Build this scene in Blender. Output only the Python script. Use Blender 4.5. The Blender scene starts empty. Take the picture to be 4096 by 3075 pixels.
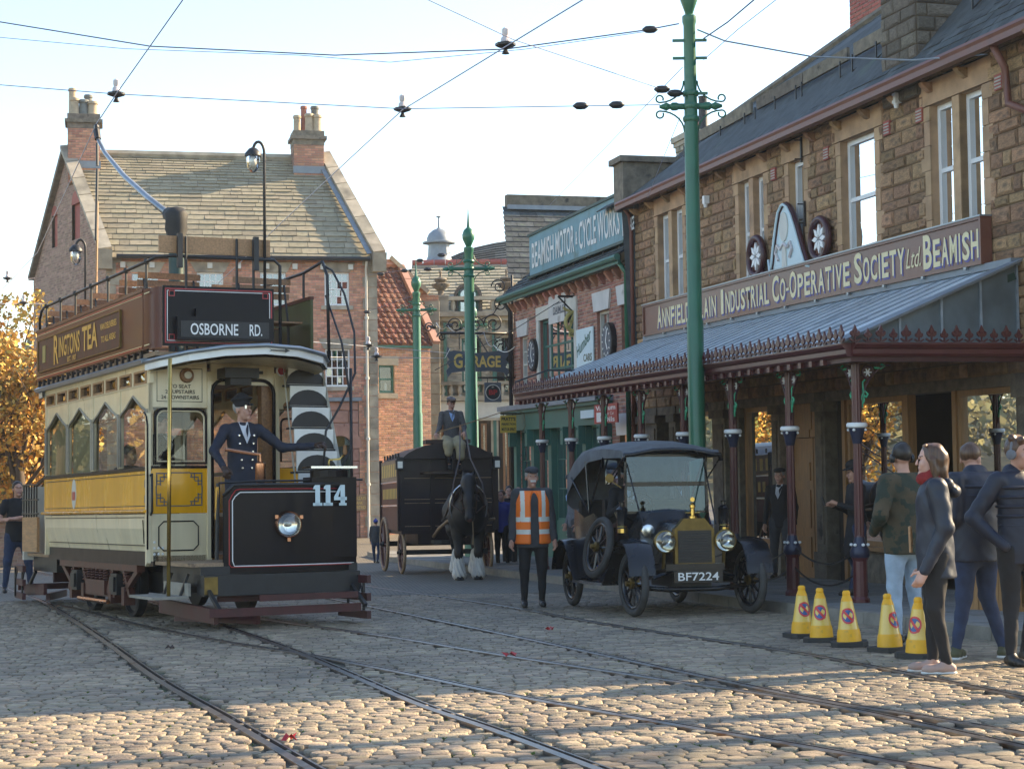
import bpy, math, random
import numpy as np
from mathutils import Vector, Matrix
random.seed(7); np.random.seed(7)
sc = bpy.context.scene
COL = sc.collection
PI = math.pi
# ------------------------------------------------------------------ camera
F = 7000.0; CX = 2048.0; CY = 1537.5
PT = math.atan((1839-1537.5)/7000); RL = .015
H = 1.27          # eye height above the road at the camera
S = .0277         # fall of the street away from the camera
YB = 44.0         # beyond this the street is level
cam_d = bpy.data.cameras.new('camera'); cam = bpy.data.objects.new('camera', cam_d); COL.objects.link(cam)
cam_d.sensor_width = 36; cam_d.lens = F/4096*36; cam_d.clip_start = .1; cam_d.clip_end = 2000
cam.matrix_world = Matrix.Translation((0,0,H)) @ Matrix.Rotation(PI/2+PT, 4, 'X') @ Matrix.Rotation(-RL, 4, 'Z')
sc.camera = cam
# ------------------------------------------------------------------ sky, sun, exposure
SUN_AZ = math.radians(66)     # measured from the view direction towards the right
SUN_EL = math.radians(27)
w = bpy.data.worlds.new('World'); sc.world = w; w.use_nodes = True
nt = w.node_tree; nt.nodes.clear()
sky = nt.nodes.new('ShaderNodeTexSky'); sky.sky_type = 'NISHITA'; sky.sun_disc = False
sky.sun_elevation = SUN_EL; sky.sun_rotation = SUN_AZ
sky.air_density = 1.0; sky.dust_density = .5; sky.ozone_density = .5; sky.altitude = 100
bg = nt.nodes.new('ShaderNodeBackground'); bg.inputs['Strength'].default_value = .13
wo = nt.nodes.new('ShaderNodeOutputWorld')
nt.links.new(sky.outputs[0], bg.inputs[0]); nt.links.new(bg.outputs[0], wo.inputs[0])
sun_d = bpy.data.lights.new('sun', 'SUN'); sun_d.energy = 5; sun_d.angle = math.radians(.55); sun_d.color = (1,.77,.48)
sun = bpy.data.objects.new('sun', sun_d); COL.objects.link(sun)
sd = Vector((math.sin(SUN_AZ)*math.cos(SUN_EL), math.cos(SUN_AZ)*math.cos(SUN_EL), math.sin(SUN_EL)))
sun.rotation_euler = sd.to_track_quat('Z','Y').to_euler(); sun.location = (30,20,40)
vs = sc.view_settings; vs.view_transform = 'Standard'; vs.look = 'None'; vs.exposure = 1.55; vs.gamma = 1; vs.use_curve_mapping = False
sc.cycles.max_bounces = 7; sc.cycles.diffuse_bounces = 3; sc.cycles.glossy_bounces = 4; sc.cycles.transparent_max_bounces = 12
sc.cycles.transmission_bounces = 4; sc.cycles.caustics_reflective = False; sc.cycles.caustics_refractive = False
# ------------------------------------------------------------------ layout helpers
def gz(y): return -S*min(y, YB)
def ray(px, py):
    u = px-CX; v = py-CY; c, s = math.cos(RL), math.sin(RL)
    ul = u*c-v*s; vl = v*c+u*s; c, s = math.cos(PT), math.sin(PT)
    return Vector((ul, F*c+vl*s, -vl*c+F*s))
def P(px, py, Y):
    r = ray(px, py); k = Y/r.y; return Vector((r.x*k, Y, H+r.z*k))
def G(px, py, dz=0):
    r = ray(px, py); k = (H-dz)/(-r.z-S*r.y)
    if k < 0 or r.y*k > YB: k = (H-dz+S*YB)/(-r.z)
    return Vector((r.x*k, r.y*k, H+r.z*k))
# ------------------------------------------------------------------ mesh builder
class MB:
    def __init__(s): s.v = []; s.f = []; s.m = []
    def add(s, vs, fs, m=0):
        o = len(s.v); s.v.extend(tuple(p) for p in vs)
        for f in fs: s.f.append(tuple(i+o for i in f)); s.m.append(m)
        return s
    def box(s, x0, x1, y0, y1, z0, z1, m=0):
        return s.add([(x0,y0,z0),(x1,y0,z0),(x1,y1,z0),(x0,y1,z0),(x0,y0,z1),(x1,y0,z1),(x1,y1,z1),(x0,y1,z1)],
            [(3,2,1,0),(4,5,6,7),(0,1,5,4),(1,2,6,5),(2,3,7,6),(3,0,4,7)], m)
    def hexa(s, p, m=0):     # 8 points: bottom ring, top ring
        return s.add(p, [(3,2,1,0),(4,5,6,7),(0,1,5,4),(1,2,6,5),(2,3,7,6),(3,0,4,7)], m)
    def bar(s, p, q, w, h, m=0, up=(0,0,1)):
        p = Vector(p); q = Vector(q); d = (q-p).normalized(); u = Vector(up)
        if abs(d.dot(u)) > .98: u = Vector((0,1,0))
        a = d.cross(u).normalized()*w/2; b = a.cross(d).normalized()*h/2
        return s.hexa([p-a-b,p+a-b,q+a-b,q-a-b,p-a+b,p+a+b,q+a+b,q-a+b], m)
    def tube(s, pts, r, n=8, m=0, closed=False, caps=True):
        pts = [Vector(p) for p in pts]; N = len(pts); vs = []
        rr = r if isinstance(r, (list,tuple)) else [r]*N
        prev = None
        for i, p in enumerate(pts):
            if closed: t = pts[(i+1)%N]-pts[i-1]
            else: t = pts[min(i+1,N-1)]-pts[max(i-1,0)]
            t.normalize()
            if prev is None:
                a = t.cross(Vector((0,0,1)))
                if a.length < .05: a = t.cross(Vector((0,1,0)))
                a.normalize()
            else:
                a = (prev - t*prev.dot(t)).normalized()
            prev = a; b = t.cross(a)
            for k in range(n):
                an = 2*PI*k/n; vs.append(p+(a*math.cos(an)+b*math.sin(an))*rr[i])
        fs = []
        for i in range(N if closed else N-1):
            j = (i+1)%N
            for k in range(n):
                k2 = (k+1)%n; fs.append((i*n+k, i*n+k2, j*n+k2, j*n+k))
        if caps and not closed:
            fs.append(tuple(range(n))[::-1]); fs.append(tuple((N-1)*n+k for k in range(n)))
        return s.add(vs, fs, m)
    def lathe(s, prof, c=(0,0,0), n=16, m=0, axis=(0,0,1), caps=True):
        c = Vector(c); z = Vector(axis).normalized()
        x = z.orthogonal().normalized() if abs(z.z) < .99 else Vector((1,0,0)); y = z.cross(x)
        vs = []; fs = []
        for r, h in prof:
            for k in range(n):
                a = 2*PI*k/n; vs.append(c+z*h+(x*math.cos(a)+y*math.sin(a))*max(r,1e-4))
        for i in range(len(prof)-1):
            for k in range(n):
                k2 = (k+1)%n; fs.append((i*n+k, i*n+k2, (i+1)*n+k2, (i+1)*n+k))
        if caps:
            fs.append(tuple(range(n))[::-1]); fs.append(tuple((len(prof)-1)*n+k for k in range(n)))
        return s.add(vs, fs, m)
    def prism(s, poly, fn, d0, d1, m=0):     # poly of (a,b); fn(a,b,d)->xyz
        n = len(poly); vs = [fn(a,b,d0) for a,b in poly]+[fn(a,b,d1) for a,b in poly]
        fs = [tuple(range(n))[::-1], tuple(range(n,2*n))]+[(i,(i+1)%n,(i+1)%n+n,i+n) for i in range(n)]
        return s.add(vs, fs, m)
    def sheet(s, pts, m=0): return s.add(pts, [tuple(range(len(pts)))], m)
    def grid(s, rows, m=0, closed=False):
        nr = len(rows); nc = len(rows[0]); vs = [p for r in rows for p in r]; fs = []
        for i in range(nr-1):
            for j in range(nc if closed else nc-1):
                j2 = (j+1)%nc; fs.append((i*nc+j, i*nc+j2, (i+1)*nc+j2, (i+1)*nc+j))
        return s.add(vs, fs, m)
    def mesh(s, name, mats, smooth=None):
        me = bpy.data.meshes.new(name); me.from_pydata(s.v, [], s.f)
        mats = mats if isinstance(mats, (list,tuple)) else [mats]
        for x in mats: me.materials.append(M(x))
        if len(mats) > 1: me.polygons.foreach_set('material_index', s.m)
        if smooth:
            me.shade_smooth()
            if smooth is not True: me.set_sharp_from_angle(angle=math.radians(smooth))
        me.update(); return me
    def build(s, name, mats, parent=None, smooth=None, label=None, loc=None):
        return link(name, s.mesh(name, mats, smooth), parent, label, loc)
def link(name, me, parent=None, label=None, loc=None):
    o = bpy.data.objects.new(name, me); COL.objects.link(o)
    if parent is not None: o.parent = parent
    if label: o['label'] = label
    if loc is not None: o.location = loc
    return o
def tag(o, label=None, cat=None, group=None, kind=None):
    if label: o['label'] = label
    if cat: o['category'] = cat
    if group: o['group'] = group
    if kind: o['kind'] = kind
    return o
def thing(name, label, cat, loc=(0,0,0), rz=0, group=None, tilt=False):
    o = bpy.data.objects.new(name, None); COL.objects.link(o); o.empty_display_size = .2
    o.location = loc; o.rotation_euler = (0,0,rz)
    if tilt:
        m = Matrix.Rotation(math.atan(-S), 4, 'X') if loc[1] < YB else Matrix()
        o.matrix_world = Matrix.Translation(loc) @ m @ Matrix.Rotation(rz, 4, 'Z')
    return tag(o, label, cat, group)
def copy_tree(o, parent=None):
    c = o.copy(); COL.objects.link(c); c.parent = parent
    for ch in o.children: copy_tree(ch, c)
    return c
# ------------------------------------------------------------------ materials
_M = {}
def M(x):
    return _M[x] if isinstance(x, str) else x
def mat(name, col, rough=.6, metal=0, var=.12, scale=6, bump=0, bscale=40, col2=None, rnd=0, spec=.5, coat=0, stretch=None, detail=4, c3=None, c3lo=.62, c3hi=.72, c3scale=3, world=False):
    m = bpy.data.materials.new(name); m.use_nodes = True; _M[name] = m
    N = m.node_tree.nodes; L = m.node_tree.links; b = N['Principled BSDF']
    b.inputs['Roughness'].default_value = rough; b.inputs['Metallic'].default_value = metal
    b.inputs['Specular IOR Level'].default_value = spec
    if coat: b.inputs['Coat Weight'].default_value = coat; b.inputs['Coat Roughness'].default_value = .08
    tc = N.new('ShaderNodeTexCoord'); vec = tc.outputs['Object']
    if stretch:
        mp = N.new('ShaderNodeMapping'); mp.inputs['Scale'].default_value = stretch; L.new(vec, mp.inputs[0]); vec = mp.outputs[0]
    nz = N.new('ShaderNodeTexNoise'); nz.inputs['Scale'].default_value = scale; nz.inputs['Detail'].default_value = detail; L.new(vec, nz.inputs['Vector'])
    r = N.new('ShaderNodeValToRGB'); r.color_ramp.elements[0].position = .3; r.color_ramp.elements[1].position = .72
    c2 = col2 or tuple(min(1, c*(1+var)) for c in col); c1 = col if col2 else tuple(c*(1-var) for c in col)
    r.color_ramp.elements[0].color = (*c1,1); r.color_ramp.elements[1].color = (*c2,1)
    L.new(nz.outputs['Fac'], r.inputs[0]); out = r.outputs[0]
    if c3:
        n3 = N.new('ShaderNodeTexNoise'); n3.inputs['Scale'].default_value = c3scale; n3.inputs['Detail'].default_value = 5; L.new(N.new('ShaderNodeNewGeometry').outputs['Position'] if world else tc.outputs['Object'], n3.inputs['Vector'])
        r3 = N.new('ShaderNodeValToRGB'); r3.color_ramp.elements[0].position = c3lo; r3.color_ramp.elements[1].position = c3hi
        L.new(n3.outputs['Fac'], r3.inputs[0])
        mx = N.new('ShaderNodeMix'); mx.data_type = 'RGBA'; L.new(r3.outputs[0], mx.inputs['Factor']); L.new(out, mx.inputs['A']); mx.inputs['B'].default_value = (*c3,1); out = mx.outputs['Result']
    if rnd:     # each piece (mesh island / object) its own tone
        g = N.new('ShaderNodeNewGeometry'); oi = N.new('ShaderNodeObjectInfo')
        ad = N.new('ShaderNodeMath'); ad.operation = 'ADD'; L.new(g.outputs['Random Per Island'], ad.inputs[0]); L.new(oi.outputs['Random'], ad.inputs[1])
        fr = N.new('ShaderNodeMath'); fr.operation = 'FRACT'; L.new(ad.outputs[0], fr.inputs[0])
        hs = N.new('ShaderNodeHueSaturation')
        mr = N.new('ShaderNodeMapRange'); mr.inputs['To Min'].default_value = 1-rnd; mr.inputs['To Max'].default_value = 1+rnd*.8; L.new(fr.outputs[0], mr.inputs['Value'])
        L.new(mr.outputs[0], hs.inputs['Value'])
        m2 = N.new('ShaderNodeMath'); m2.operation = 'MULTIPLY'; m2.inputs[1].default_value = 7.31; L.new(fr.outputs[0], m2.inputs[0])
        f2 = N.new('ShaderNodeMath'); f2.operation = 'FRACT'; L.new(m2.outputs[0], f2.inputs[0])
        mh = N.new('ShaderNodeMapRange'); mh.inputs['To Min'].default_value = .5-.03*rnd; mh.inputs['To Max'].default_value = .5+.04*rnd; L.new(f2.outputs[0], mh.inputs['Value'])
        L.new(mh.outputs[0], hs.inputs['Hue']); L.new(out, hs.inputs['Color']); out = hs.outputs[0]
    L.new(out, b.inputs['Base Color'])
    if bump:
        n2 = N.new('ShaderNodeTexNoise'); n2.inputs['Scale'].default_value = bscale; n2.inputs['Detail'].default_value = 3; L.new(vec, n2.inputs['Vector'])
        bp = N.new('ShaderNodeBump'); bp.inputs['Strength'].default_value = bump; bp.inputs['Distance'].default_value = .02
        L.new(n2.outputs['Fac'], bp.inputs['Height']); L.new(bp.outputs[0], b.inputs['Normal'])
    rv = N.new('ShaderNodeMapRange'); rv.inputs['To Min'].default_value = max(0,rough-.08); rv.inputs['To Max'].default_value = min(1,rough+.08)
    L.new(nz.outputs['Fac'], rv.inputs['Value']); L.new(rv.outputs[0], b.inputs['Roughness'])
    return m
def glass(name, tint=(.9,.95,.95), refl=.06, gain=1.0, rough=.01):
    m = bpy.data.materials.new(name); m.use_nodes = True; _M[name] = m
    N = m.node_tree.nodes; L = m.node_tree.links; N.clear()
    o = N.new('ShaderNodeOutputMaterial'); t = N.new('ShaderNodeBsdfTransparent'); t.inputs[0].default_value = (*tint,1)
    g = N.new('ShaderNodeBsdfGlossy'); g.inputs['Roughness'].default_value = rough; g.inputs['Color'].default_value = (.62,.78,1,1) if name == 'windscreen' else (.95,.97,1,1)
    fr = N.new('ShaderNodeFresnel'); fr.inputs[0].default_value = 1.55
    ma = N.new('ShaderNodeMath'); ma.operation = 'MULTIPLY_ADD'; ma.use_clamp = True; ma.inputs[1].default_value = gain; ma.inputs[2].default_value = refl
    L.new(fr.outputs[0], ma.inputs[0]); mx = N.new('ShaderNodeMixShader'); L.new(ma.outputs[0], mx.inputs[0]); L.new(t.outputs[0], mx.inputs[1]); L.new(g.outputs[0], mx.inputs[2]); L.new(mx.outputs[0], o.inputs[0])
    tc = N.new('ShaderNodeTexCoord'); nz = N.new('ShaderNodeTexNoise'); nz.inputs['Scale'].default_value = 1.3; nz.inputs['Detail'].default_value = 1; L.new(tc.outputs['Object'], nz.inputs['Vector'])
    bp = N.new('ShaderNodeBump'); bp.inputs['Strength'].default_value = .05; bp.inputs['Distance'].default_value = .012; L.new(nz.outputs[0], bp.inputs['Height']); L.new(bp.outputs[0], g.inputs['Normal'])
    return m
# road and stone
mat('sett', (.295,.232,.155), .62, var=.22, scale=9, bump=.5, bscale=60, rnd=.34, c3=(.12,.10,.075), c3scale=.9, c3lo=.42, c3hi=.85, world=True)
mat('sett_joint', (.085,.074,.055), .95, var=.3, scale=5, bump=.4, c3=(.06,.085,.025), c3scale=1.7, c3lo=.55, c3hi=.66)
mat('moss', (.10,.15,.03), .95, var=.35, scale=20, rnd=.4)
mat('rail_steel', (.20,.18,.165), .34, metal=.8, var=.2, scale=14, c3=(.10,.05,.03), c3scale=5, c3lo=.55, c3hi=.7)
mat('rail_groove', (.05,.038,.03), .8, var=.3, scale=10, c3=(.12,.055,.03), c3scale=4)
mat('paving', (.20,.195,.18), .75, var=.2, scale=2.2, bump=.2, rnd=.15)
mat('kerb', (.22,.20,.165), .75, var=.22, scale=5, bump=.3, rnd=.2)
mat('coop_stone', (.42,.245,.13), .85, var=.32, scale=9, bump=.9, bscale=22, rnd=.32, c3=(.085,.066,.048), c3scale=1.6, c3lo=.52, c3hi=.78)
mat('coop_mortar', (.20,.14,.085), .9, var=.2, scale=9, bump=.5)
mat('dressed_stone', (.47,.295,.165), .8, var=.2, scale=4, bump=.25, bscale=50, rnd=.16, c3=(.14,.095,.06), c3scale=1.6, c3lo=.55, c3hi=.8)
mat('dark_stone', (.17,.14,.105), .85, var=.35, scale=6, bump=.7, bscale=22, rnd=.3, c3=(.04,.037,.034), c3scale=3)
mat('pale_stone', (.38,.33,.25), .8, var=.2, scale=3, bump=.25, rnd=.15, c3=(.15,.13,.10), c3scale=1.3, c3lo=.5, c3hi=.75)
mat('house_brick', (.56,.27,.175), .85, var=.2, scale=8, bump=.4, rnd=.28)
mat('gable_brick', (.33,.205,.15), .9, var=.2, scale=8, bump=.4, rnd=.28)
mat('garage_brick', (.40,.185,.13), .85, var=.22, scale=8, bump=.5, rnd=.38)
mat('far_brick', (.50,.25,.15), .85, var=.2, scale=8, bump=.4, rnd=.3)
mat('red_brick', (.36,.10,.075), .8, var=.15, scale=8, rnd=.15)
mat('mortar', (.36,.30,.24), .95, var=.15, scale=14, bump=.3)
mat('white_mortar', (.46,.42,.36), .95, var=.15, scale=14)
mat('house_slate', (.30,.26,.175), .75, var=.2, scale=3, bump=.35, bscale=18, rnd=.20, c3=(.36,.20,.05), c3scale=.8, c3lo=.68, c3hi=.76)
mat('slate', (.075,.085,.088), .75, var=.3, scale=5, bump=.3, rnd=.34, spec=.25, c3=(.10,.13,.10), c3scale=1.2)
mat('pale_slate', (.33,.30,.22), .75, var=.15, scale=4, bump=.3, rnd=.16)
mat('pantile', (.17,.065,.042), .8, var=.35, scale=3, bump=.3, rnd=.32, c3=(.07,.045,.035), c3scale=2.2, c3lo=.5, c3hi=.7)
mat('lead', (.22,.25,.28), .5, metal=.2, var=.15, scale=4)
mat('pink_stone', (.36,.20,.155), .85, var=.15, scale=3, bump=.2, rnd=.1)
# paints
mat('pole_green', (.02,.135,.07), .38, var=.14, scale=3, coat=.15, c3=(.016,.10,.06), c3scale=1.2)
mat('cream', (.80,.68,.44), .3, var=.10, scale=2, stretch=(3,3,.5), coat=.35, c3=(.50,.41,.25), c3scale=1.4, c3lo=.55, c3hi=.9)
mat('tram_white', (.80,.79,.74), .35, var=.06, scale=3, coat=.3, c3=(.5,.48,.42), c3scale=2.5, c3lo=.6, c3hi=.9)
mat('tram_yellow', (.92,.42,.006), .26, var=.12, scale=2, stretch=(3,3,.5), coat=.5)
mat('tram_brown', (.11,.030,.019), .38, var=.2, scale=2, spec=.3, coat=.1)
mat('tram_black', (.005,.004,.007), .32, var=.2, scale=4, spec=.16, coat=.06)
mat('iron_black', (.016,.016,.017), .45, var=.3, scale=9)
mat('truck_brown', (.085,.026,.016), .5, var=.35, scale=7, bump=.15, c3=(.03,.02,.016), c3scale=5)
mat('guard_red', (.065,.014,.013), .5, var=.25, scale=6)
mat('brass', (.62,.42,.12), .22, metal=1, var=.12, scale=8)
mat('dull_brass', (.21,.145,.05), .45, metal=1, var=.25, scale=9)
mat('copper', (.55,.28,.17), .25, metal=1, var=.1, scale=8)
mat('chrome', (.62,.64,.66), .2, metal=1, var=.1, scale=8)
mat('pipe_grey', (.30,.33,.36), .35, metal=.6, var=.12, scale=6)
mat('wood', (.26,.125,.05), .45, var=.3, scale=5, stretch=(1,8,8), bump=.1, coat=.15)
mat('wood_light', (.40,.22,.10), .5, var=.25, scale=5, stretch=(1,8,8))
mat('wood_old', (.33,.22,.13), .65, var=.25, scale=5, stretch=(1,9,9), c3=(.12,.08,.05), c3scale=6)
mat('shop_wood', (.33,.17,.065), .45, var=.25, scale=3, stretch=(8,8,1), coat=.1)
mat('grey_board', (.30,.27,.22), .7, var=.2, scale=6, bump=.2)
mat('olive_board', (.075,.085,.025), .5, var=.2, scale=3)
mat('white_paint', (.84,.83,.80), .4, var=.05, scale=5)
mat('offwhite', (.62,.60,.53), .5, var=.08, scale=5)
mat('grime_white', (.60,.58,.55), .6, var=.1, scale=3, c3=(.36,.33,.29), c3scale=2)
mat('maroon', (.085,.017,.018), .4, var=.2, scale=5, coat=.15)
mat('maroon_dark', (.06,.015,.017), .4, var=.2, scale=5)
mat('cap_navy', (.018,.022,.05), .4, var=.2, scale=6)
mat('mint', (.06,.42,.22), .5, var=.15, scale=8)
mat('sign_brown', (.16,.058,.036), .42, var=.15, scale=1.5, coat=.2)
mat('sign_cream', (.80,.68,.40), .5, var=.05, scale=5)
mat('sign_violet', (.10,.09,.30), .5, var=.08, scale=5)
mat('sign_blue', (.15,.29,.34), .55, var=.12, scale=1.2, stretch=(1,1,3), c3=(.10,.16,.13), c3scale=2.2, c3lo=.58, c3hi=.8)
mat('sign_letter', (.72,.72,.69), .6, var=.08, scale=4, c3=(.30,.38,.40), c3scale=2.5, c3lo=.6, c3hi=.8)
mat('sign_pale', (.62,.74,.76), .5, var=.04, scale=4)
mat('gold', (.75,.47,.10), .4, metal=.35, var=.1, scale=8)
mat('gold_paint', (.72,.50,.14), .5, var=.1, scale=8)
mat('old_gold', (.40,.34,.12), .5, metal=.2, var=.15, scale=8)
mat('garage_green', (.045,.14,.105), .5, var=.15, scale=3)
mat('dark_green', (.02,.055,.045), .5, var=.15, scale=3)
mat('enamel_navy', (.015,.018,.05), .3, var=.1, scale=4)
mat('enamel_red', (.42,.025,.03), .3, var=.1, scale=4)
mat('enamel_yellow', (.55,.36,.05), .4, var=.12, scale=4)
mat('slate_blue', (.085,.10,.125), .5, var=.15, scale=4)
mat('gutter_brown', (.17,.06,.04), .45, var=.15, scale=4)
mat('canopy_glass', (.66,.72,.75), .3, var=.2, scale=2.5, spec=.8, metal=.25, c3=(.34,.40,.45), c3scale=1.2, stretch=(1,.25,1))
mat('glazing_bar', (.30,.345,.385), .5, metal=.1, var=.2, scale=7)
mat('gable_lead', (.16,.20,.22), .5, var=.3, scale=2)
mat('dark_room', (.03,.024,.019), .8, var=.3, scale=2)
mat('curtain', (.50,.42,.24), .8, var=.15, scale=3, stretch=(9,9,.4))
mat('black_rubber', (.028,.028,.027), .7, var=.25, scale=9)
mat('tyre', (.045,.044,.042), .75, var=.3, scale=9, c3=(.10,.09,.075), c3scale=4)
mat('car_black', (.008,.009,.012), .26, var=.2, scale=4, spec=.4, coat=.2)
mat('hood_canvas', (.115,.12,.125), .8, var=.25, scale=6, bump=.25, bscale=30)
mat('car_seat', (.02,.018,.016), .6)
mat('reflector', (.75,.75,.72), .08, metal=1, var=.03)
mat('bulb_glass', (.80,.78,.70), .1, var=.03)
mat('cone_yellow', (.86,.43,.008), .5, var=.12, scale=6, c3=(.42,.24,.05), c3scale=14, c3lo=.6, c3hi=.75)
mat('cone_sleeve', (.80,.53,.10), .3, var=.06, scale=6, coat=.3)
mat('cone_blue', (.03,.10,.28), .35, var=.1); mat('cone_red', (.62,.04,.04), .35, var=.1)
mat('wagon_paint', (.016,.007,.008), .42, var=.3, scale=3, spec=.35, coat=.08)
mat('wagon_side', (.085,.026,.022), .4, var=.25, scale=3, coat=.1)
mat('leather', (.045,.022,.014), .5, var=.25, scale=8)
mat('rope', (.22,.15,.08), .8)
mat('wire', (.20,.19,.24), .5, metal=.4); mat('trolley_wire', (.30,.26,.30), .35, metal=.7)
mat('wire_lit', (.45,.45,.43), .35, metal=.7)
mat('porcelain', (.62,.55,.53), .3, var=.1)
mat('pot_buff', (.42,.33,.22), .8, var=.2, scale=6); mat('pot_red', (.33,.12,.08), .8, var=.2, scale=6); mat('pot_grey', (.16,.165,.15), .8, var=.3, scale=6)
mat('bark', (.09,.065,.045), .9, var=.3, scale=8, bump=.6)
mat('leaf_orange', (.56,.30,.05), .7, var=.3, scale=3, rnd=.45)
mat('leaf_green', (.13,.155,.035), .7, var=.3, scale=3, rnd=.4)
mat('leaf_gold', (.52,.36,.08), .7, var=.3, scale=3, rnd=.4)
mat('leaf_far', (.16,.145,.06), .8, var=.35, scale=.5, rnd=.3)
mat('hill', (.12,.105,.05), .9, var=.35, scale=.15, bump=.5, bscale=1.5)
# people
mat('skin', (.50,.27,.19), .55, var=.08, scale=14); mat('skin_pale', (.58,.34,.26), .55, var=.08, scale=14)
mat('lip', (.33,.12,.10), .5); mat('eye', (.03,.025,.02), .25)
mat('hair_dark', (.018,.013,.010), .45, var=.4, scale=30, stretch=(1,1,.15)); mat('hair_brown', (.085,.042,.022), .38, var=.4, scale=60, stretch=(1,1,.08))
mat('hair_grey', (.33,.32,.30), .6, var=.25, scale=40); mat('hair_white', (.62,.60,.56), .6)
mat('navy', (.012,.016,.032), .75, var=.3, scale=12, bump=.2, bscale=14); mat('black_cloth', (.012,.012,.014), .85, var=.3, scale=12, bump=.2, bscale=16)
mat('puffer', (.010,.015,.032), .55, var=.2, scale=3, bump=.25, bscale=12)
mat('rain_navy', (.012,.019,.036), .5, var=.25, scale=3, bump=.25, bscale=12)
mat('charcoal', (.045,.047,.052), .85, var=.2, scale=12, bump=.25, bscale=16)
mat('tweed', (.095,.088,.085), .9, var=.25, scale=50, bump=.2)
mat('grey_cloth', (.17,.175,.19), .9, var=.2, scale=14, bump=.2, bscale=16)
mat('denim', (.022,.038,.085), .85, var=.3, scale=10, bump=.25, bscale=18); mat('jeans_light', (.33,.42,.52), .85, var=.2, scale=7, bump=.3, bscale=15)
mat('apron', (.36,.30,.18), .9, var=.15, scale=9); mat('shirt', (.62,.62,.64), .8, var=.06); mat('shirt_blue', (.30,.42,.62), .8)
mat('hivis', (1,.20,.02), .6, var=.06, scale=9); mat('reflective', (.72,.70,.62), .4, var=.08)
mat('scarf', (.24,.018,.018), .9, var=.25, scale=20, bump=.3)
mat('camo', (.035,.034,.018), .85, col2=(.085,.062,.034), scale=7, c3=(.018,.030,.020), c3scale=8, c3lo=.5, c3hi=.54, bump=.3, bscale=16)
mat('shoe_black', (.014,.014,.014), .45); mat('shoe_pink', (.40,.27,.22), .6, var=.1); mat('shoe_olive', (.075,.075,.035), .7, var=.15); mat('sole', (.62,.60,.55), .6)
mat('floral', (.03,.035,.06), .8, col2=(.42,.45,.52), scale=38, detail=1); mat('purple', (.10,.05,.42), .6); mat('lilac', (.38,.30,.46), .8); mat('royal_blue', (.03,.05,.30), .7)
mat('plastic_black', (.014,.014,.016), .35)
mat('horse_black', (.007,.006,.006), .55, var=.4, scale=6); mat('horse_white', (.66,.62,.55), .8, var=.15, scale=30, stretch=(1,1,.1)); mat('horse_brown', (.10,.04,.03), .6)
mat('silver_cloth', (.5,.5,.5), .3, metal=.8)
glass('pane', (.80,.86,.86), .05, 1.3)
glass('pane_sky', (.55,.60,.62), .22, 1.1)
glass('shop_pane', (.70,.74,.72), .12, 1.2)
glass('windscreen', (.30,.42,.56), .05, .8, rough=.02)
glass('tram_pane', (.82,.84,.80), .02, .75)
glass('lamp_pane', (.92,.92,.9), .04, 1.0)
def gz(y): return -S*min(max(y,0), YB)
# ------------------------------------------------------------------ street frame: local x runs away along the shops, local y out into the street
DX, DY = -.2621, .9650
OWX, OWY = 6.4325, 21.215
STREET_A = math.atan2(DY, DX)
def ST(t, o, z=0): return Vector((OWX+DX*t-DY*o, OWY+DY*t+DX*o, z))
def SG(t, o): return gz(OWY+DY*t+DX*o)
def WL(px, py, o=0):
    r = ray(px, py); k = (.965*(OWX-0)+.2621*OWY-o)/(.965*r.x+.2621*r.y)
    p = r*k; return ((p.x-OWX)*DX+(p.y-OWY)*DY, H+p.z)
# ------------------------------------------------------------------ pieces of masonry
class Frame:
    def __init__(s, o, a, n, u=(0,0,1)): s.o = Vector(o); s.a = Vector(a).normalized(); s.n = Vector(n).normalized(); s.u = Vector(u).normalized()
    def __call__(s, a, o, z): return s.o+s.a*a+s.n*o+s.u*z
    def hit(s, px, py, base=(0,0,0)):      # where the line of sight meets this plane
        r = ray(px, py); o = s.o+Vector(base); c = Vector((0,0,H)); k = (o-c).dot(s.n)/r.dot(s.n); p = c+r*k-o
        return p.dot(s.a), p.dot(s.u)
def unit_piece(rock=0, seed=0, bx=.05, bz=.12):
    R = random.Random(seed); j = lambda k: (R.random()-.5)*k
    ring = lambda ix, iz, d: [(ix,d,iz),(1-ix,d,iz),(1-ix,d,1-iz),(ix,d,1-iz)]
    v = ring(0,0,-.5)+ring(0,0,.45)+[(x+j(.05*rock), y+j(.7*rock), z+j(.10*rock)) for x,y,z in ring(bx,bz,1)]
    f = [(0,1,5,4),(1,2,6,5),(2,3,7,6),(3,0,4,7),(4,5,9,8),(5,6,10,9),(6,7,11,10),(7,4,8,11)]
    if rock: v.append((.5+j(.3),1.15+j(.9),.5+j(.3))); f += [(8,9,12),(9,10,12),(10,11,12),(11,8,12)]
    else: f.append((8,9,10,11))
    return v, f
_UP = {}
def unit_mesh(kind, k, matn):
    key = (kind, k, matn)
    if key not in _UP:
        v, f = UNITS[kind][k]; me = bpy.data.meshes.new(kind); me.from_pydata(v, [], f); me.materials.append(M(matn)); me.update(); _UP[key] = me
    return _UP[key]
UNITS = {'brick': [unit_piece(0,i,.025,.09) for i in range(2)], 'stone': [unit_piece(1,i,.07,.14) for i in range(8)], 'block': [unit_piece(.12,i,.05,.07) for i in range(3)]}
UNITS['slate'] = [([(0,-.2,0),(1,-.2,0),(1,-.2,1),(0,-.2,1),(0.005,1,0),(.995,1+k*.12,-.03+k*.03),(1,.15,1),(0,.15,1)],[(0,1,5,4),(1,2,6,5),(3,0,4,7),(4,5,6,7)]) for k in range(3)]
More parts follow.
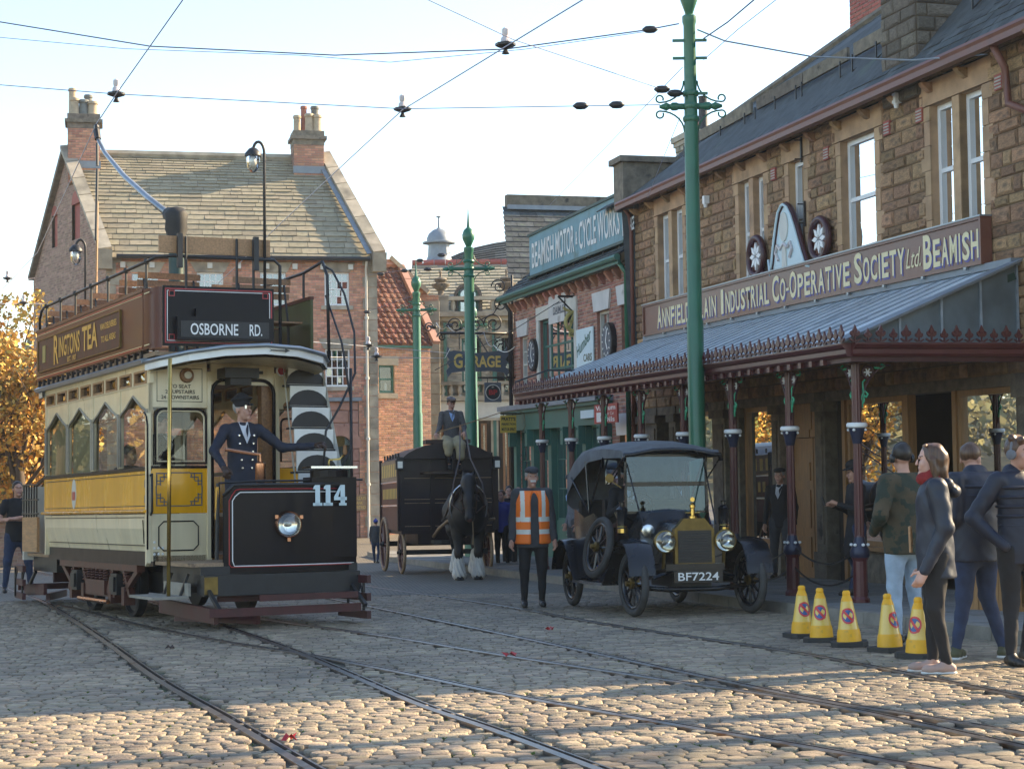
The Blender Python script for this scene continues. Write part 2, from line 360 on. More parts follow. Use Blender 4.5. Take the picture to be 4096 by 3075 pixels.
UNITS['tile'] = [([(0,.1,0),(.12,.75,0),(.32,1,0),(.52,.75,0),(.7,.1,0),(1,.1,0),(0,-.5,1),(.12,.15,1),(.32,.4,1),(.52,.15,1),(.7,-.5,1),(1,-.5,1),(0,-.6,0),(1,-.6,0)],[(0,1,7,6),(1,2,8,7),(2,3,9,8),(3,4,10,9),(4,5,11,10),(12,13,5,4,3,2,1,0)])]
def in_view(p):
    d = p - Vector((0,0,H)); c = cam.matrix_world.to_3x3().transposed() @ d
    if c.z > -1: return None
    x = CX+F*c.x/-c.z; y = CY-F*c.y/-c.z
    return (x, y) if -30 < x < 4126 and -30 < y < 3105 else None
def masonry(parent, rootm, name, pmat, bmat, fr, z0, z1, outline, openings, ch, pl, gap=.011, proud=.012, kind='brick', big=300, bond=True, nback='mortar_bed', seed=1, keep=None):
    R = random.Random(seed); back = MB(); pieces = []; z = z0; row = 0
    while z < z1-.02:
        h = min(ch(R,z) if callable(ch) else ch, z1-z); zm = z+h/2
        seg = [outline(zm)] if outline(zm)[1]-outline(zm)[0] > .02 else []
        for a0,a1,b0,b1 in openings:
            if min(b1,z+h)-max(b0,z) > h*.5:
                ns = []
                for s0,s1 in seg:
                    if a0 > s0+.01: ns.append((s0,min(a0,s1)))
                    if a1 < s1-.01: ns.append((max(a1,s0),s1))
                    if a1 <= s0 or a0 >= s1: ns = [q for q in ns if q != (s0,min(a0,s1)) and q != (max(a1,s0),s1)]+[(s0,s1)]
                seg = [q for q in ns if q[1]-q[0] > .02]
        for s0,s1 in seg:
            back.sheet([fr(s0,0,z),fr(s1,0,z),fr(s1,0,z+h),fr(s0,0,z+h)])
            a = s0; first = True
            while a < s1-.02:
                L = R.uniform(*pl) if isinstance(pl,(tuple,list)) else pl
                if first and bond and row%2: L *= .5
                first = False
                e = min(a+L, s1)
                if s1-e < (pl[0]*.4 if isinstance(pl,(tuple,list)) else pl*.3): e = s1
                pieces.append((a+gap/2, e-gap/2, z+gap/2, z+h-gap/2)); a = e
        z += h; row += 1
    back.build(nback, bmat, parent)
    nU = len(UNITS[kind]); sc_ = []
    for i,(a0,a1,b0,b1) in enumerate(pieces):
        c = rootm @ fr((a0+a1)/2, 0, (b0+b1)/2)
        vis = in_view(c) and (keep is None or keep((a0+a1)/2,(b0+b1)/2))
        sc_.append(((a1-a0)*(b1-b0)/max(1,c.length_squared) if vis else 0, i))
    ind = set(i for s_,i in sorted(sc_, reverse=True)[:big] if s_ > 0)
    rest = MB()
    for i,(a0,a1,b0,b1) in enumerate(pieces):
        pr = proud*R.uniform(.6,1.25); k = R.randrange(nU)
        if i in ind:
            o = link(name, unit_mesh(kind,k,pmat), parent)
            A = fr.a*(a1-a0); N_ = fr.n*pr; U_ = fr.u*(b1-b0); o_ = fr(a0,0,b0)
            o.matrix_local = Matrix(((A.x,N_.x,U_.x,o_.x),(A.y,N_.y,U_.y,o_.y),(A.z,N_.z,U_.z,o_.z),(0,0,0,1)))
        else:
            v, f = UNITS[kind][k]; rest.add([fr(a0+x*(a1-a0), y*pr, b0+q*(b1-b0)) for x,y,q in v], f)
    if rest.f:
        o = rest.build(name+'_field', pmat, parent); o['kind'] = 'stuff'
def rect(a0, a1): return lambda z: (a0, a1)
def window(parent, fr, a0, a1, z0, z1, cols, rows, fm, pm, depth=-.10, fw=.055, bar=.022, meeting=True, room=True, roomd=1.2, curtain=None, room_mat='dark_room', label=None):
    b = MB(); D = depth
    def bx(x0,x1,d0,d1,y0,y1): b.hexa([fr(x0,d0,y0),fr(x1,d0,y0),fr(x1,d1,y0),fr(x0,d1,y0),fr(x0,d0,y1),fr(x1,d0,y1),fr(x1,d1,y1),fr(x0,d1,y1)])
    bx(a0,a0+fw,D-.05,D+.03,z0,z1); bx(a1-fw,a1,D-.05,D+.03,z0,z1)
    bx(a0+fw,a1-fw,D-.05,D+.028,z0,z0+fw*1.2); bx(a0+fw,a1-fw,D-.05,D+.028,z1-fw,z1)
    if meeting: bx(a0+fw,a1-fw,D-.04,D+.022,(z0+z1)/2-fw*.4,(z0+z1)/2+fw*.4)
    x0, x1, y0, y1 = a0+fw, a1-fw, z0+fw*1.2, z1-fw
    for i in range(1,cols): x = x0+(x1-x0)*i/cols; bx(x-bar/2,x+bar/2,D-.03,D+.012,y0,y1)
    for i in range(1,rows):
        y = y0+(y1-y0)*i/rows
        if meeting and abs(y-(z0+z1)/2) < .06: continue
        bx(x0,x1,D-.028,D+.010,y-bar/2,y+bar/2)
    w_ = b.build('window', fm, parent, label=label)
    for i in range(cols):
        for j in range(rows):
            p = MB(); X0 = x0+(x1-x0)*i/cols; X1 = x0+(x1-x0)*(i+1)/cols; Y0 = y0+(y1-y0)*j/rows; Y1 = y0+(y1-y0)*(j+1)/rows
            t = random.uniform(-.004,.004)
            p.sheet([fr(X0,D-.012+t,Y0),fr(X1,D-.012-t,Y0),fr(X1,D-.012-t,Y1),fr(X0,D-.012+t,Y1)]); p.build('pane', pm, w_)
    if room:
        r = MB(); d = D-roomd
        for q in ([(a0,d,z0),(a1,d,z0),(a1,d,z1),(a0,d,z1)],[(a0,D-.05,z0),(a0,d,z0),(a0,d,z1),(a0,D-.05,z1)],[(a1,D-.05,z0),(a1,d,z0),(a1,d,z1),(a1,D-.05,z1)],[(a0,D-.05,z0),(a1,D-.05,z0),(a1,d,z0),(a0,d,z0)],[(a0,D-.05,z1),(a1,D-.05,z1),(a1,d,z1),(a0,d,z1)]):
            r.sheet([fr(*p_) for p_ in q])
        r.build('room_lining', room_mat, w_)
    if curtain:
        c = MB(); n = 14
        for s0,s1 in curtain:
            rows_ = [[fr(a0+(a1-a0)*(s0+(s1-s0)*k/n), D-.09+.02*math.sin(k*2.2), zz) for k in range(n+1)] for zz in (z0,z1)]
            c.grid(rows_)
        c.build('curtain', 'grime_white', w_, smooth=True)
    # reveals
    v = MB()
    for q in ([(a0,0,z0),(a0,D-.05,z0),(a0,D-.05,z1),(a0,0,z1)],[(a1,0,z0),(a1,D-.05,z0),(a1,D-.05,z1),(a1,0,z1)],[(a0,0,z1),(a1,0,z1),(a1,D-.05,z1),(a0,D-.05,z1)],[(a0,0,z0),(a1,0,z0),(a1,D-.05,z0),(a0,D-.05,z0)]): v.sheet([fr(*p_) for p_ in q])
    return w_, v
def fbox(b, fr, a0, a1, o0, o1, z0, z1, m=0):
    return b.hexa([fr(a0,o0,z0),fr(a1,o0,z0),fr(a1,o1,z0),fr(a0,o1,z0),fr(a0,o0,z1),fr(a1,o0,z1),fr(a1,o1,z1),fr(a0,o1,z1)], m)
# ------------------------------------------------------------------ lettering
def text(s, parent, m, mtx, w=None, h=None, bold=0, extr=.004, name='lettering', shear=0, align='C', spacing=1.0):
    cu = bpy.data.curves.new('lettering', 'FONT'); cu.body = s; cu.size = 1; cu.extrude = 0; cu.offset = bold; cu.shear = shear; cu.space_character = spacing
    cu.resolution_u = 3
    o = bpy.data.objects.new('tmp', cu); me = bpy.data.meshes.new_from_object(o); bpy.data.objects.remove(o); bpy.data.curves.remove(cu)
    n = len(me.vertices); co = np.empty(n*3); me.vertices.foreach_get('co', co); co = co.reshape(-1,3)
    lo = co.min(0); hi = co.max(0); sz = hi-lo
    k = (h/sz[1]) if h else (w/sz[0]); kx = (w/sz[0]) if w else k; ky = k
    co[:,0] = (co[:,0]-(lo[0]+hi[0])/2)*kx if align == 'C' else (co[:,0]-lo[0])*kx
    co[:,1] = (co[:,1]-(lo[1]+hi[1])/2)*ky; co[:,2] = extr
    me.vertices.foreach_set('co', co.ravel()); me.materials.clear(); me.materials.append(M(m)); me.name = name; me.update()
    ob = link(name, me, parent); ob.matrix_local = mtx; return ob
def tm(fr, a, o, z, flip=False):     # text matrix on a frame: reads along +a (or -a)
    A = -fr.a if flip else fr.a; p = fr(a,o,z); n = fr.n
    return Matrix(((A.x,0,n.x,p.x),(A.y,0,n.y,p.y),(0,1,0,p.z),(0,0,0,1)))
# ------------------------------------------------------------------ rails
def smooth_path(pts, step=.25):
    P_ = [np.array(p[:2]) for p in pts]; P_ = [2*P_[0]-P_[1]]+P_+[2*P_[-1]-P_[-2]]; out = []
    for i in range(1,len(P_)-2):
        a,b,c,d = P_[i-1:i+3]; n = max(2,int(np.linalg.norm(c-b)/step))
        for k in range(n):
            t = k/n; out.append(.5*((2*b)+(-a+c)*t+(2*a-5*b+4*c-d)*t*t+(-a+3*b-3*c+d)*t**3))
    out.append(P_[-2]); return out
def gp(l): return [tuple(G(*p)[:2]) for p in l]
R1 = gp([(74,2367),(190,2411),(389,2537),(633,2709),(904,2863),(1266,3074)])
R2 = gp([(1130,2582),(1356,2673),(1672,2808),(1989,2917),(2417,3075)])
R3 = gp([(881,2561),(1220,2614),(1627,2691),(2000,2768),(2625,2881),(3137,2967),(3753,3075)])
R4 = gp([(1121,2485),(1560,2545),(2000,2616),(2625,2711),(3260,2806),(4096,2981)])
R5 = gp([(1465,2420),(2000,2530),(2720,2682),(3240,2790),(3611,2849),(4096,2929)])
R6 = gp([(1537,2352),(2000,2419),(2417,2493),(3184,2607),(3800,2725),(4096,2787)])
def ext(l, k, a=True):
    p, q = (np.array(l[0]), np.array(l[1])) if a else (np.array(l[-1]), np.array(l[-2])); d = (p-q)/np.linalg.norm(p-q); return tuple(p+d*k)
RAILS = [[(-17,52),(-12.4,40)]+R1+[ext(R1,3,False)], [(-15.6,52),(-10.9,40),(-5.55,26.2),(-4.1,22.2)]+R2+[ext(R2,3,False)],
  [(-6.75,25.6),(-5.55,23.0),(-4.3,20.2)]+R3+[ext(R3,3,False)], [(-5.5,26.2),(-4.2,23.4)]+R4+[ext(R4,3,False)],
  [(-9,46),(-4.6,31.5)]+R5+[ext(R5,3,False)], [(-7.6,46.5),(-3.4,32.6)]+R6+[ext(R6,3,False)]]
RPATH = [smooth_path(r) for r in RAILS]
RP = np.array([p for r in RPATH for p in r])
for pth in RPATH:
    b = MB(); rows = [[] for _ in range(8)]; n = len(pth)
    prof = [(-.056,-.03),(-.054,.002),(-.006,.005),(-.003,-.028),(.024,-.028),(.027,.003),(.042,.003),(.044,-.03)]
    for i,p in enumerate(pth):
        t = np.array(pth[min(i+1,n-1)])-np.array(pth[max(i-1,0)]); t = t/np.linalg.norm(t); nn = np.array((-t[1],t[0]))
        for k,(o,z) in enumerate(prof): q = p+nn*o; rows[k].append((q[0],q[1],gz(q[1])+z))
    for k in range(7):
        b.grid([rows[k],rows[k+1]], 1 if k in (2,3,4) else 0)
    tag(b.build('tram_rail', ['rail_steel','rail_groove'], None), kind='structure')
# ------------------------------------------------------------------ road: bed, setts, moss
def road_material():
    m = bpy.data.materials.new('road_far'); m.use_nodes = True; _M['road_far'] = m
    N = m.node_tree.nodes; L = m.node_tree.links; b = N['Principled BSDF']; b.inputs['Roughness'].default_value = .7
    tc = N.new('ShaderNodeTexCoord'); mp = N.new('ShaderNodeMapping'); mp.inputs['Rotation'].default_value = (0,0,-.12); L.new(tc.outputs['Object'], mp.inputs[0])
    br = N.new('ShaderNodeTexBrick'); br.inputs['Scale'].default_value = 1; br.inputs['Brick Width'].default_value = .14; br.inputs['Row Height'].default_value = .099
    br.inputs['Mortar Size'].default_value = .012; br.inputs['Color1'].default_value = (.17,.152,.122,1); br.inputs['Color2'].default_value = (.25,.22,.172,1); br.inputs['Mortar'].default_value = (.05,.047,.038,1)
    L.new(mp.outputs[0], br.inputs['Vector'])
    nz = N.new('ShaderNodeTexNoise'); nz.inputs['Scale'].default_value = .7; nz.inputs['Detail'].default_value = 6; L.new(tc.outputs['Object'], nz.inputs['Vector'])
    mx = N.new('ShaderNodeMix'); mx.data_type = 'RGBA'; mx.blend_type = 'MULTIPLY'; mx.inputs['Factor'].default_value = .6
    r = N.new('ShaderNodeValToRGB'); r.color_ramp.elements[0].color = (.55,.52,.48,1); r.color_ramp.elements[1].color = (1.1,1.08,1.0,1); L.new(nz.outputs[0], r.inputs[0])
    L.new(br.outputs[0], mx.inputs['A']); L.new(r.outputs[0], mx.inputs['B']); L.new(mx.outputs['Result'], b.inputs['Base Color'])
    bp = N.new('ShaderNodeBump'); bp.invert = True; bp.inputs['Strength'].default_value = .7; bp.inputs['Distance'].default_value = .02; L.new(br.outputs['Fac'], bp.inputs['Height']); L.new(bp.outputs[0], b.inputs['Normal'])
road_material()
ZN, ZF = 7.3, 26.5
b = MB()
ys = [-400,-60,0,YB,YB+.01,120,900]
for i in range(len(ys)-1):
    b.sheet([(-900,ys[i],gz(ys[i])-.05),(900,ys[i],gz(ys[i])-.05),(900,ys[i+1],gz(ys[i+1])-.05),(-900,ys[i+1],gz(ys[i+1])-.05)])
ground = tag(b.build('ground', 'hill', None), kind='structure')
def strip(name, pts_fn, y0, y1, m, dz, n=8):
    q = MB(); rows = []
    for i in range(n+1):
        y = y0+(y1-y0)*i/n; a, c = pts_fn(y); rows.append([(a,y,gz(y)+dz),(c,y,gz(y)+dz)])
    q.grid(rows, 0); q.f = [f[::-1] for f in q.f]; return q
road = strip('road', lambda y: (-30,14), -25, ZF, 'sett_joint', -.022, 6)
road.add([], [])
q2 = strip('road', lambda y: (-30,14), ZF, 44, 'road_far', -.001, 3); q3 = strip('road', lambda y: (-40,16), 44, 90, 'road_far', -.001, 2)
road.add(q2.v, q2.f, 1); road.add(q3.v, q3.f, 1)
road = tag(road.build('cobbled_road', ['sett_joint','road_far'], None), kind='structure')
def sett_unit(seed, n8):
    R = random.Random(seed); j = lambda k: (R.random()-.5)*k
    def ring(ix, z, c):
        a, b_ = .5-ix, .5-ix*1.1
        if n8: return [(-a+c,-b_,z),(a-c,-b_,z),(a,-b_+c*1.2,z),(a,b_-c*1.2,z),(a-c,b_,z),(-a+c,b_,z),(-a,b_-c*1.2,z),(-a,-b_+c*1.2,z)]
        return [(-a,-b_,z),(a,-b_,z),(a,b_,z),(-a,b_,z)]
    n = 8 if n8 else 4
    v = ring(0.0,-1,.17)+[(x+j(.05),y+j(.06),z+j(.12)) for x,y,z in ring(.025,-.14,.18)]+[(x+j(.06),y+j(.07),z+j(.10)) for x,y,z in ring(.10,0,.13)]
    f = [(i,(i+1)%n,n+(i+1)%n,n+i) for i in range(n)]+[(n+i,n+(i+1)%n,2*n+(i+1)%n,2*n+i) for i in range(n)]
    v.append((j(.2),j(.2),.05+j(.10))); f += [(2*n+i,2*n+(i+1)%n,3*n) for i in range(n)]
    return v, f
SU8 = [sett_unit(i,True) for i in range(10)]; SU4 = [sett_unit(i,False) for i in range(6)]
su_mesh = []
for v,f in SU8:
    me = bpy.data.meshes.new('sett'); me.from_pydata(v,[],f); me.materials.append(M('sett')); me.shade_smooth(); me.update(); su_mesh.append(me)
RS = random.Random(3); ROT = math.radians(7); cr, sr = math.cos(ROT), math.sin(ROT)
setts = []; v = -6.0; row = 0
def nearest_rail(x, y):
    d = RP-np.array((x,y)); return math.sqrt((d*d).sum(1).min())
cells = {}
for p in RP: cells.setdefault((int(p[0]//1),int(p[1]//1)),[]).append(p)
def rail_d(x, y):
    m = 9.; cx, cy = int(x//1), int(y//1)
    for i in (-1,0,1):
        for k in (-1,0,1):
            for p in cells.get((cx+i,cy+k),()): m = min(m,(p[0]-x)**2+(p[1]-y)**2)
    return math.sqrt(m)
while v < 32:
    wd = RS.uniform(.072,.100); u = -16+RS.random()*.2
    while u < 14:
        L = RS.uniform(.085,.16); x = (u+L/2)*cr-(v+wd/2)*sr; y = (u+L/2)*sr+(v+wd/2)*cr
        if ZN < y < ZF and abs(x) < .31*y+.9:
            o = -((x-OWX)*.965+(y-OWY)*.2621)
            if o > 3.22:
                d = rail_d(x,y)
                if d > .155: setts.append((x,y,L,wd,0))
                elif d > .115: setts.append((x,y,L*.7,wd*.8,1))
        u += L+.011
    v += wd+.009; row += 1
vis = sorted([(s[1],i) for i,s in enumerate(setts) if in_view(Vector((s[0],s[1],gz(s[1]))))])
ind = set(i for _,i in vis[:300])
far = MB(); mossb = MB()
for i,(x,y,L,wd,_) in enumerate(setts):
    a = ROT+RS.uniform(-.05,.05); h = .024; z = gz(y)+RS.uniform(-.004,.0015); tx = RS.uniform(-.018,.018); ty = RS.uniform(-.016,.016)-S
    if i in ind:
        o = link('sett', su_mesh[RS.randrange(10)], road); o.location = (x,y,z); o.rotation_euler = (math.atan(ty),-tx,a); o.scale = (L*1.03,wd*1.03,h)
    else:
        U = SU8 if y < 13 else SU4; vv, ff = U[RS.randrange(len(U))]; ca, sa = math.cos(a), math.sin(a)
        far.add([(x+(p[0]*L*ca-p[1]*wd*sa)*1.03, y+(p[0]*L*sa+p[1]*wd*ca)*1.03, z+p[2]*h+p[0]*L*tx+p[1]*wd*ty) for p in vv], ff)
    if y < 15 and RS.random() < (.07 if y < 12.5 else .05):
        ex, ey = x+L*.5*cr, y+wd*.5
        for _ in range(RS.randrange(4,10)):
            qx, qy = ex+RS.uniform(-.022,.022), ey+RS.uniform(-.02,.02); hh = RS.uniform(.002,.009); aa = RS.uniform(0,6.3); c_, s_ = math.cos(aa)*.008, math.sin(aa)*.008
            zz = gz(qy)-.012; mossb.add([(qx-c_,qy-s_,zz),(qx+c_,qy+s_,zz),(qx+s_*1.5,qy+c_*.5,zz+hh+.008)], [(0,1,2)])
o = far.build('sett_field', 'sett', road, smooth=True); o['kind'] = 'stuff'
tag(mossb.build('moss', 'moss', None), 'green moss growing in the joints between the setts', 'moss', kind='stuff')
# ------------------------------------------------------------------ pavement in front of the shops
pv = tag(MB().build('pavement','paving',None), kind='structure')
pb = MB(); rows = []
for k in range(14):
    t = -14+k*3.2; rows.append([ST(t,3.16,SG(t,3.16)+.095), ST(t,-.3,SG(t,0)+.095)])
pb.grid(rows); pb.build('paving_bed', 'sett_joint', pv)
for i in range(58):
    for j in range(5):
        t0 = -8+i*.62+(.3 if j%2 else 0); o0 = .05+j*.625
        if t0 > 27: continue
        q = MB(); c = [(t0+.008,o0),(t0+.612,o0),(t0+.612,o0+.612),(t0+.008,o0+.612)]; dz = random.uniform(.112,.12)
        pt = [ST(t,o,SG(t,o)+.08) for t,o in c]+[ST(t,o,SG(t,o)+dz) for t,o in c]
        q.hexa([pt[0],pt[3],pt[2],pt[1],pt[4],pt[7],pt[6],pt[5]]); q.build('flagstone','paving',pv)
t = -9.0
while t < 27:
    L = random.uniform(.7,1.05); q = MB(); a0, a1 = t+.006, t+L-.006; zt = .125+random.uniform(-.004,.004)
    c = [(a0,3.19),(a1,3.19),(a1,3.36),(a0,3.36)]
    pt = [ST(x,o,SG(x,o)-.06) for x,o in c]+[ST(x,o-(.015 if o > 3.3 else 0),SG(x,o)+zt) for x,o in c]
    q.hexa([pt[0],pt[3],pt[2],pt[1],pt[4],pt[7],pt[6],pt[5]]); q.build('kerb_stone','kerb',pv); t += L
# ================================================================== the stone co-operative shop
coop = thing('stone_shop', 'two-storey sooty sandstone shop building with slate roof and sash windows', 'building', ST(0,0,0), STREET_A)
coop.location.z = 0
CM = Matrix.Translation((OWX,OWY,0)) @ Matrix.Rotation(STREET_A, 4, 'Z')
FW_ = Frame((0,0,0),(1,0,0),(0,1,0))
NEAR, FAR = -.7, 14.75
wins = [(12.05,13.4,2),(8.23,9.3,2),(6.63,7.2,1),(4.19,5.3,1),(1.19,2.55,2)]
WZ0, WZ1 = 4.2, 6.0
ops = [(a-.16,b_+.16,WZ0-.1,WZ1+.34) for a,b_,_ in wins]
masonry(coop, CM, 'stone', 'coop_stone', 'coop_mortar', FW_, 2.25, 6.42, rect(NEAR,FAR), ops, lambda R,z: R.uniform(.13,.235), (.20,.55), gap=.017, proud=.03, kind='stone', nback='wall', seed=5, keep=lambda a,z: z > 3.6 and not (1.0 < a < 13.9 and z < 4.3))
for wi,(a,b_,n) in enumerate(wins):
    tr = MB()
    fbox(tr, FW_, a-.26, b_+.26, -.02, .03, WZ1+.01, WZ1+.335); tr.build('lintel', 'dressed_stone', coop)
    for s0,s1 in ((a-.16,a),(b_,b_+.16)):
        z = WZ0-.1; k = 0
        while z < WZ1:
            h = min(.34,WZ1-z); j = MB(); e = .10 if k%2 else 0
            x0, x1 = (s0-e,s1) if s0 < a else (s0,s1+e)
            fbox(j, FW_, x0+.004, x1-.004, -.25, .022, z+.004, z+h-.004); j.build('jamb_stone','dressed_stone',coop); z += h; k += 1
    lights = [(a,b_)] if n == 1 else [(a,(a+b_)/2-.09),((a+b_)/2+.09,b_)]
    if n == 2:
        mu = MB(); fbox(mu, FW_, (a+b_)/2-.09, (a+b_)/2+.09, -.22, .015, WZ0, WZ1); mu.build('mullion','dressed_stone',coop)
    for x0,x1 in lights:
        w_, rv = window(coop, FW_, x0, x1, WZ0, WZ1, 1, 2, 'white_paint', 'pane_sky', depth=-.13, fw=.075, curtain=[(.0,.24),(.76,1)] if wi%2 else [(.0,.3)], room_mat='dark_room')
        rv.build('reveal','dressed_stone',coop)
        sl = MB(); fbox(sl, FW_, x0-.05, x1+.05, -.15, .06, WZ0-.1, WZ0-.003); sl.build('sill','dressed_stone',coop)
# ground floor: piers, stall risers, timber fronts
def gf(t): return SG(t,0)+.10
piers = [(FAR-.02,13.6),(12.9,12.55),(10.67,10.07),(9.5,9.42),(8.03,7.72),(6.36,6.0),(.52,0.05),(-.4,-.7)]
for a1,a0 in piers:
    p = MB(); a0, a1 = min(a0,a1), max(a0,a1); g = gf(a0)-.2
    fbox(p, FW_, a0, a1, -.3, .05, g, 2.249); fbox(p, FW_, a0-.04, a1+.04, -.3, .09, g, g+.62)
    fbox(p, FW_, a0-.04, a1+.04, -.3, .10, 1.95, 2.10)
    if a1-a0 > .3: fbox(p, FW_, a0+.08, a1-.08, .05, .075, g+.75, 1.85)
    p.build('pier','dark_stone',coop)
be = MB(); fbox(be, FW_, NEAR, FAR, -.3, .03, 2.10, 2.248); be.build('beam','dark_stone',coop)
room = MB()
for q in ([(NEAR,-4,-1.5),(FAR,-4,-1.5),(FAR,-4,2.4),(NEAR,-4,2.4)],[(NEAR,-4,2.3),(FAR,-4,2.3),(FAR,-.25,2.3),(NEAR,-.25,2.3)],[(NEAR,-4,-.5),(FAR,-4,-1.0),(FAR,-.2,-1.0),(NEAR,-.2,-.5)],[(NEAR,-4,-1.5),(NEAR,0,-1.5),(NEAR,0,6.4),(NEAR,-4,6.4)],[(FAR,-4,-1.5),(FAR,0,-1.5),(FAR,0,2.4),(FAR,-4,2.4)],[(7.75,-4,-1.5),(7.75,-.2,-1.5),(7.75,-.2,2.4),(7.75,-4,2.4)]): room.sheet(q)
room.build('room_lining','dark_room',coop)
for t0,t1 in [(12.6,10.7),(9.4,8.05),(6.0,5.9),(5.42,3.6),(2.12,.55),(0,-.38)]:
    a0, a1 = min(t0,t1), max(t0,t1); g = gf(a0)-.15; sill = g+.66
    if a1-a0 < .3: continue
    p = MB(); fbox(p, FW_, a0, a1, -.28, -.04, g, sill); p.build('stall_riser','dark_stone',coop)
    w_ = MB()
    for x0,x1,z0,z1 in ((a0,a0+.075,sill,2.1),(a1-.075,a1,sill,2.1),(a0+.075,a1-.075,sill,sill+.08),(a0+.075,a1-.075,2.02,2.1)): fbox(w_, FW_, x0, x1, -.16, -.045, z0, z1)
    fbox(w_, FW_, a0-.01, a1+.01, -.2, .06, sill-.06, sill-.004)
    w_ = w_.build('shop_window','shop_wood',coop)
    g_ = MB(); g_.sheet([(a0+.075,-.10,sill+.08),(a1-.075,-.10,sill+.08),(a1-.075,-.10,2.02),(a0+.075,-.10,2.02)]); g_.build('pane','shop_pane',w_)
    # stepped display behind the glass
    d = MB(); fbox(d, FW_, a0+.1, a1-.1, -1.0, -.25, sill-.02, sill+.03); fbox(d, FW_, a0+.15, a1-.15, -1.0, -.7, sill+.03, sill+.3); d.build('display_shelf','wood',w_)
for t0,t1 in [(6.83,6.38),(7.7,6.85)]:       # panelled door and its side panel
    d = MB(); g = gf(t0)-.02; a0, a1 = min(t0,t1)+.01, max(t0,t1)-.01
    fbox(d, FW_, a0, a1, -.22, -.14, g, 1.55)
    for z0,z1 in ((.15,.55),(.65,1.15),(1.25,1.5)): fbox(d, FW_, a0+.09, a1-.09, -.14, -.12, g+z0*1.25+.02, g+z1*1.25)
    fbox(d, FW_, a0, a1, -.20, -.08, 1.56, 1.68); fbox(d, FW_, a0, a1, -.20, -.12, 1.68, 2.1)
    d.build('panelled_door','shop_wood',coop)
for t0 in (3.525,2.2,5.53): 
    d = MB(); fbox(d, FW_, t0-.05, t0+.05, -.16, -.03, gf(t0)-.1, 2.1); d.build('door_post','shop_wood',coop)
d = MB(); fbox(d, FW_, 5.6, 5.98, -.22, -.15, gf(6)-.1, 2.1); d.build('side_panel','dark_room',coop)
# roof
RY0, RZ0 = .3, 6.47
def ridge_z(t): return 8.38+(16.54-t)*.074
RYD = -2.5
bk = MB(); bk.sheet([(NEAR-.3,RY0,RZ0),(NEAR-.3,RYD,ridge_z(NEAR)),(FAR+1.7,RYD,ridge_z(FAR+1.7)),(FAR,RY0,RZ0)][::-1])
bk.sheet([(NEAR-.3,RYD,ridge_z(NEAR)),(NEAR-.3,RYD-4.5,5.5),(FAR+1.7,RYD-4.5,5.5),(FAR+1.7,RYD,ridge_z(FAR+1.7))][::-1]); 
bk.sheet([(NEAR-.3,RY0,RZ0),(NEAR-.3,RYD,ridge_z(NEAR)),(NEAR-.3,RYD-4.5,5.5),(NEAR-.3,RYD-4.5,-1),(NEAR-.3,0,-1)])
bk.sheet([(FAR,RY0,RZ0),(FAR,RYD,ridge_z(FAR)),(FAR,RYD-4.5,5.5),(FAR,RYD-4.5,-1),(FAR,0,-1)])
bk.sheet([(NEAR-.3,RYD-4.5,5.5),(NEAR-.3,RYD-4.5,-1),(FAR+1.7,RYD-4.5,-1),(FAR+1.7,RYD-4.5,5.5)]); roof_o = bk.build('roof','slate',coop)
# slate courses laid as stepped strips of pieces on the visible slope
su = Vector((0,RYD-RY0,ridge_z(6)-RZ0)); sl_len = su.length; FS = Frame((0,RY0,RZ0+.012),(1,0,0),(0,-su.z,su.y) if su.y > 0 else (0,su.z,-su.y),su)
R_ = random.Random(11); rest = MB(); z = 0; row = 0; slp = []
def ridge_at(t): return (ridge_z(t)-RZ0)/su.z*sl_len
while z < sl_len*1.22:
    h = .21; a = NEAR-.3+(.13 if row%2 else 0)
    while a < FAR+1.5:
        L = R_.uniform(.22,.30)
        if z+h*.5 < ridge_at(a): slp.append((a,a+L-.006,z,z+h+.03))
        a += L
    z += h; row += 1
# the slope twists slightly because the ridge climbs towards the near end
def fs(a, o, z):
    k = min(1.05, z/ridge_at(a)); y = RY0+(RYD-RY0)*k; zz = RZ0+(ridge_z(a)-RZ0)*k; return (a, y+o*.62, zz+.012+o*.78)
cand = sorted([((CM @ Vector(fs(s[0],0,s[2]))).length,i) for i,s in enumerate(slp) if in_view(CM @ Vector(fs(s[0],0,s[2])))])
for i,(a0,a1,b0,b1) in enumerate(slp):
    t = R_.uniform(.008,.02); v_ = [fs(a0,-.004,b0),fs(a1,-.004,b0),fs(a1,0,b1),fs(a0,0,b1),fs(a0,t,b0),fs(a1,t+R_.uniform(-.004,.004),b0),fs(a1,.004,b1),fs(a0,.004,b1)]
    rest.add(v_, [(0,1,5,4),(1,2,6,5),(3,0,4,7),(4,5,6,7)])
o = rest.build('slate_field','slate',coop); o['kind'] = 'stuff'
rd = MB(); rd.tube([(NEAR-.3,RYD,ridge_z(NEAR)+.02),(FAR+1.7,RYD,ridge_z(FAR+1.7)+.02)], .11, 6); rd.build('ridge_cap','dark_stone',coop)
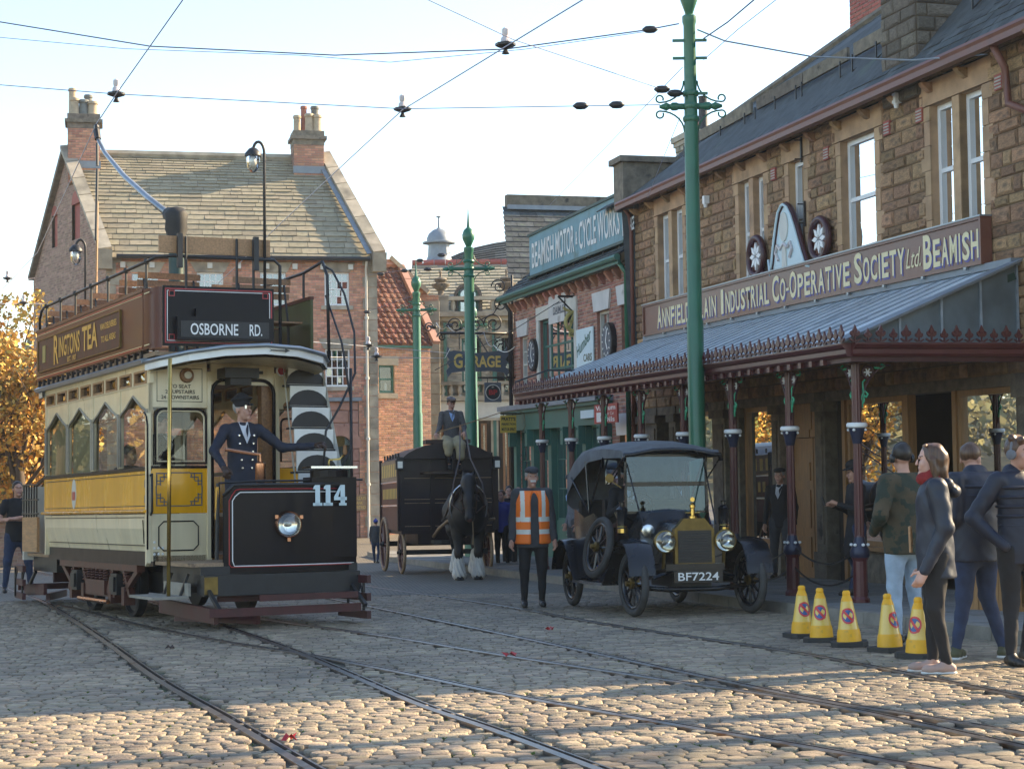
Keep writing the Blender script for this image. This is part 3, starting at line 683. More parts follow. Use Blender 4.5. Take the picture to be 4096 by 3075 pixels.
# snow boards above the eaves
def rp(t, k): return Vector((t, RY0+(RYD-RY0)*k, RZ0+(ridge_z(t)-RZ0)*k))
for x0,x1 in [(2745,2790),(2800,3005),(3031,3215),(3220,3396),(3425,3545),(3912,4050),(4060,4300)]:
    t1 = WL(x0,500,-.35)[0]; t0 = WL(x1,400,-.35)[0]
    q = MB(); p0, p1 = rp(t0,.27), rp(t1,.27); q.bar(p0+Vector((0,.10,.26)), p1+Vector((0,.10,.26)), .05, .2); q.build('snow_board','dark_stone',coop)
    for kk in range(max(2,int((t1-t0)/.9)+1)):
        tt = t0+.1+(t1-t0-.2)*kk/max(1,int((t1-t0)/.9)); q = MB(); p_ = rp(tt,.22); q.bar(p_+Vector((0,.06,.03)), p_+Vector((0,.06,.3)), .025, .02); q.bar(p_+Vector((0,.06,.04)), rp(tt,.4)+Vector((0,0,.03)), .025, .02); q.build('snow_bracket','iron_black',coop)
# gutter, corbels, downpipes, vents
q = MB(); q.tube([(NEAR-.3,RY0+.06,6.42),(FAR+.1,RY0+.06,6.42)], .058, 8); q.box(NEAR-.3,FAR+.1,RY0-.02,RY0+.1,6.30,6.38); q.build('gutter','gutter_brown',coop, smooth=40)
t = NEAR+.4
while t < FAR:
    q = MB(); q.prism([(0,6.16),(.07,6.18),(.17,6.26),(.19,6.30),(0,6.30)], lambda a,b,d: (d,a,b), t-.055, t+.055); q.build('corbel','coop_stone',coop); t += .93
for pts in ([(FAR+.02,RY0,6.4),(FAR+.02,.14,6.2),(FAR+.02,.10,5.9),(FAR+.02,.10,-.9)], [(.42,RY0+.02,6.36),(.42,.14,6.05),(.42,.10,5.6),(-.3,.10,5.3)]):
    q = MB(); q.tube(pts, .05, 8); q.build('downpipe','gutter_brown',coop, smooth=True)
for px_,py_ in ((3556,513),(3313,614),(3101,697),(3686,462),(4004,329)):
    t,z = WL(px_,py_,0); q = MB(); fbox(q, FW_, t-.09, t+.09, .0, .045, z-.10, z+.10)
    q.build('air_brick','red_brick',coop)
    for k in range(4): q = MB(); fbox(q, FW_, t-.075, t+.075, .045, .052, z-.08+k*.042, z-.06+k*.042); q.build('air_slot','white_mortar',coop)
for px_,py_ in ((3610,395),(2842,800)):
    t,z = WL(px_,py_,0); q = MB(); fbox(q, FW_, t-.05, t+.05, .04, .14, z-.07, z+.07); q.lathe([(.03,0),(.045,.08)], (t,.1,z-.14), 8); q.build('bracket_light','white_paint',coop)
for px_,py_ in ((3215,600),(3228,855)):
    t,z = WL(px_,py_,0); q = MB(); fbox(q, FW_, t-.02, t+.02, .03, .06, z-.2, z+.2); q.tube([(t,.05,z+.15),(t,.16,z+.15)],.012,6); q.tube([(t,.05,z-.15),(t,.16,z-.15)],.012,6); q.build('wall_iron','iron_black',coop)
# far end parapet and chimneys
q = MB(); q.box(FAR-.25,FAR+.35,-1.9,.34,6.3,7.25); q.box(FAR-.33,FAR+.43,-2.0,.42,7.25,7.37); q.build('parapet','dark_stone',coop)
def stack(parent, name, x0,x1,y0,y1,z0,z1, cap, matn, bm='coop_mortar', kind='stone', ch=.2, pl=(.25,.5), seed=3, proud=.025, rootm=CM, faces='all', big=60):
    q = MB(); q.box(x0,x1,y0,y1,z0,z1); st = q.build(name, bm, parent)
    for fr,L in ((Frame((x0,y1,0),(1,0,0),(0,1,0)),x1-x0),(Frame((x0,y0,0),(0,1,0),(-1,0,0)),y1-y0),(Frame((x1,y0,0),(0,1,0),(1,0,0)),y1-y0),(Frame((x0,y0,0),(1,0,0),(0,-1,0)),x1-x0)):
        masonry(st, rootm, kind, matn, bm, fr, z0, z1, rect(0,L), [], ch, pl, gap=.014, proud=proud, kind=kind, big=big, seed=seed)
    q = MB(); q.box(x0-.09,x1+.09,y0-.09,y1+.09,z1,z1+cap); q.box(x0-.05,x1+.05,y0-.05,y1+.05,z1-.1,z1-.003); q.build('chimney_cap', matn, st)
    return st
t1 = WL(3547,300,0)[0]; t0 = WL(3685,250,0)[0]
stack(coop,'chimney', t0, t1, -1.0, .06, 6.2, 8.6, .2, 'dark_stone', ch=lambda R,z: R.uniform(.15,.22))
q = MB(); q.prism([(-1.25,6.5),(.2,6.5),(.2,6.58),(-1.3,7.75)], lambda a,b,d: (d,a,b), t0-.10, t0-.02); q.build('flashing','lead',coop)
stack(coop,'brick_chimney', WL(3490,150,-2.5)[0], WL(3352,150,-2.5)[0], -3.3,-2.75, 8.0, 10.6, .15, 'red_brick', bm='white_mortar', kind='brick', ch=.08, pl=.235, proud=.01, big=80)
c_ = WL(2790,600,-2.5); stack(coop,'far_chimney', c_[0]-.5, c_[0]+.55, -2.9,-2.2, 7.4, 8.35, .13, 'pale_stone', kind='block', ch=.24, pl=.5, big=20)
for k,(dx,hh,rr,mm) in enumerate(((-.25,.75,.11,'iron_black'),(.25,.35,.13,'pot_red'))):
    q = MB(); q.lathe([(rr*1.1,0),(rr,.1),(rr*.85,hh),(rr*.98,hh+.05)], (c_[0]+dx,-2.55,8.48), 10); q.build('chimney_pot',mm,coop, smooth=40)
q = MB(); q.box(NEAR-.35,NEAR+.25,-2.6,.36,6.3,7.3); q.box(NEAR-.42,NEAR+.3,-2.7,.44,7.3,7.42); q.prism([(.0,5.95),(.2,6.0),(.44,6.3),(.0,6.3)], lambda a,b,d: (d,a,b), NEAR-.35, NEAR+.25); q.build('near_parapet','coop_stone',coop)
annex = thing('shadow_annex', 'unseen lower stone annex added beyond the right edge to shape the road shadow', 'building', ST(0,0,0), STREET_A); annex.location.z = 0  # unseen annex, added and sized to set the shadow edge on the road
q = MB(); q.box(-4.9,NEAR-.36,-4.2,0,-.5,5.7); q.build('wall','coop_stone',annex); q = MB(); q.prism([(.25,5.7),(-4.45,5.7),(-2.1,7.3)], lambda a,b,d: (d,a,b), -4.95, NEAR-.36); q.build('roof','slate',annex)
# ================================================================== shop sign with scroll pediment
sign = thing('shop_sign', 'long brown sign board with cream shop name and pale scroll pediment', 'sign', ST(0,0,0), STREET_A); sign.location.z = 0
q = MB(); q.box(1.04,13.84,.05,.17,3.70,4.24); q.build('board','sign_brown',sign)
q = MB(); q.box(1.0,13.88,.04,.20,4.24,4.275); q.box(1.0,13.88,.04,.20,3.665,3.70); q.box(1.0,1.04,.04,.2,3.70,4.24); q.box(13.84,13.88,.04,.2,3.70,4.24); q.build('moulding','sign_brown',sign)
q = MB(); q.box(.98,13.9,.03,.215,4.275,4.295); q.build('lead_flashing','pipe_grey',sign)
for t in np.arange(1.4,13.8,1.13): q = MB(); q.box(t-.03,t+.03,.06,.21,3.63,3.664); q.build('bracket','pipe_grey',sign)
FT = Frame((0,.17,0),(1,0,0),(0,1,0))
def word(s, x0, x1, caps, h1, h2, zb, m1='sign_cream', m2='sign_violet'):
    a1 = WL(x0,1100,.17)[0]; a0 = WL(x1,1100,.17)[0]; W = a1-a0
    wts = [1.25 if (i in caps) else (.45 if c in 'I-.' else 1.0) for i,c in enumerate(s)]; tot = sum(wts)
    pos = a1
    for i,c in enumerate(s):
        w_ = W*wts[i]/tot; h = h1 if i in caps else h2
        if c not in '-.':
            for mm,dx,dz,e in ((m2,.028,-.03,.004),(m1,0,0,.009)): text(c, sign, mm, tm(FT,pos-w_*.5-dx,0,zb+h/2+dz,True), w=w_*.84 if c != 'I' else w_*.42, h=h, bold=.022, extr=e, name='letter')
        else:
            for mm,dx,dz,e in ((m2,.02,-.03,.004),(m1,0,0,.009)): text('-', sign, mm, tm(FT,pos-w_*.5-dx,0,zb+h*.45+dz,True), w=w_*.9, h=.045, extr=e, name='letter')
        pos -= w_
word('ANNFIELD',2626,2758,(0,),.43,.36,3.765); word('PLAIN',2768,2865,(0,),.43,.36,3.765); word('INDUSTRIAL',2876,3078,(0,),.43,.36,3.765)
word('CO-OPERATIVE',3087,3403,(0,3),.43,.36,3.765); word('SOCIETY',3416,3624,(0,),.45,.36,3.765)
a1 = WL(3627,1100,.17)[0]; a0 = WL(3685,1050,.17)[0]; text('Ltd.', sign, 'sign_cream', tm(FT,(a0+a1)/2,0,3.95,True), w=a1-a0, h=.27, shear=.35, extr=.009, name='letter')
word('BEAMISH',3694,3922,(0,),.46,.37,3.755)
# pediment
def pz(px,py): return WL(px,py,.14)
arch_px = [(3086,1102),(3092,1040),(3100,960),(3108,900),(3116,850),(3128,824),(3136,818),(3150,828),(3165,858),(3180,905),(3195,960),(3208,1005),(3222,1050),(3232,1063)]
pts = [pz(*p) for p in arch_px]; base = [(pts[-1][0],4.29),(pts[0][0],4.29)]
q = MB(); q.prism(pts+base, lambda a,b,d: (a,d,b), .08, .13); q.build('pediment_panel','sign_pale',sign)
edge = [pz(*p) for p in [(3040,1085),(3055,1100),(3072,1085),(3079,1040)]]+pts+[pz(3245,1065)]
q = MB(); q.tube([(a,.10,b) for a,b in edge], .05, 8); q.build('pediment_scroll','maroon_dark',sign, smooth=True)
q = MB(); q.tube([(a,.165,b) for a,b in edge[3:]], .022, 6); q.build('pediment_edge','sign_pale',sign, smooth=True)
for cx,cy,rx,ry in ((3020,1026,30,75),(3273,955,36,80)):
    ca,cz_ = pz(cx,cy); ra = abs(pz(cx+rx,cy)[0]-ca); rz = abs(pz(cx,cy+ry)[1]-cz_)
    q = MB(); q.tube([(ca+ra*math.cos(k*PI/12),.12,cz_+rz*math.sin(k*PI/12)) for k in range(24)], .055, 8, closed=True); s_ = q.build('scroll_ring','maroon_dark',sign, smooth=True)
    q = MB(); q.prism([(ca+ra*.95*math.cos(k*PI/12),cz_+rz*.95*math.sin(k*PI/12)) for k in range(24)], lambda a,b,d: (a,d,b), .07,.10); q.build('scroll_disc','sign_brown',s_)
    for k in range(8):
        an = k*PI/4; q = MB(); q.prism([(ca+ra*.75*math.cos(an+e)*r_,cz_+rz*.75*math.sin(an+e)*r_) for e,r_ in ((0,.12),(.32,.6),(0,1),(-.32,.6))], lambda a,b,d: (a,d,b), .10,.14); q.build('petal','white_paint',s_)
ca,cz_ = pz(3134,900); q = MB(); q.prism([(ca+.16*math.cos(k*PI/8),cz_-.03+.24*math.sin(k*PI/8)) for k in range(16)], lambda a,b,d: (a,d,b), .13,.15)
q.prism([(ca-.09,cz_-.75),(ca+.09,cz_-.75),(ca+.07,cz_-.33),(ca-.07,cz_-.33)], lambda a,b,d: (a,d,b), .13,.15); q.build('painted_wheatsheaf','offwhite',sign)
q = MB()
for sg in (-1,1): q.tube([(ca,.15,cz_-.3),(ca+sg*.15,.15,cz_-.38),(ca+sg*.25,.15,cz_-.30),(ca+sg*.32,.15,cz_-.42),(ca+sg*.22,.15,cz_-.55)], .025, 5)
q.build('painted_ribbon','porcelain',sign)
# ================================================================== glazed iron canopy
can = thing('iron_canopy', 'glazed maroon cast-iron canopy with crested fascia along the shop front', 'canopy', ST(0,0,0), STREET_A); can.location.z = 0
CN, CF = -.42, 13.95; CO, CZ0, CZ1 = 2.84, 2.55, 3.60
nb = 31; CN2 = .42
def ct_(i, up): a = CN2 if up else CN; return a+(CF-a)*i/nb      # the near verge runs back askew to the wall
for i in range(nb):
    q = MB(); dz = random.uniform(-.004,.004); q.sheet([(ct_(i,0)+.012,CO,CZ0+dz),(ct_(i+1,0)-.012,CO,CZ0-dz),(ct_(i+1,1)-.012,.06,CZ1),(ct_(i,1)+.012,.06,CZ1)]); q.build('roof_pane','canopy_glass',can)
for i in range(nb+1): q = MB(); q.bar((ct_(i,0),CO+.02,CZ0+.005),(ct_(i,1),.05,CZ1+.006),.045,.018); q.build('glazing_bar','glazing_bar',can)
q = MB(); q.box(CN2-.05,CF+.05,.01,.16,CZ1-.02,CZ1+.07); q.build('top_flashing','lead',can)
q = MB(); q.bar((CN-.03,CO+.02,CZ0+.03),(CN2-.03,.02,CZ1+.05),.14,.03); q.build('verge_flashing','lead',can)
xs = [CO,1.98,1.32,.68,.06]; zt = lambda y: CZ0+(CO-y)/(CO-.06)*(CZ1-CZ0); xt = lambda y: CN+(CN2-CN)*(CO-y)/(CO-.06)
for k in range(4):
    y0,y1 = xs[k],xs[k+1]
    q = MB(); q.sheet([(xt(y0),y0,CZ0-.02),(xt(y1),y1,CZ0-.02),(xt(y1),y1,zt(y1)),(xt(y0),y0,zt(y0))]); q.build('gable_pane','gable_lead',can)
    q = MB(); q.bar((xt(y1)-.01,y1,CZ0-.02),(xt(y1)-.01,y1,zt(y1)),.03,.03); q.build('gable_bar','glazing_bar',can)
# fascia
q = MB()
prof = [(0,2.40),(.05,2.40),(.07,2.43),(.07,2.48),(.10,2.50),(.12,2.535),(.12,2.555),(0,2.555)]
q.prism(prof, lambda a,b,d: (d,2.74+a,b), CN-.02, CF); q.prism(prof, lambda a,b,d: (CN-a,d,b), -.1, 2.74); q.build('fascia','maroon',can)
q = MB(); q.box(CN,CF,2.60,2.739,2.34,2.40); q.box(CN,CN+.1,.05,2.6,2.34,2.40); q.build('plate_beam','maroon_dark',can)
t = .25
while t < CF-.1: q = MB(); q.box(t-.04,t+.04,2.74,2.79,2.33,2.398); q.build('modillion','maroon',can); t += .315
for i in range(12):
    t = .4+i*1.2; q = MB(); q.bar((t,2.7,2.46),(t,.1,3.45),.05,.09); q.build('rafter','dark_green',can)
def fleur(big):
    q = MB(); s = 1.0 if big else .8
    def pr(pts): q.prism([(x*s,z*s) for x,z in pts], lambda a,b,d: (a,d,b), -.012,.012)
    pr([(-.008,0),(.008,0),(.008,.09),(-.008,.09)]); pr([(0,.08),(.032,.13),(.014,.165),(0,.2),(-.014,.165),(-.032,.13)])
    for sg in (-1,1): pr([(sg*.004,.07),(sg*.03,.06),(sg*.058,.085),(sg*.06,.115),(sg*.042,.13),(sg*.03,.11),(sg*.012,.10)]); pr([(sg*.004,.0),(sg*.03,.0),(sg*.075,.03),(sg*.07,.045),(sg*.03,.025)])
    return q.mesh('crest_finial','maroon')
fm = [fleur(True), fleur(False)]
k = 0; t = CN-.02
while t < CF:
    o = link('crest_finial', fm[k%2], can); o.location = (t,2.86,2.56); k += 1; t += .148
o_ = 2.74
while o_ > -.1:
    o = link('crest_finial', fm[k%2], can); o.location = (CN-.12,o_,2.56); o.rotation_euler = (0,0,PI/2); k += 1; o_ -= .162
q = MB(); q.tube([(CF-.05,2.85,2.56),(CF+.02,2.8,2.78),(CF-.2,2.2,3.0),(CF-.35,1.7,2.98)], .018, 6); q.build('end_scroll','iron_black',can, smooth=True)
# columns with brackets
ct = [-.05+1.894*k for k in range(8)]
for ci,t in enumerate(ct):
    g = SG(t,2.5)+.10; top = 2.345
    q = MB(); q.lathe([(.105,0),(.105,.06),(.085,.09),(.082,.50),(.10,.54)], (t,2.5,g), 12); q.lathe([(.10,.54),(.055,.80)],(t,2.5,g),12)
    n = 10
    def fl(r, z): return [(t+(r*(1 if j%2 else .86))*math.cos(PI*j/n),2.5+(r*(1 if j%2 else .86))*math.sin(PI*j/n),z) for j in range(2*n)]
    q.grid([fl(.056,g+.74), fl(.05,1.42)], closed=True)
    q.grid([fl(.056,1.6), fl(.054,top)], closed=True)
    col_o = q.build('column','maroon',can)
    q = MB(); q.lathe([(.085,.52),(.115,.56),(.115,.62),(.075,.70),(.06,.78)], (t,2.5,g), 12, 0); q.build('collar','cap_navy',col_o, smooth=40); q = MB(); q.lathe([(.052,1.40),(.06,1.43),(.075,1.50),(.10,1.585)], (t,2.5,0), 12, 0); q.build('capital','cap_navy',col_o, smooth=40)
    q = MB(); q.lathe([(.11,1.585),(.125,1.60),(.125,1.63),(.11,1.645)], (t,2.5,0), 14)
    for j in range(4): a = j*PI/2+.78; qq = MB(); qq.lathe([(.0,-.02),(.017,-.008),(.017,.008),(0,.02)], (t+.105*math.cos(a),2.5+.105*math.sin(a),1.56), 6); qq.build('capital_boss','white_paint',col_o, smooth=40)
    q.build('capital_ring','white_paint',col_o, smooth=40)
    for j in range(6): a = j*PI/3; q = MB(); q.lathe([(.0,-.02),(.02,-.01),(.02,.01),(0,.02)], (t+.095*math.cos(a),2.5+.095*math.sin(a),g+.69), 6); q.build('collar_boss','white_paint',col_o, smooth=40)
    dirs = [(1,0),(-1,0)] if ci else [(1,0),(-1,0),(0,-1)]
    for dx,dy in dirs:
        f_ = lambda r,z: (t+dx*r, 2.5+dy*r, z)
        if dx == -1 and ci == 0: continue
        q = MB(); q.tube([f_(.05+.40*(1-math.cos(a)),1.72+.60*math.sin(a)) for a in np.linspace(0,PI/2,9)], .013, 6)
        q.tube([f_(.155+.07*math.cos(a),2.235+.07*math.sin(a)) for a in np.linspace(0,2*PI,12,endpoint=False)], .014, 6, closed=True)
        br = q.build('bracket','maroon_dark',col_o, smooth=True)
        q = MB()
        for j in range(6):
            a = j*PI/3; p_ = lambda r,b_: f_(.155+r*math.cos(b_),2.235+r*math.sin(b_))
            q.add([p_(.008,a-.5),p_(.05,a),p_(.008,a+.5),p_(.0,a)], [(0,1,2),(0,2,3)])
        st = q; q = MB()
        for j in range(6):
            a = j*PI/3; q.bar(f_(.155,2.235), f_(.155+.05*math.cos(a),2.235+.05*math.sin(a)), .012, .012, up=(0,1,0) if dx else (1,0,0))
        q.build('star','white_paint',br)
        q = MB(); q.tube([f_(.08,1.82),f_(.07,1.95),f_(.11,2.02),f_(.15,1.98),f_(.13,1.94),f_(.10,1.97)], .014, 5); q.tube([f_(.24,2.29),f_(.32,2.28),f_(.38,2.31),f_(.33,2.33)], .014, 5); q.tube([f_(.07,1.85),f_(.10,1.9),f_(.085,2.12),f_(.12,2.15)], .012, 5); q.build('leaf_scroll','mint',br, smooth=True)
for i in range(4):
    for hz in (.66,.40):
        t0,t1 = ct[i],ct[i+1]; pts = []
        for k in range(17):
            u = k/16; tt = t0+(t1-t0)*u; pts.append((tt,2.5,SG(tt,2.5)+.10+hz-.22*(1-(2*u-1)**2)))
        q = MB(); q.tube(pts, .013, 5); q.build('chain','iron_black',can)
# ================================================================== brick garage next door
gar = thing('brick_garage', 'two-storey red brick garage with slate roof and green shop front', 'building', ST(0,0,0), STREET_A); gar.location.z = 0
G0, G1, EV = 14.95, 24.3, 5.30
gw = [(23.0,23.7,2.95,4.35),(19.0,21.85,2.95,4.62),(16.55,17.4,3.05,4.45),(15.15,15.75,3.05,4.45)]
gops = list(gw)+[(15.3,16.0,-1.2,1.9),(16.6,23.7,-1.2,2.35)]
masonry(gar, CM, 'brick', 'garage_brick', 'white_mortar', FW_, -1.15, EV, rect(G0,G1), gops, .078, .225, gap=.012, proud=.010, big=300, nback='wall', keep=lambda a,z: z > 2.8)
q = MB(); q.sheet([(G1,0,-1.2),(G1,-6,-1.2),(G1,-6,EV),(G1,0,EV)]); q.sheet([(G0,0,5.2),(G0,-6,5.2),(G0,-6,6.2),(G0,0,6.2)]); q.build('side_wall','garage_brick',gar)
for i,(a,b_,z0,z1) in enumerate(gw):
    if i == 1:
        q = MB(); fbox(q,FW_,a-.22,b_+.22,-.02,.05,z1,z1+.32); fbox(q,FW_,a-.22,a-.002,-.02,.045,z0-.2,z1-.002); fbox(q,FW_,b_+.002,b_+.22,-.02,.045,z0-.2,z1-.002); fbox(q,FW_,a-.22,b_+.22,-.02,.07,z0-.32,z0-.2); q.build('window_surround','offwhite',gar)
        w_, rv = window(gar, FW_, a, b_, z0-.2, z1, 5, 3, 'garage_green', 'pane', depth=-.10, fw=.07, bar=.05, meeting=False, room_mat='grime_white', roomd=1.5)
        for k in range(10):
            q = MB(); x = a+.2+random.random()*(b_-a-.4); z = z0+random.random()*1.2; fbox(q,FW_,x-.1,x+.1,-.32,-.30,z,z+random.uniform(.1,.3)); q.build('window_card',random.choice(['dark_green','charcoal','enamel_red','grey_cloth']),w_)
    else:
        q = MB(); am = (a+b_)/2; hw = (b_-a)/2; q.prism([(am-hw-.08,z1+.005),(am+hw+.08,z1+.005),(am+hw+.2,z1+.42),(am-hw-.2,z1+.42)], lambda x,z,d: (x,d,z), .0,.055); q.build('splayed_lintel','grime_white',gar)
        w_, rv = window(gar, FW_, a, b_, z0, z1, 2, 4, 'offwhite', 'pane_sky', depth=-.10, fw=.06, room_mat='dark_room')
        q = MB(); fbox(q,FW_,a-.08,b_+.08,-.1,.09,z0-.12,z0-.003); q.build('sill','grime_white',gar)
    rv.build('reveal','garage_brick',gar)
# ground-floor shop front
q = MB(); fbox(q,FW_,16.5,24.35,.0,.22,2.0,2.42); fbox(q,FW_,16.4,24.45,.0,.34,2.42,2.50); q.build('fascia','garage_green',gar)
q = MB(); fbox(q,FW_,16.35,24.5,.0,.42,2.50,2.62); q.build('fascia_hood','lead',gar)
for t in (16.6,18.1,19.3,20.8,22.3,23.9):
    q = MB(); fbox(q,FW_,t-.13,t+.13,-.1,.12,gf(t)-.1,2.0); fbox(q,FW_,t-.10,t+.10,.0,.28,1.6,2.0); q.tube([(t,.20,1.62),(t,.26,1.72),(t,.2,1.86),(t,.3,1.95)],.03,6); q.build('pilaster','garage_green',gar)
for t0,t1,n in ((16.75,17.95,2),(18.25,19.15,1),(19.45,20.65,3),(20.95,22.15,3),(22.45,23.75,3)):
    g = gf(t0); q = MB(); fbox(q,FW_,t0,t1,-.12,.02,g-.1,g+.85); q.build('stall_panel','garage_green',gar)
    w_, rv = window(gar, FW_, t0, t1, g+.85, 2.0, n, 3, 'garage_green', 'pane', depth=-.05, fw=.05, meeting=False, roomd=1.5)
q = MB(); q.prism([(15.25,1.75),(16.05,1.75),(16.15,2.2),(15.15,2.2)], lambda x,z,d: (x,d,z), .0,.055); q.build('door_keystone','white_paint',gar)
q = MB(); fbox(q,FW_,15.3,16.0,-.2,-.12,-.9,1.75); q.build('door','maroon',gar)
# roof: front slope above the gutter and hipped slope turned to the camera
ZR = 6.95
q = MB(); A = (G1+.15,.32,EV+.12); Bn = (G0-.05,.32,EV+.12); T0 = (G1-.35,-1.6,ZR); T1 = (G1-.35,-7,ZR); V0 = (G0+.6,-1.2,EV+1.1)
q.sheet([A,T0,(G0-.05,-2.0,ZR),Bn]); q.sheet([A,(G1+.15,-7,EV+.12),T1,T0]); q.sheet([T0,T1,(G0-.05,-7,ZR),(G0-.05,-2.0,ZR)]); q.build('roof','slate',gar)
dn = Vector((0,-1.92,ZR-EV-.12)); Lr = dn.length
FRG = Frame((0,.33,EV+.13),(1,0,0),(0,dn.z,1.92),dn)
masonry(gar, CM, 'slate', 'slate', 'slate', FRG, 0, Lr, lambda z: (G0,G1+.1-.45*z/Lr), [], .19, (.24,.32), gap=.008, proud=.028, kind='slate', big=200, nback='roof_battens', keep=lambda a,z: a > 22 or z < .5)
# raised slope behind the sign, facing the camera
ev = Vector((-2.6,0,0)); q = MB()
t_r = WL(2073,827,-1.2)[0]; zr = WL(2073,827,-1.2)[1]
Y0_, Y1_ = -.25, -5.2
tb, zb = t_r-2.3, EV+.75
up = Vector((t_r-tb,0,zr-zb)); FRS = Frame((tb,Y0_,zb),(0,-1,0),(-up.z,0,up.x),up)
masonry(gar, CM, 'slate', 'slate', 'slate', FRS, 0, up.length, lambda z: (.0+.5*z/up.length,-Y1_+Y0_), [], .23, (.32,.5), gap=.01, proud=.018, kind='slate', big=120, nback='hip_battens', seed=4)
q = MB(); q.box(t_r-.12,t_r+.15,Y1_,Y0_-.6,zr-.06,zr+.32); q.build('ridge_board','dark_stone',gar)
q = MB(); q.box(t_r-.22,t_r-.123,Y1_,Y0_-.6,zr-.10,zr+.02); q.build('ridge_flashing','lead',gar)
q = MB(); q.tube([(G0-.05,.36,EV+.07),(G1+.2,.36,EV+.07)],.07,8); q.box(G0,G1+.15,.28,.33,EV-.06,EV+.05); q.build('gutter','garage_green',gar, smooth=40)
t = G0+.3
while t < G1: q = MB(); q.prism([(0,EV-.30),(.06,EV-.28),(.18,EV-.12),(.18,EV-.07),(0,EV-.07)], lambda a,b,d: (d,a,b), t-.06,t+.06); q.build('eaves_corbel','garage_brick',gar); t += .52
for t,m_ in ((15.05,'pole_green'),(G1-.1,'iron_black')): q = MB(); q.tube([(t,.3,EV),(t,.12,EV-.25),(t,.12,-1.1)],.055,8); q.build('downpipe',m_,gar, smooth=True)
# wall-mounted clocks
for px_,py_,oo in ((2431,1365,.10),(2130,1420,.10)):
    t,z = WL(px_,py_,.1); c = thing('wall_clock', 'oval black wall clock with white hands %s' % ('beside the drainpipe near the canopy' if px_ > 2300 else 'at the far corner of the garage'), 'clock', ST(t,oo,z), STREET_A, group='clocks on the garage wall')
    q = MB(); q.prism([(.34*math.cos(k*PI/10),.40*math.sin(k*PI/10)) for k in range(20)], lambda a,b,d: (a,d,b), -.10,.03); q.build('case','iron_black',c)
    q = MB(); q.prism([(.29*math.cos(k*PI/10),.34*math.sin(k*PI/10)) for k in range(20)], lambda a,b,d: (a,d,b), .03,.036); q.build('dial','slate_blue',c)
    for k in range(12): a = k*PI/6; q = MB(); q.bar((.22*math.cos(a),.045,.27*math.sin(a)),(.27*math.cos(a),.045,.32*math.sin(a)),.03,.008,up=(0,1,0)); q.build('hour_mark','white_paint',c)
    for a,L in ((1.9,.27),(4.2,.2)): q = MB(); q.bar((0,.05,0),(L*math.cos(a),.05,L*math.sin(a)),.04,.008,up=(0,1,0)); q.build('hand','white_paint',c)
# ================================================================== signs on the garage
def board(name, label, x0,x1,y0,y1, m, o=.06, frame=None, th=.03):
    t1,z1 = WL(x0,y0,o); t0,z0 = WL(x1,y1,o); zt = (WL(x0,y0,o)[1]+WL(x1,y0,o)[1])/2
    zc0 = WL((x0+x1)/2,y1,o)[1]; zc1 = WL((x0+x1)/2,y0,o)[1]
    s_ = thing(name, label, 'sign', ST((t0+t1)/2,0,(zc0+zc1)/2), STREET_A); W, Hh = t1-t0, zc1-zc0
    q = MB(); q.box(-W/2,W/2,o-th,o,-Hh/2,Hh/2); q.build('board',m,s_)
    if frame:
        q = MB()
        for a0,a1,c0,c1 in ((-W/2-.04,W/2+.04,Hh/2,Hh/2+.05),(-W/2-.04,W/2+.04,-Hh/2-.05,-Hh/2),(-W/2-.04,-W/2,-Hh/2,Hh/2),(W/2,W/2+.04,-Hh/2,Hh/2)): q.box(a0,a1,o-th,o+.02,c0,c1)
        q.build('frame',frame,s_)
    return s_, Frame((0,o,0),(1,0,0),(0,1,0)), W, Hh
t1 = WL(2119,1000,.1)[0]; t0 = 15.12
gs = thing('roof_sign', 'long faded blue roof sign reading motor and cycle works', 'sign', ST((t0+t1)/2,0,6.22), STREET_A); W = t1-t0
for k in range(11):
    q = MB(); x0 = -W/2+k*W/11; q.box(x0+.003,x0+W/11-.003,.05,.11,-.48,.50); q.build('panel','sign_blue',gs)
q = MB(); q.box(-W/2-.06,W/2+.06,.0,.15,.50,.56); q.build('capping','dark_green',gs)
q = MB(); q.box(-W/2-.06,W/2+.06,.0,.17,-.54,-.48); q.build('bottom_rail','dark_green',gs)
for k in range(7): x = -W/2+.4+k*(W-.8)/6; q = MB(); q.bar((x,.08,-.54),(x,.1,-.85),.05,.05); q.bar((x,.0,.45),(x,-1.2,.3),.04,.04); q.build('support','iron_black',gs)
fS = Frame((0,.115,0),(1,0,0),(0,1,0))
def gx(px): return WL(px,1000,.1)[0]-(t0+t1)/2
for s_,x0,x1,h,z in (('BEAMISH',2130,2218,.62,0),('MOTOR',2226,2300,.62,0),('&',2306,2314,.30,-.02),('CYCLE',2320,2389,.62,0),('WORKS',2395,2484,.62,0),('|',2494,2498,.75,0),('REPAIRS',2507,2543,.28,.2),('GARAGE',2508,2542,.28,-.2)):
    a1,a0 = gx(x0),gx(x1)
    if s_ == '|': q = MB(); q.box(a0,a1,.11,.117,-.38,.38); q.build('divider','sign_letter',gs); continue
    text(s_, gs, 'sign_letter', tm(fS,(a0+a1)/2,0,z,True), w=a1-a0, h=h, bold=.015, extr=.006)
s_,f_,W,Hh = board('painted_board','weathered cream wall board lettered DAIMLER above garage window',2192,2264,1178,1290,'grime_white')
text('DAIMLER', s_, 'slate_blue', tm(f_,-.15*W,0,-.05*Hh,True), w=W*.72, h=Hh*.26, bold=.02); 
for k in range(2): q = MB(); q.box(-W*.5,W*.22,.061,.066,Hh*(.16-.36*k),Hh*(.19-.36*k)); q.build('stripe','slate_blue',s_)
s_,f_,W,Hh = board('painted_board','white wall board with green script reading Humber Cars',2304,2373,1312,1465,'sign_pale',frame=None)
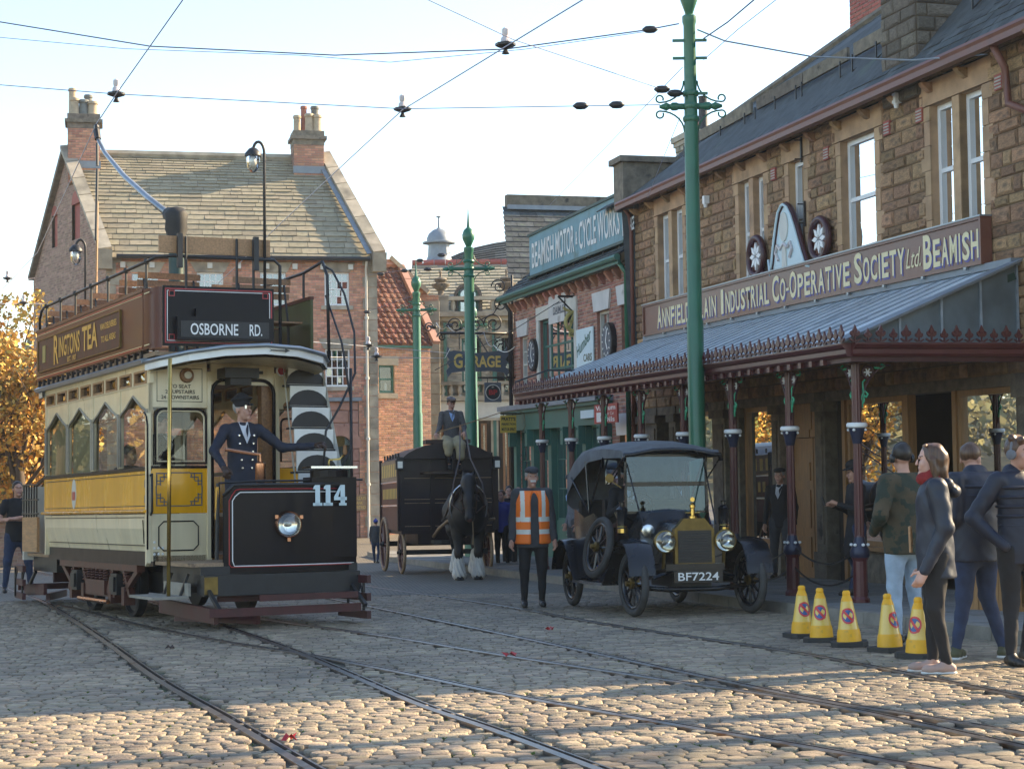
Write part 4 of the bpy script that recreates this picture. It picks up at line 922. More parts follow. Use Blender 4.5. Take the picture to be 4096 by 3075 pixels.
text('Humber', s_, 'garage_green', tm(f_,.05*W,0,.12*Hh,True) @ Matrix.Rotation(.35,4,'Z'), w=W*.95, h=Hh*.30, shear=.3, bold=.02); text('CARS', s_, 'olive_board', tm(f_,-.18*W,0,-.28*Hh,True), w=W*.5, h=Hh*.2, bold=.02)
s_,f_,W,Hh = board('enamel_sign','navy enamel sign lettered telephone behind the canopy roof',2350,2450,1446,1500,'enamel_navy')
text('YOU MAY', s_, 'white_paint', tm(f_,0,0,.24*Hh,True), w=W*.4, h=Hh*.14); text('TELEPHONE', s_, 'white_paint', tm(f_,0,0,-.05*Hh,True), w=W*.92, h=Hh*.32, bold=.02); text('FROM HERE', s_, 'white_paint', tm(f_,0,0,-.34*Hh,True), w=W*.5, h=Hh*.14)
s_,f_,W,Hh = board('enamel_sign','red enamel sign reading Vacuum Motor Car Oils over shop front',2376,2470,1615,1692,'enamel_red',o=.5)
text('Vacuum', s_, 'white_paint', tm(f_,0,0,.30*Hh,True), w=W*.85, h=Hh*.26, bold=.02); text('Motor Car', s_, 'white_paint', tm(f_,-.12*W,0,0,True), w=W*.5, h=Hh*.16); text('Oils', s_, 'white_paint', tm(f_,-.15*W,0,-.3*Hh,True), w=W*.48, h=Hh*.26, bold=.02)
q = MB(); q.box(W*.16,W*.38,.5,.51,-Hh*.42,Hh*.08); q.build('painted_can','white_paint',s_)
s_,f_,W,Hh = board('enamel_sign','pale green hanging sign under garage fascia',2321,2374,1640,1672,'sign_pale',o=.3)
# hanging signs, facing along the street towards the camera (local -x)
def hang(name, label, px0,px1,py0,py1, t):
    # plane across the street at street position t
    fr = Frame(ST(t,0,0),(-DY,DX,0),(-DX,-DY,0)); o0,z1 = fr.hit(px0,py0); o1,z0 = fr.hit(px1,py1)
    s_ = thing(name, label, 'sign', ST(t,(o0+o1)/2,(z0+z1)/2), STREET_A)
    return s_, abs(o1-o0), z1-z0, (o0+o1)/2, (z0+z1)/2
FH = Frame((0,0,0),(0,1,0),(-1,0,0))
s_,W,Hh,oc,zc = hang('scroll_sign','slate-blue scroll-shaped hanging sign with gold GARAGE lettering',1790,2028,1385,1502,24.4)
pts = [(-.5,.5),(-.46,.32),(-.40,.36),(-.15,.30),(0,.27),(.15,.30),(.40,.36),(.46,.32),(.5,.5),(.53,.2),(.47,.05),(.52,-.05),(.47,-.2),(.53,-.32),(.5,-.55),(.44,-.40),(.2,-.34),(0,-.36),(-.2,-.34),(-.44,-.40),(-.5,-.55),(-.53,-.32),(-.47,-.2),(-.52,-.05),(-.47,.05),(-.53,.2)]
q = MB(); q.prism([(a*W,b_*Hh) for a,b_ in pts], lambda a,b,d: (d,a,b), -.03,.03); q.build('board','slate_blue',s_)
text('G', s_, 'gold_paint', tm(FH,W*.33,.035,0,True), w=W*.15, h=Hh*.5, bold=.03); text('ARAGE', s_, 'gold_paint', tm(FH,-W*.08,.035,-.02*Hh,True), w=W*.62, h=Hh*.40, bold=.03)
br = thing('iron_bracket', 'ornate black wrought-iron bracket with scrolls at garage corner', 'bracket', ST(24.4,0,zc), STREET_A)
zt = Hh*.95; q = MB(); q.tube([(0,0,zt),(0,oc+W*.62,zt)], .035, 8); q.tube([(0,.0,zt-1.1),(0,.5,zt-.75),(0,.95,zt-.05)],.02,6); q.tube([(0,.05,zt+1.2),(0,.5,zt+.5),(0,1.5,zt+.05)],.016,6); q.tube([(0,0,zt-1.4),(0,0,zt+1.5)],.03,6); q.build('arm','iron_black',br, smooth=True)
def spiral(c, r, turns, n=28, f=1): return [(0,c[0]+f*r*(1-k/n*.85)*math.cos(k/n*turns*2*PI),c[1]+r*(1-k/n*.85)*math.sin(k/n*turns*2*PI)) for k in range(n+1)]
for c,r,f in (((1.5,zt+.2),.2,1),((1.0,zt+.22),.24,-1),((.5,zt+.25),.26,1),((2.2,zt+.14),.13,-1),((.35,zt+1.2),.2,1),((.3,zt+.75),.22,-1),((oc+W*.6,zt-.1),.12,1),((.3,zt-.35),.2,1)): q = MB(); q.tube(spiral(c,r,1.7,f=f), .018, 5); q.build('scroll','iron_black',br, smooth=True)
for o_ in (oc-W*.3,oc+W*.3): q = MB(); q.tube([(0,o_,zt),(0,o_,Hh*.4)],.016,5); q.build('hanger','iron_black',br)
s_,W,Hh,oc,zc = hang('round_badge_sign','round black petrol badge with red letters on grey hanging board',1937,2005,1530,1608,24.2)
q = MB(); q.box(-.02,.02,-W/2,W/2,-Hh/2,Hh/2); q.build('board','slate_blue',s_)
for rr,mm,d in ((.46,'offwhite',.026),(.41,'iron_black',.032)): q = MB(); q.prism([(rr*W*math.cos(k*PI/12),rr*W*math.sin(k*PI/12)) for k in range(24)], lambda a,b,d_: (d_,a,b), -d,-.02); q.build('disc',mm,s_)
text('BP', s_, 'enamel_red', tm(FH,0,.036,0,True), w=W*.5, h=W*.3, bold=.03); text('BY', s_, 'offwhite', tm(FH,0,.036,W*.3,True), w=W*.14, h=W*.09)
q = MB(); q.tube([(0,-oc,Hh*.75),(0,W*.9,Hh*.75)],.025,6); 
for o_ in (-W*.3,W*.3): q.tube([(0,o_,Hh*.75),(0,o_,Hh*.5)],.012,5)
q.build('bracket','iron_black',s_)
s_,W,Hh,oc,zc = hang('hanging_sign','yellow and black hanging sign reading PRATTS MOTOR SPIRIT',2001,2065,1662,1730,22.9)
q = MB(); q.box(-.02,.02,-W/2,W/2,-Hh/2,Hh/2); q.build('board','enamel_yellow',s_)
for t_,z_,h_ in (("PRATT'S",.3,.22),('PERFECTION',.0,.13),('MOTOR SPIRIT',-.3,.17)): text(t_, s_, 'iron_black', tm(FH,0,.024,z_*Hh,True), w=W*.88, h=h_*Hh, bold=.03)
q = MB(); q.tube([(0,-oc,Hh*.62),(0,W*.5,Hh*.62)],.02,6); q.tube([(0,W*.3,Hh*.62),(0,W*.3,Hh*.5)],.012,5); q.tube([(0,-W*.3,Hh*.62),(0,-W*.3,Hh*.5)],.012,5); q.build('bracket','iron_black',s_)
# winged AA badge on its bracket
s_,W,Hh,oc,zc = hang('club_badge_sign','old gold openwork AA badge with wings hanging from iron arm',2252,2348,1205,1368,19.0)
q = MB(); q.tube([(0,W*.40*math.cos(k*PI/14),W*.40*math.sin(k*PI/14)) for k in range(28)], .045, 8, closed=True)
for sg in (-1,1):
    q.bar((0,sg*W*.02,W*.34),(0,sg*W*.26,-W*.28),.04,.06); q.bar((0,sg*W*.10,W*.0),(0,sg*W*.22,W*.02),.04,.05)
    q.prism([(sg*W*.05,W*.40),(sg*W*.5,W*.62),(sg*W*.48,W*.48),(sg*W*.30,W*.40)], lambda a,b,d: (d,a,b), -.02,.02)
q.bar((0,-W*.02,W*.34),(0,-W*.26,-W*.28),.04,.06); q.build('badge','old_gold',s_)
q = MB(); q.box(-.02,.02,-W*.27,W*.27,-W*.62,-W*.40); q.build('name_plate','old_gold',s_); text('GARAGE', s_, 'iron_black', tm(FH,0,.024,-W*.51,True), w=W*.46, h=W*.11, bold=.03)
q = MB(); zt = Hh*.62; q.tube([(0,-oc,zt),(0,W*.7,zt)],.028,6); q.tube([(0,-oc,zt+.35),(0,-oc,zt-.5)],.03,6); q.tube([(0,-oc,zt-.4),(0,-oc+.4,zt)],.02,6); q.tube(spiral((0,zt+.12),.12,1.4),.015,5); q.lathe([(.0,0),(.06,.06),(.0,.2)],(0,0,zt+.1),8)
for sg in (-1,1): q.tube([(0,sg*W*.42,zt),(0,sg*W*.42,W*.2)],.014,5)
q.build('bracket','iron_black',s_)
# ================================================================== big brick house closing the street
GB = gz(50)
FL = P(427,991,56); FRp = P(1504,1020,58); BL = P(134,1056,63)
base = Vector((FL.x,56,0)); house = thing('brick_house', 'tall red brick house with stone slate roof and two chimneys', 'house', base)
HM = Matrix.Translation(base)
av = Vector((FRp.x-FL.x, 2, 0)); HL = av.length; aN = av.normalized(); nN = Vector((aN.y,-aN.x,0))
gvv = Vector((BL.x-FL.x, 7, 0)); GL = gvv.length; gN = gvv.normalized(); gOut = Vector((-gN.y,gN.x,0))
EZ, RZ = 8.15, 11.95
FF = Frame((0,0,0),aN,nN); FG = Frame((0,0,0),gN,gOut)
def fh(px,py): return FF.hit(px,py,base)
cols_px = [(528,633),(788,893),(1041,1143),(1298,1396)]
hw = []
for x0,x1 in cols_px:
    a0 = fh(x0,1150)[0]; a1 = fh(x1,1150)[0]; zt = fh((x0+x1)/2,1090)[1]; zb = fh((x0+x1)/2,1222)[1]; hw.append((a0,a1,zb,zt))
    zt2 = fh(1355,1396)[1]; zb2 = fh(1355,1546)[1]; hw.append((a0,a1,zb2,zt2))
pk0, pk1 = fh(1285,1800)[0], fh(1437,1800)[0]; pkt = fh(1360,1590)[1]
hops = [(a-.0,b_+.0,z0,z1) for a,b_,z0,z1 in hw]+[(pk0,pk1,-2,pkt)]
masonry(house, HM, 'brick', 'house_brick', 'mortar', FF, GB-.1, EZ, rect(0,HL), hops, .086, .245, gap=.013, proud=.010, nback='wall', big=300, keep=lambda a,z: a > 6.0 or z > 5)
for a,b_,z0,z1 in hw:
    w_, rv = window(house, FF, a, b_, z0, z1, 4, 4, 'white_paint', 'pane_sky', depth=-.08, fw=.05, bar=.028, roomd=.8); rv.build('reveal','mortar',house)
    q = MB(); am, hw_ = (a+b_)/2, (b_-a)/2; q.prism([(am-hw_-.04,z1+.004),(am+hw_+.04,z1+.004),(am+hw_+.22,z1+.34),(am-hw_-.22,z1+.34)], lambda x,z,d: FF(x,d,z), -.02,.03); q.build('lintel','pale_stone',house)
    q = MB(); fbox(q,FF,a-.12,b_+.12,-.1,.08,z0-.14,z0-.004); q.build('sill','pale_stone',house)
def gable_out(z): 
    if z <= EZ: return (0,GL)
    k = (z-EZ)/(RZ+.2-EZ); return (GL/2*k, GL-GL/2*k)
go = []
for px0,px1,y0,y1 in ((288,320,815,960),(208,230,860,985)):
    a0 = FG.hit(px1,y0,base)[0]; a1 = FG.hit(px0,y0,base)[0]; z1 = FG.hit((px0+px1)/2,y0,base)[1]; z0 = FG.hit((px0+px1)/2,y1,base)[1]; go.append((a0,a1,z0,z1))
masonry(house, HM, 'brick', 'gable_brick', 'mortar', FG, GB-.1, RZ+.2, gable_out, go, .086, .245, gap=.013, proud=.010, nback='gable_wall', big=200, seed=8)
for a,b_,z0,z1 in go:
    q = MB(); q.sheet([FG(a,-.12,z0),FG(b_,-.12,z0),FG(b_,-.12,z1),FG(a,-.12,z1)]); fbox(q,FG,a,b_,-.12,-.10,z0,z1); q.build('blind_slit','red_brick',house)
    q = MB(); q.prism([((a+b_)/2+(b_-a)*.5*math.cos(k*PI/8),z1+(b_-a)*.5*math.sin(k*PI/8)) for k in range(9)], lambda x,z,d: FG(x,d,z), -.1,.02); q.build('slit_head','red_brick',house)
# roof, front slope of stone slates
half = gvv*.5; rise = RZ-EZ; slv = Vector((half.x,half.y,rise)); sh = slv.dot(aN); upv = slv-aN*sh; UL = upv.length
nrm = aN.cross(upv).normalized(); nrm = nrm if nrm.z > 0 else -nrm
eo = Vector((0,0,EZ))+nN*.28-Vector((0,0,.24)); FRH = Frame(eo,aN,nrm,upv)
UL2 = UL+.3
masonry(house, HM, 'stone_slate', 'house_slate', 'dark_stone', FRH, 0, UL2, lambda z: (sh*z/UL+.15,HL+sh*z/UL-.15), [], lambda R,z: .34-.21*(z/UL2), (.32,.75), gap=.014, proud=.032, kind='slate', nback='roof_battens', big=300)
q = MB(); r0 = Vector((half.x,half.y,RZ)); r1 = r0+aN*HL; bl = Vector((gvv.x,gvv.y,EZ)); br_ = bl+aN*HL
q.sheet([r0,r1,br_,bl]); q.sheet([Vector((0,0,EZ))+aN*HL, aN*HL+Vector((0,0,GB)), aN*HL+gvv+Vector((0,0,GB)), br_, r1]); q.sheet([gvv+Vector((0,0,GB)),gvv+aN*HL+Vector((0,0,GB)),br_,bl]); q.build('back_roof','house_slate',house)
q = MB(); q.tube([r0+Vector((0,0,.05)),r1+Vector((0,0,.05))],.14,6); q.build('ridge','pale_stone',house)
# coped gables: separate coping stones
for s_ in (0,1):
    o_ = aN*(HL*s_)+aN*(-.05 if s_ == 0 else .05); p0 = o_+nN*.32+Vector((0,0,EZ-.05)); p1 = o_+Vector((half.x,half.y,RZ+.18)); n = 6
    for k in range(n):
        q = MB(); a_ = p0+(p1-p0)*(k/n); b_ = p0+(p1-p0)*((k+1)/n-.006); q.bar(a_+nrm*.1,b_+nrm*.1,.42,.16,up=nrm); q.build('coping_stone','pale_stone',house)
    q = MB(); q.hexa([p0+aN*x+nN*y+Vector((0,0,z)) for z,y1 in ((-.55,.12),(.06,.28)) for x,y in ((-.22,-.3),(.22,-.3),(.22,y1),(-.22,y1))]); q.build('kneeler','pale_stone',house)
    q = MB(); b_ = o_+gvv+Vector((0,0,EZ-.1)); q.bar(p1+Vector((0,0,-.02)),b_,.3,.16); q.build('rear_coping','dark_stone',house)
    # lead soaker beside the far coping
    if s_: q = MB(); q.bar(p0+nrm*.06-aN*.32,p1+nrm*.06-aN*.32,.16,.04,up=nrm); q.build('lead_flashing','lead',house)
# eaves gutter and brackets
q = MB(); q.tube([Vector((0,0,EZ-.18))+nN*.32+aN*.3,Vector((0,0,EZ-.18))+nN*.32+aN*(HL-.25)],.075,8); q.build('gutter','iron_black',house, smooth=40)
a = .5
while a < HL-.3: q = MB(); fbox(q,FF,a-.08,a+.08,.0,.16,EZ-.52,EZ-.34); q.build('eaves_block','offwhite',house); a += .92
# quoins
for s_,fr,far in ((0,FF,False),(1,FF,True)):
    z = GB; k = 0
    while z < EZ-.1:
        h = .36; w_ = .46 if k%2 else .28; q = MB()
        if far: fbox(q,fr,HL-w_,HL+.02,-.1,.035,z+.008,z+h-.008)
        else: fbox(q,fr,-.02,w_,-.1,.035,z+.008,z+h-.008)
        q.build('quoin','pale_stone',house); z += h; k += 1
for px_ in (1467,):
    a = fh(px_,1500)[0]; q = MB(); q.tube([FF(a,.3,EZ-.2),FF(a,.1,EZ-.5),FF(a,.1,GB)],.045,8)
    for z in (6,4,2,.5): q.lathe([(.07,0),(.07,.08)],FF(a,.1,z),8)
    q.build('downpipe','offwhite',house, smooth=40)
# chimneys
def hstack(c, wx_, wy, z0, z1, pots, nm):
    q = MB(); fr = Frame(c,aN,nN); fbox(q,fr,-wx_/2,wx_/2,-wy/2,wy/2,z0,z1); st = q.build('chimney','mortar',house)
    for f2,L in ((Frame(fr(-wx_/2,wy/2,0),aN,nN),wx_),(Frame(fr(-wx_/2,-wy/2,0),nN,-aN),wy),(Frame(fr(wx_/2,-wy/2,0),nN,aN),wy)):
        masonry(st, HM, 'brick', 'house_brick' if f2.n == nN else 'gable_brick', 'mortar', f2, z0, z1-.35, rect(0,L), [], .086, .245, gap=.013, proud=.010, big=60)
    q = MB(); fbox(q,fr,-wx_/2-.02,wx_/2+.02,-wy/2-.02,wy/2+.02,z1-.35,z1+.15); fbox(q,fr,-wx_/2-.1,wx_/2+.1,-wy/2-.1,wy/2+.1,z1-.16,z1-.04); q.build('chimney_cap','dark_stone',st)
    for dx,dy,r,h,m_ in pots:
        q = MB(); q.lathe([(r*1.1,0),(r*1.1,.06),(r,.1),(r*.93,h-.12),(r*1.12,h-.1),(r*1.12,h-.04),(r,h)], fr(dx,dy,z1+.14), 10); q.build('chimney_pot',m_,st, smooth=40)
    q = MB(); fbox(q,fr,-wx_/2-.03,wx_/2+.03,wy/2+.01,wy/2+.04,z0+.5,z0+.75); q.build('flashing','lead',st)
c0 = Vector((half.x,half.y,0))+aN*.55+nN*.25
hstack(c0, 1.05, .95, RZ-1.1, P(310,475,59).z, [(-.3,.15,.15,.6,'pot_buff'),(-.38,-.2,.13,1.0,'pot_buff'),(.0,.1,.17,.55,'pot_grey'),(.3,.15,.17,.5,'pot_buff'),(.15,-.25,.14,.8,'pot_grey')], 'l')
c1 = Vector((half.x,half.y,0))+aN*(HL-.55)+nN*.25
hstack(c1, 1.05, .95, RZ-1.1, P(1270,525,60).z, [(-.35,.0,.13,.62,'pot_buff'),(-.1,-.1,.11,.98,'pot_red'),(.05,.2,.15,.65,'pot_buff'),(.3,-.2,.14,1.0,'pot_grey'),(.33,.2,.16,.62,'pot_buff')], 'r')
# pink stone bank front on the ground floor
bankf = FF; q = MB(); fbox(q,FF,pk0,pk1,-.3,-.25,GB,pkt); q.build('bank_backing','pink_stone',house)
ar = (pk1-pk0)*.33; ac = (pk0+pk1)/2; az = fh(1360,1780)[1]-.1
masonry(house, HM, 'ashlar', 'pink_stone', 'pink_stone', Frame(FF(0,-.05,0),aN,nN), GB, pkt-.12, rect(pk0,pk1), [(ac-ar,ac+ar,az-1.35,az+ar*.8)], .42, (.5,.8), gap=.012, proud=.05, kind='block', big=60, nback='bank_wall')
q = MB(); fbox(q,FF,pk0-.08,pk1+.08,-.05,.16,pkt-.12,pkt); q.build('bank_cornice','lead',house)
n = 9
for k in range(n):
    a0 = PI*k/n; a1 = PI*(k+1)/n; q = MB(); q.prism([(ac+ar*math.cos(a0),az+ar*math.sin(a0)),(ac+(ar+.32)*math.cos(a0),az+(ar+.32)*math.sin(a0)),(ac+(ar+.32)*math.cos(a1),az+(ar+.32)*math.sin(a1)),(ac+ar*math.cos(a1),az+ar*math.sin(a1))], lambda x,z,d: FF(x,d,z), -.1,.03); q.build('arch_stone','pink_stone',house)
q = MB(); fbox(q,FF,ac-ar,ac+ar,-.22,-.2,az-1.35,az+ar); q.build('bank_window','pane_sky',house)
q = MB(); fbox(q,FF,ac-ar-.1,ac+ar+.1,-.05,.14,az-1.5,az-1.35); q.build('bank_sill','pink_stone',house)
a0,z1 = fh(1425,1985); a1,z0 = fh(1444,2035)
pl = thing('brass_plate', 'small brass bank nameplate on the pink stone wall', 'plate', base+FF((a0+a1)/2,.04,(z0+z1)/2)); fp = Frame((0,0,0),aN,nN)
q = MB(); fbox(q,fp,-.28,.28,-.03,.01,-.26,.26); q.build('plate','wood_old',pl)
for i,s_ in enumerate(('BARCLAYS','BANK','LIMITED')): text(s_, pl, 'gold_paint', tm(fp,0,.014,.15-.15*i), w=.46 if i != 1 else .26, h=.10)
# ================================================================== small pantiled house
pb = Vector((P(1500,1500,60).x,60,0)); pan = thing('pantile_house', 'low brick house with red pantile roof beside the big house', 'house', pb); PM = Matrix.Translation(pb)
PLn = P(1722,1500,61).x-pb.x; pa = Vector((PLn,1,0)); pn = pa.normalized(); pnn = Vector((pn.y,-pn.x,0)); FP = Frame((0,0,0),pn,pnn); PL = pa.length
pez = FP.hit(1600,1378,pb)[1]; pw0 = FP.hit(1515,1460,pb); pw1 = FP.hit(1578,1572,pb)
masonry(pan, PM, 'brick', 'far_brick', 'white_mortar', FP, GB-.1, pez, rect(-.6,PL), [(pw0[0],pw1[0],pw1[1],pw0[1])], .082, .235, gap=.014, proud=.010, big=200, nback='wall', seed=12)
w_, rv = window(pan, FP, pw0[0], pw1[0], pw1[1], pw0[1], 1, 2, 'garage_green', 'pane', fw=.07, depth=-.1, curtain=[(0,.2)]); rv.build('reveal','mortar',pan)
q = MB(); fbox(q,FP,pw0[0]-.15,pw1[0]+.15,-.02,.04,pw0[1],pw0[1]+.3); q.build('lintel','pale_stone',pan); q = MB(); fbox(q,FP,pw0[0]-.1,pw1[0]+.1,-.05,.08,pw1[1]-.18,pw1[1]-.004); q.build('sill','pale_stone',pan)
q = MB(); fbox(q,FP,pw0[0]+.28,pw0[0]+.36,-.2,-.16,pw1[1]+.1,pw1[1]+.35); q.build('candle','white_paint',pan)
q = MB(); fbox(q,FP,-.6,PL,0,.16,pez-.12,pez+.02); q.build('eaves_board','garage_green',pan)
pdp = 3.4; prz = P(1550,1077,60.6+pdp).z; pu = Vector((0,0,prz-pez))-pnn*pdp; pnr = pn.cross(pu).normalized(); pnr = pnr if pnr.z > 0 else -pnr
FPR = Frame(Vector((0,0,pez))+pnn*.2,pn,pnr,pu); PUL = pu.length+.1; top_r = FPR.hit(1590,1075,pb)[0]
masonry(pan, PM, 'pantile', 'pantile', 'pantile', FPR, 0, PUL, lambda z: (-.6,PL+(top_r-PL)*z/PUL), [], .30, .26, gap=0, proud=.085, kind='tile', bond=False, big=200, nback='roof_battens')
p0, p1 = FPR(PL,.1,0), FPR(top_r,.1,PUL)
for k in range(5): q = MB(); q.bar(p0+(p1-p0)*(k/5)+pn*.12,p0+(p1-p0)*((k+.97)/5)+pn*.12,.26,.14,up=pnr); q.build('verge_stone','pink_stone',pan)
q = MB(); fbox(q,FPR,-.6,top_r,-.05,.16,PUL-.05,PUL+.12); q.build('ridge','far_brick',pan)
# ================================================================== stone bank building with dormer
bb = Vector((P(1715,1500,66).x,66,0)); bank = thing('stone_bank', 'pale sandstone bank with balustrade, arched dormer and urns', 'building', bb); BMx = Matrix.Translation(bb)
FB = Frame((0,0,0),(1,.02,0),(.02,-1,0)); BL_ = P(2080,1500,66).x-bb.x
bh = lambda px,py: FB.hit(px,py,bb)
zc = bh(1880,1268)[1]; zs = bh(1880,1605)[1]; zf = bh(1880,1672)[1]
bw_ = [(bh(1780,0)[0],bh(1800,0)[0],bh(1800,1600)[1]+.3,zc-.6),(bh(1828,1)[0],bh(1905,1)[0],bh(1800,1570)[1],zc-.7),(bh(1960,1)[0],bh(2035,1)[0],bh(1800,1570)[1],zc-.7)]
masonry(bank, BMx, 'ashlar', 'pale_stone', 'pale_stone', FB, zs, zc, rect(0,BL_), bw_[1:], .34, (.5,.9), gap=.012, proud=.03, kind='block', big=120, nback='wall')
for a,b_,z0,z1 in bw_[1:]:
    w_, rv = window(bank, FB, a, b_, z0, z1, 2, 2, 'garage_green', 'pane', fw=.06, depth=-.15); rv.build('reveal','pale_stone',bank)
    q = MB(); fbox(q,FB,a-.18,b_+.18,0,.12,z1,z1+.25); fbox(q,FB,a-.1,b_+.1,0,.1,z0-.16,z0); q.build('window_trim','pale_stone',bank)
for px_ in (1781,1975): a = bh(px_,1400)[0]; q = MB(); fbox(q,FB,a-.06,a+.06,.05,.15,GB,zc-.2); q.build('downpipe','garage_green',bank)
def band(nm, z0, z1, o, m_='pale_stone'): q = MB(); fbox(q,FB,-.1,BL_+.2,-.1,o,z0,z1); q.build(nm,m_,bank)
band('cornice',zc,zc+.18,.45); band('cornice_bed',zc-.16,zc-.004,.25); band('string_course',zs+.02,zs+.2,.3); band('fascia',zf,zs,.16,'offwhite'); band('fascia_moulding',zf-.1,zf-.004,.25)
k = .2
while k < BL_: q = MB(); q.lathe([(.10,0),(.06,.06),(.11,.2),(.06,.36),(.10,.42)],FB(k,.2,zs+.2),8); q.build('balcony_baluster','pale_stone',bank, smooth=40); k += .32
band('balcony_rail',zs+.62,zs+.74,.3)
zb_ = bh(1880,1195)[1]; k = .35
while k < BL_:
    if not bh(1820,0)[0]-.1 < k < bh(1935,0)[0]+.1: q = MB(); q.lathe([(.10,0),(.06,.06),(.11,.2),(.06,.5),(.10,.56)],FB(k,.05,zc+.18),8); q.build('baluster','pale_stone',bank, smooth=40)
    k += .3
band('parapet_rail',zb_-.06,zb_+.08,.2)
for px_ in (1763,2027,1712):
    a = bh(px_,1200)[0]; q = MB(); fbox(q,FB,a-.3,a+.3,-.4,.2,zc+.18,zb_+.12); q.build('pedestal','pale_stone',bank)
    if px_ != 1712: q = MB(); q.lathe([(.16,0),(.10,.08),(.12,.2),(.34,.38),(.36,.46),(.16,.5),(.26,.62),(.22,.68),(.05,.72),(.04,.85),(.07,.9),(.0,1.05)],FB(a,-.1,zb_+.12),12); q.build('urn','dark_stone',bank, smooth=40)
# dormer with barrel roof
da, dr = bh(1872,1200)[0], abs(bh(1930,1200)[0]-bh(1815,1200)[0])/2; dz0 = zc+.1; dzt = bh(1872,1130)[1]-dr
arcp = [(da+dr*math.cos(k*PI/12),dzt+dr*math.sin(k*PI/12)) for k in range(13)]
q = MB(); q.prism(arcp+[(da-dr,dz0),(da+dr,dz0)], lambda a,b,d: FB(a,d,b), -2.4,-.3); q.build('dormer_roof','lead',bank)
q = MB(); rr = .78; q.prism(arcp+[(da-dr,dz0),(da-dr*rr,dz0)]+[(da-dr*rr*math.cos(k*PI/12),dzt+dr*rr*math.sin(k*PI/12)) for k in range(13)]+[(da+dr*rr,dz0),(da+dr,dz0)], lambda a,b,d: FB(a,d,b), -.3,-.05); q.build('dormer_arch','dark_stone',bank)
q = MB(); q.prism([(da+dr*.6*math.cos(k*PI/12),dzt+dr*.6*math.sin(k*PI/12)) for k in range(13)]+[(da-dr*.6,dz0),(da+dr*.6,dz0)], lambda a,b,d: FB(a,d,b), -.29,-.26); q.build('dormer_pane','pane_sky',bank)
for x in (-.2,.2): q = MB(); fbox(q,FB,da+dr*x*3-.04,da+dr*x*3+.04,-.26,-.15,dz0,dzt+.3); q.build('dormer_bar','garage_green',bank)
# roof above the parapet, tile-ridged
bz0 = zc+.3; brz = P(1880,1052,70).z; bu = Vector((0,4.0,brz-bz0)); FBR = Frame((0,.3,bz0),(1,.02,0),(0,-bu.z,bu.y),bu)
masonry(bank, BMx, 'roof_slate', 'pale_slate', 'pale_slate', FBR, 0, bu.length, lambda z: (FBR.hit(1640,1060,bb)[0]*1.0,BL_+.6), [], .30, (.3,.45), gap=.012, proud=.05, kind='slate', big=150, nback='roof_battens')
x = FBR.hit(1640,1060,bb)[0]
while x < BL_+.6: q = MB(); p0 = FBR(x+.01,.06,bu.length); q.tube([p0,p0+Vector((.42,0,0))],.14,6); q.build('ridge_tile','red_brick',bank); x += .45
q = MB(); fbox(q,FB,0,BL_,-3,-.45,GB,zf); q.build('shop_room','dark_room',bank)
for k in range(5):
    a = k*BL_/4.2; q = MB(); fbox(q,FB,a-.14,a+.14,-.1,.12,GB,zf-.1); fbox(q,FB,a-.2,a+.2,-.1,.18,GB,GB+.5); q.build('pilaster','pale_stone',bank)
for k in range(4):
    a = k*BL_/4.2+.3; w_, rv = window(bank, FB, a, a+BL_/4.2-.6, GB+1.0, zf-.2, 1, 1, 'wood', 'pane', fw=.08, depth=-.1, room=False, meeting=False); q = MB(); fbox(q,FB,a,a+BL_/4.2-.6,-.15,-.02,GB,GB+1.0); q.build('stall_riser','pink_stone',bank)
# brick flank between the pantiled house and the bank
fk = Vector((P(1580,1500,64).x,64,0)); flank = thing('brick_flank', 'orange brick gable wall with sloping stone coping beside the bank', 'wall', fk); FKM = Matrix.Translation(fk)
FK = Frame((0,0,0),(1,0,0),(0,-1,0)); KL = P(1720,1500,64).x-fk.x; kt = FK.hit(1590,1035,fk)[1]; kb = FK.hit(1720,1180,fk)[1]
masonry(flank, FKM, 'brick', 'far_brick', 'mortar', FK, GB, kt, lambda z: (-.5,KL+.35 if z < kb else max(.1,KL*(kt-z)/(kt-kb))), [], .084, .24, gap=.013, proud=.01, big=150, nback='wall', seed=21)
for k in range(5): q = MB(); a = Vector((-.1,-.05,kt+.05)); b_ = Vector((KL,-.05,kb+.08)); q.bar(a+(b_-a)*k/5,a+(b_-a)*(k+.97)/5,.4,.15); q.build('coping_stone','pale_stone',flank)
z = GB; k = 0
while z < kb-.3: q = MB(); w_ = .5 if k%2 else .32; fbox(q,FK,KL+.35-w_,KL+.37,-.1,.04,z+.01,z+.37); q.build('quoin','pale_stone',flank); z += .38; k += 1
# far slate roof with ventilator cupola
fb = Vector((0,84,0)); hall = thing('far_hall', 'distant slate-roofed hall rising behind the bank roof', 'building', fb)
ridge = [(1600,1090),(1690,1066),(1760,1046),(1840,1012),(1900,990),(1980,972),(2110,952)]
for k in range(16):
    q = MB(); f0, f1 = k/16, (k+1.15)/16
    for (xa,ya),(xb,yb) in zip(ridge[:-1],ridge[1:]):
        def pt(x,y,f): top_ = P(x,y,86); low = P(x,1125,81); p = low+(top_-low)*f; return (p.x,p.y-84,p.z)
        a0, a1, b0, b1 = pt(xa,ya,f0), pt(xb,yb,f0), pt(xa,ya,f1), pt(xb,yb,f1)
        q.add([a0,a1,b1,b0,(a0[0],a0[1]-.05,a0[2]+.06),(a1[0],a1[1]-.05,a1[2]+.06)],[(4,5,2,3),(0,1,5,4)])
    q.build('slate_course','slate',hall)
q = MB(); q.box(P(1600,1,86).x,P(2110,1,86).x,-3,8,GB,P(1800,1125,81).z); q.build('wall','pale_stone',hall)
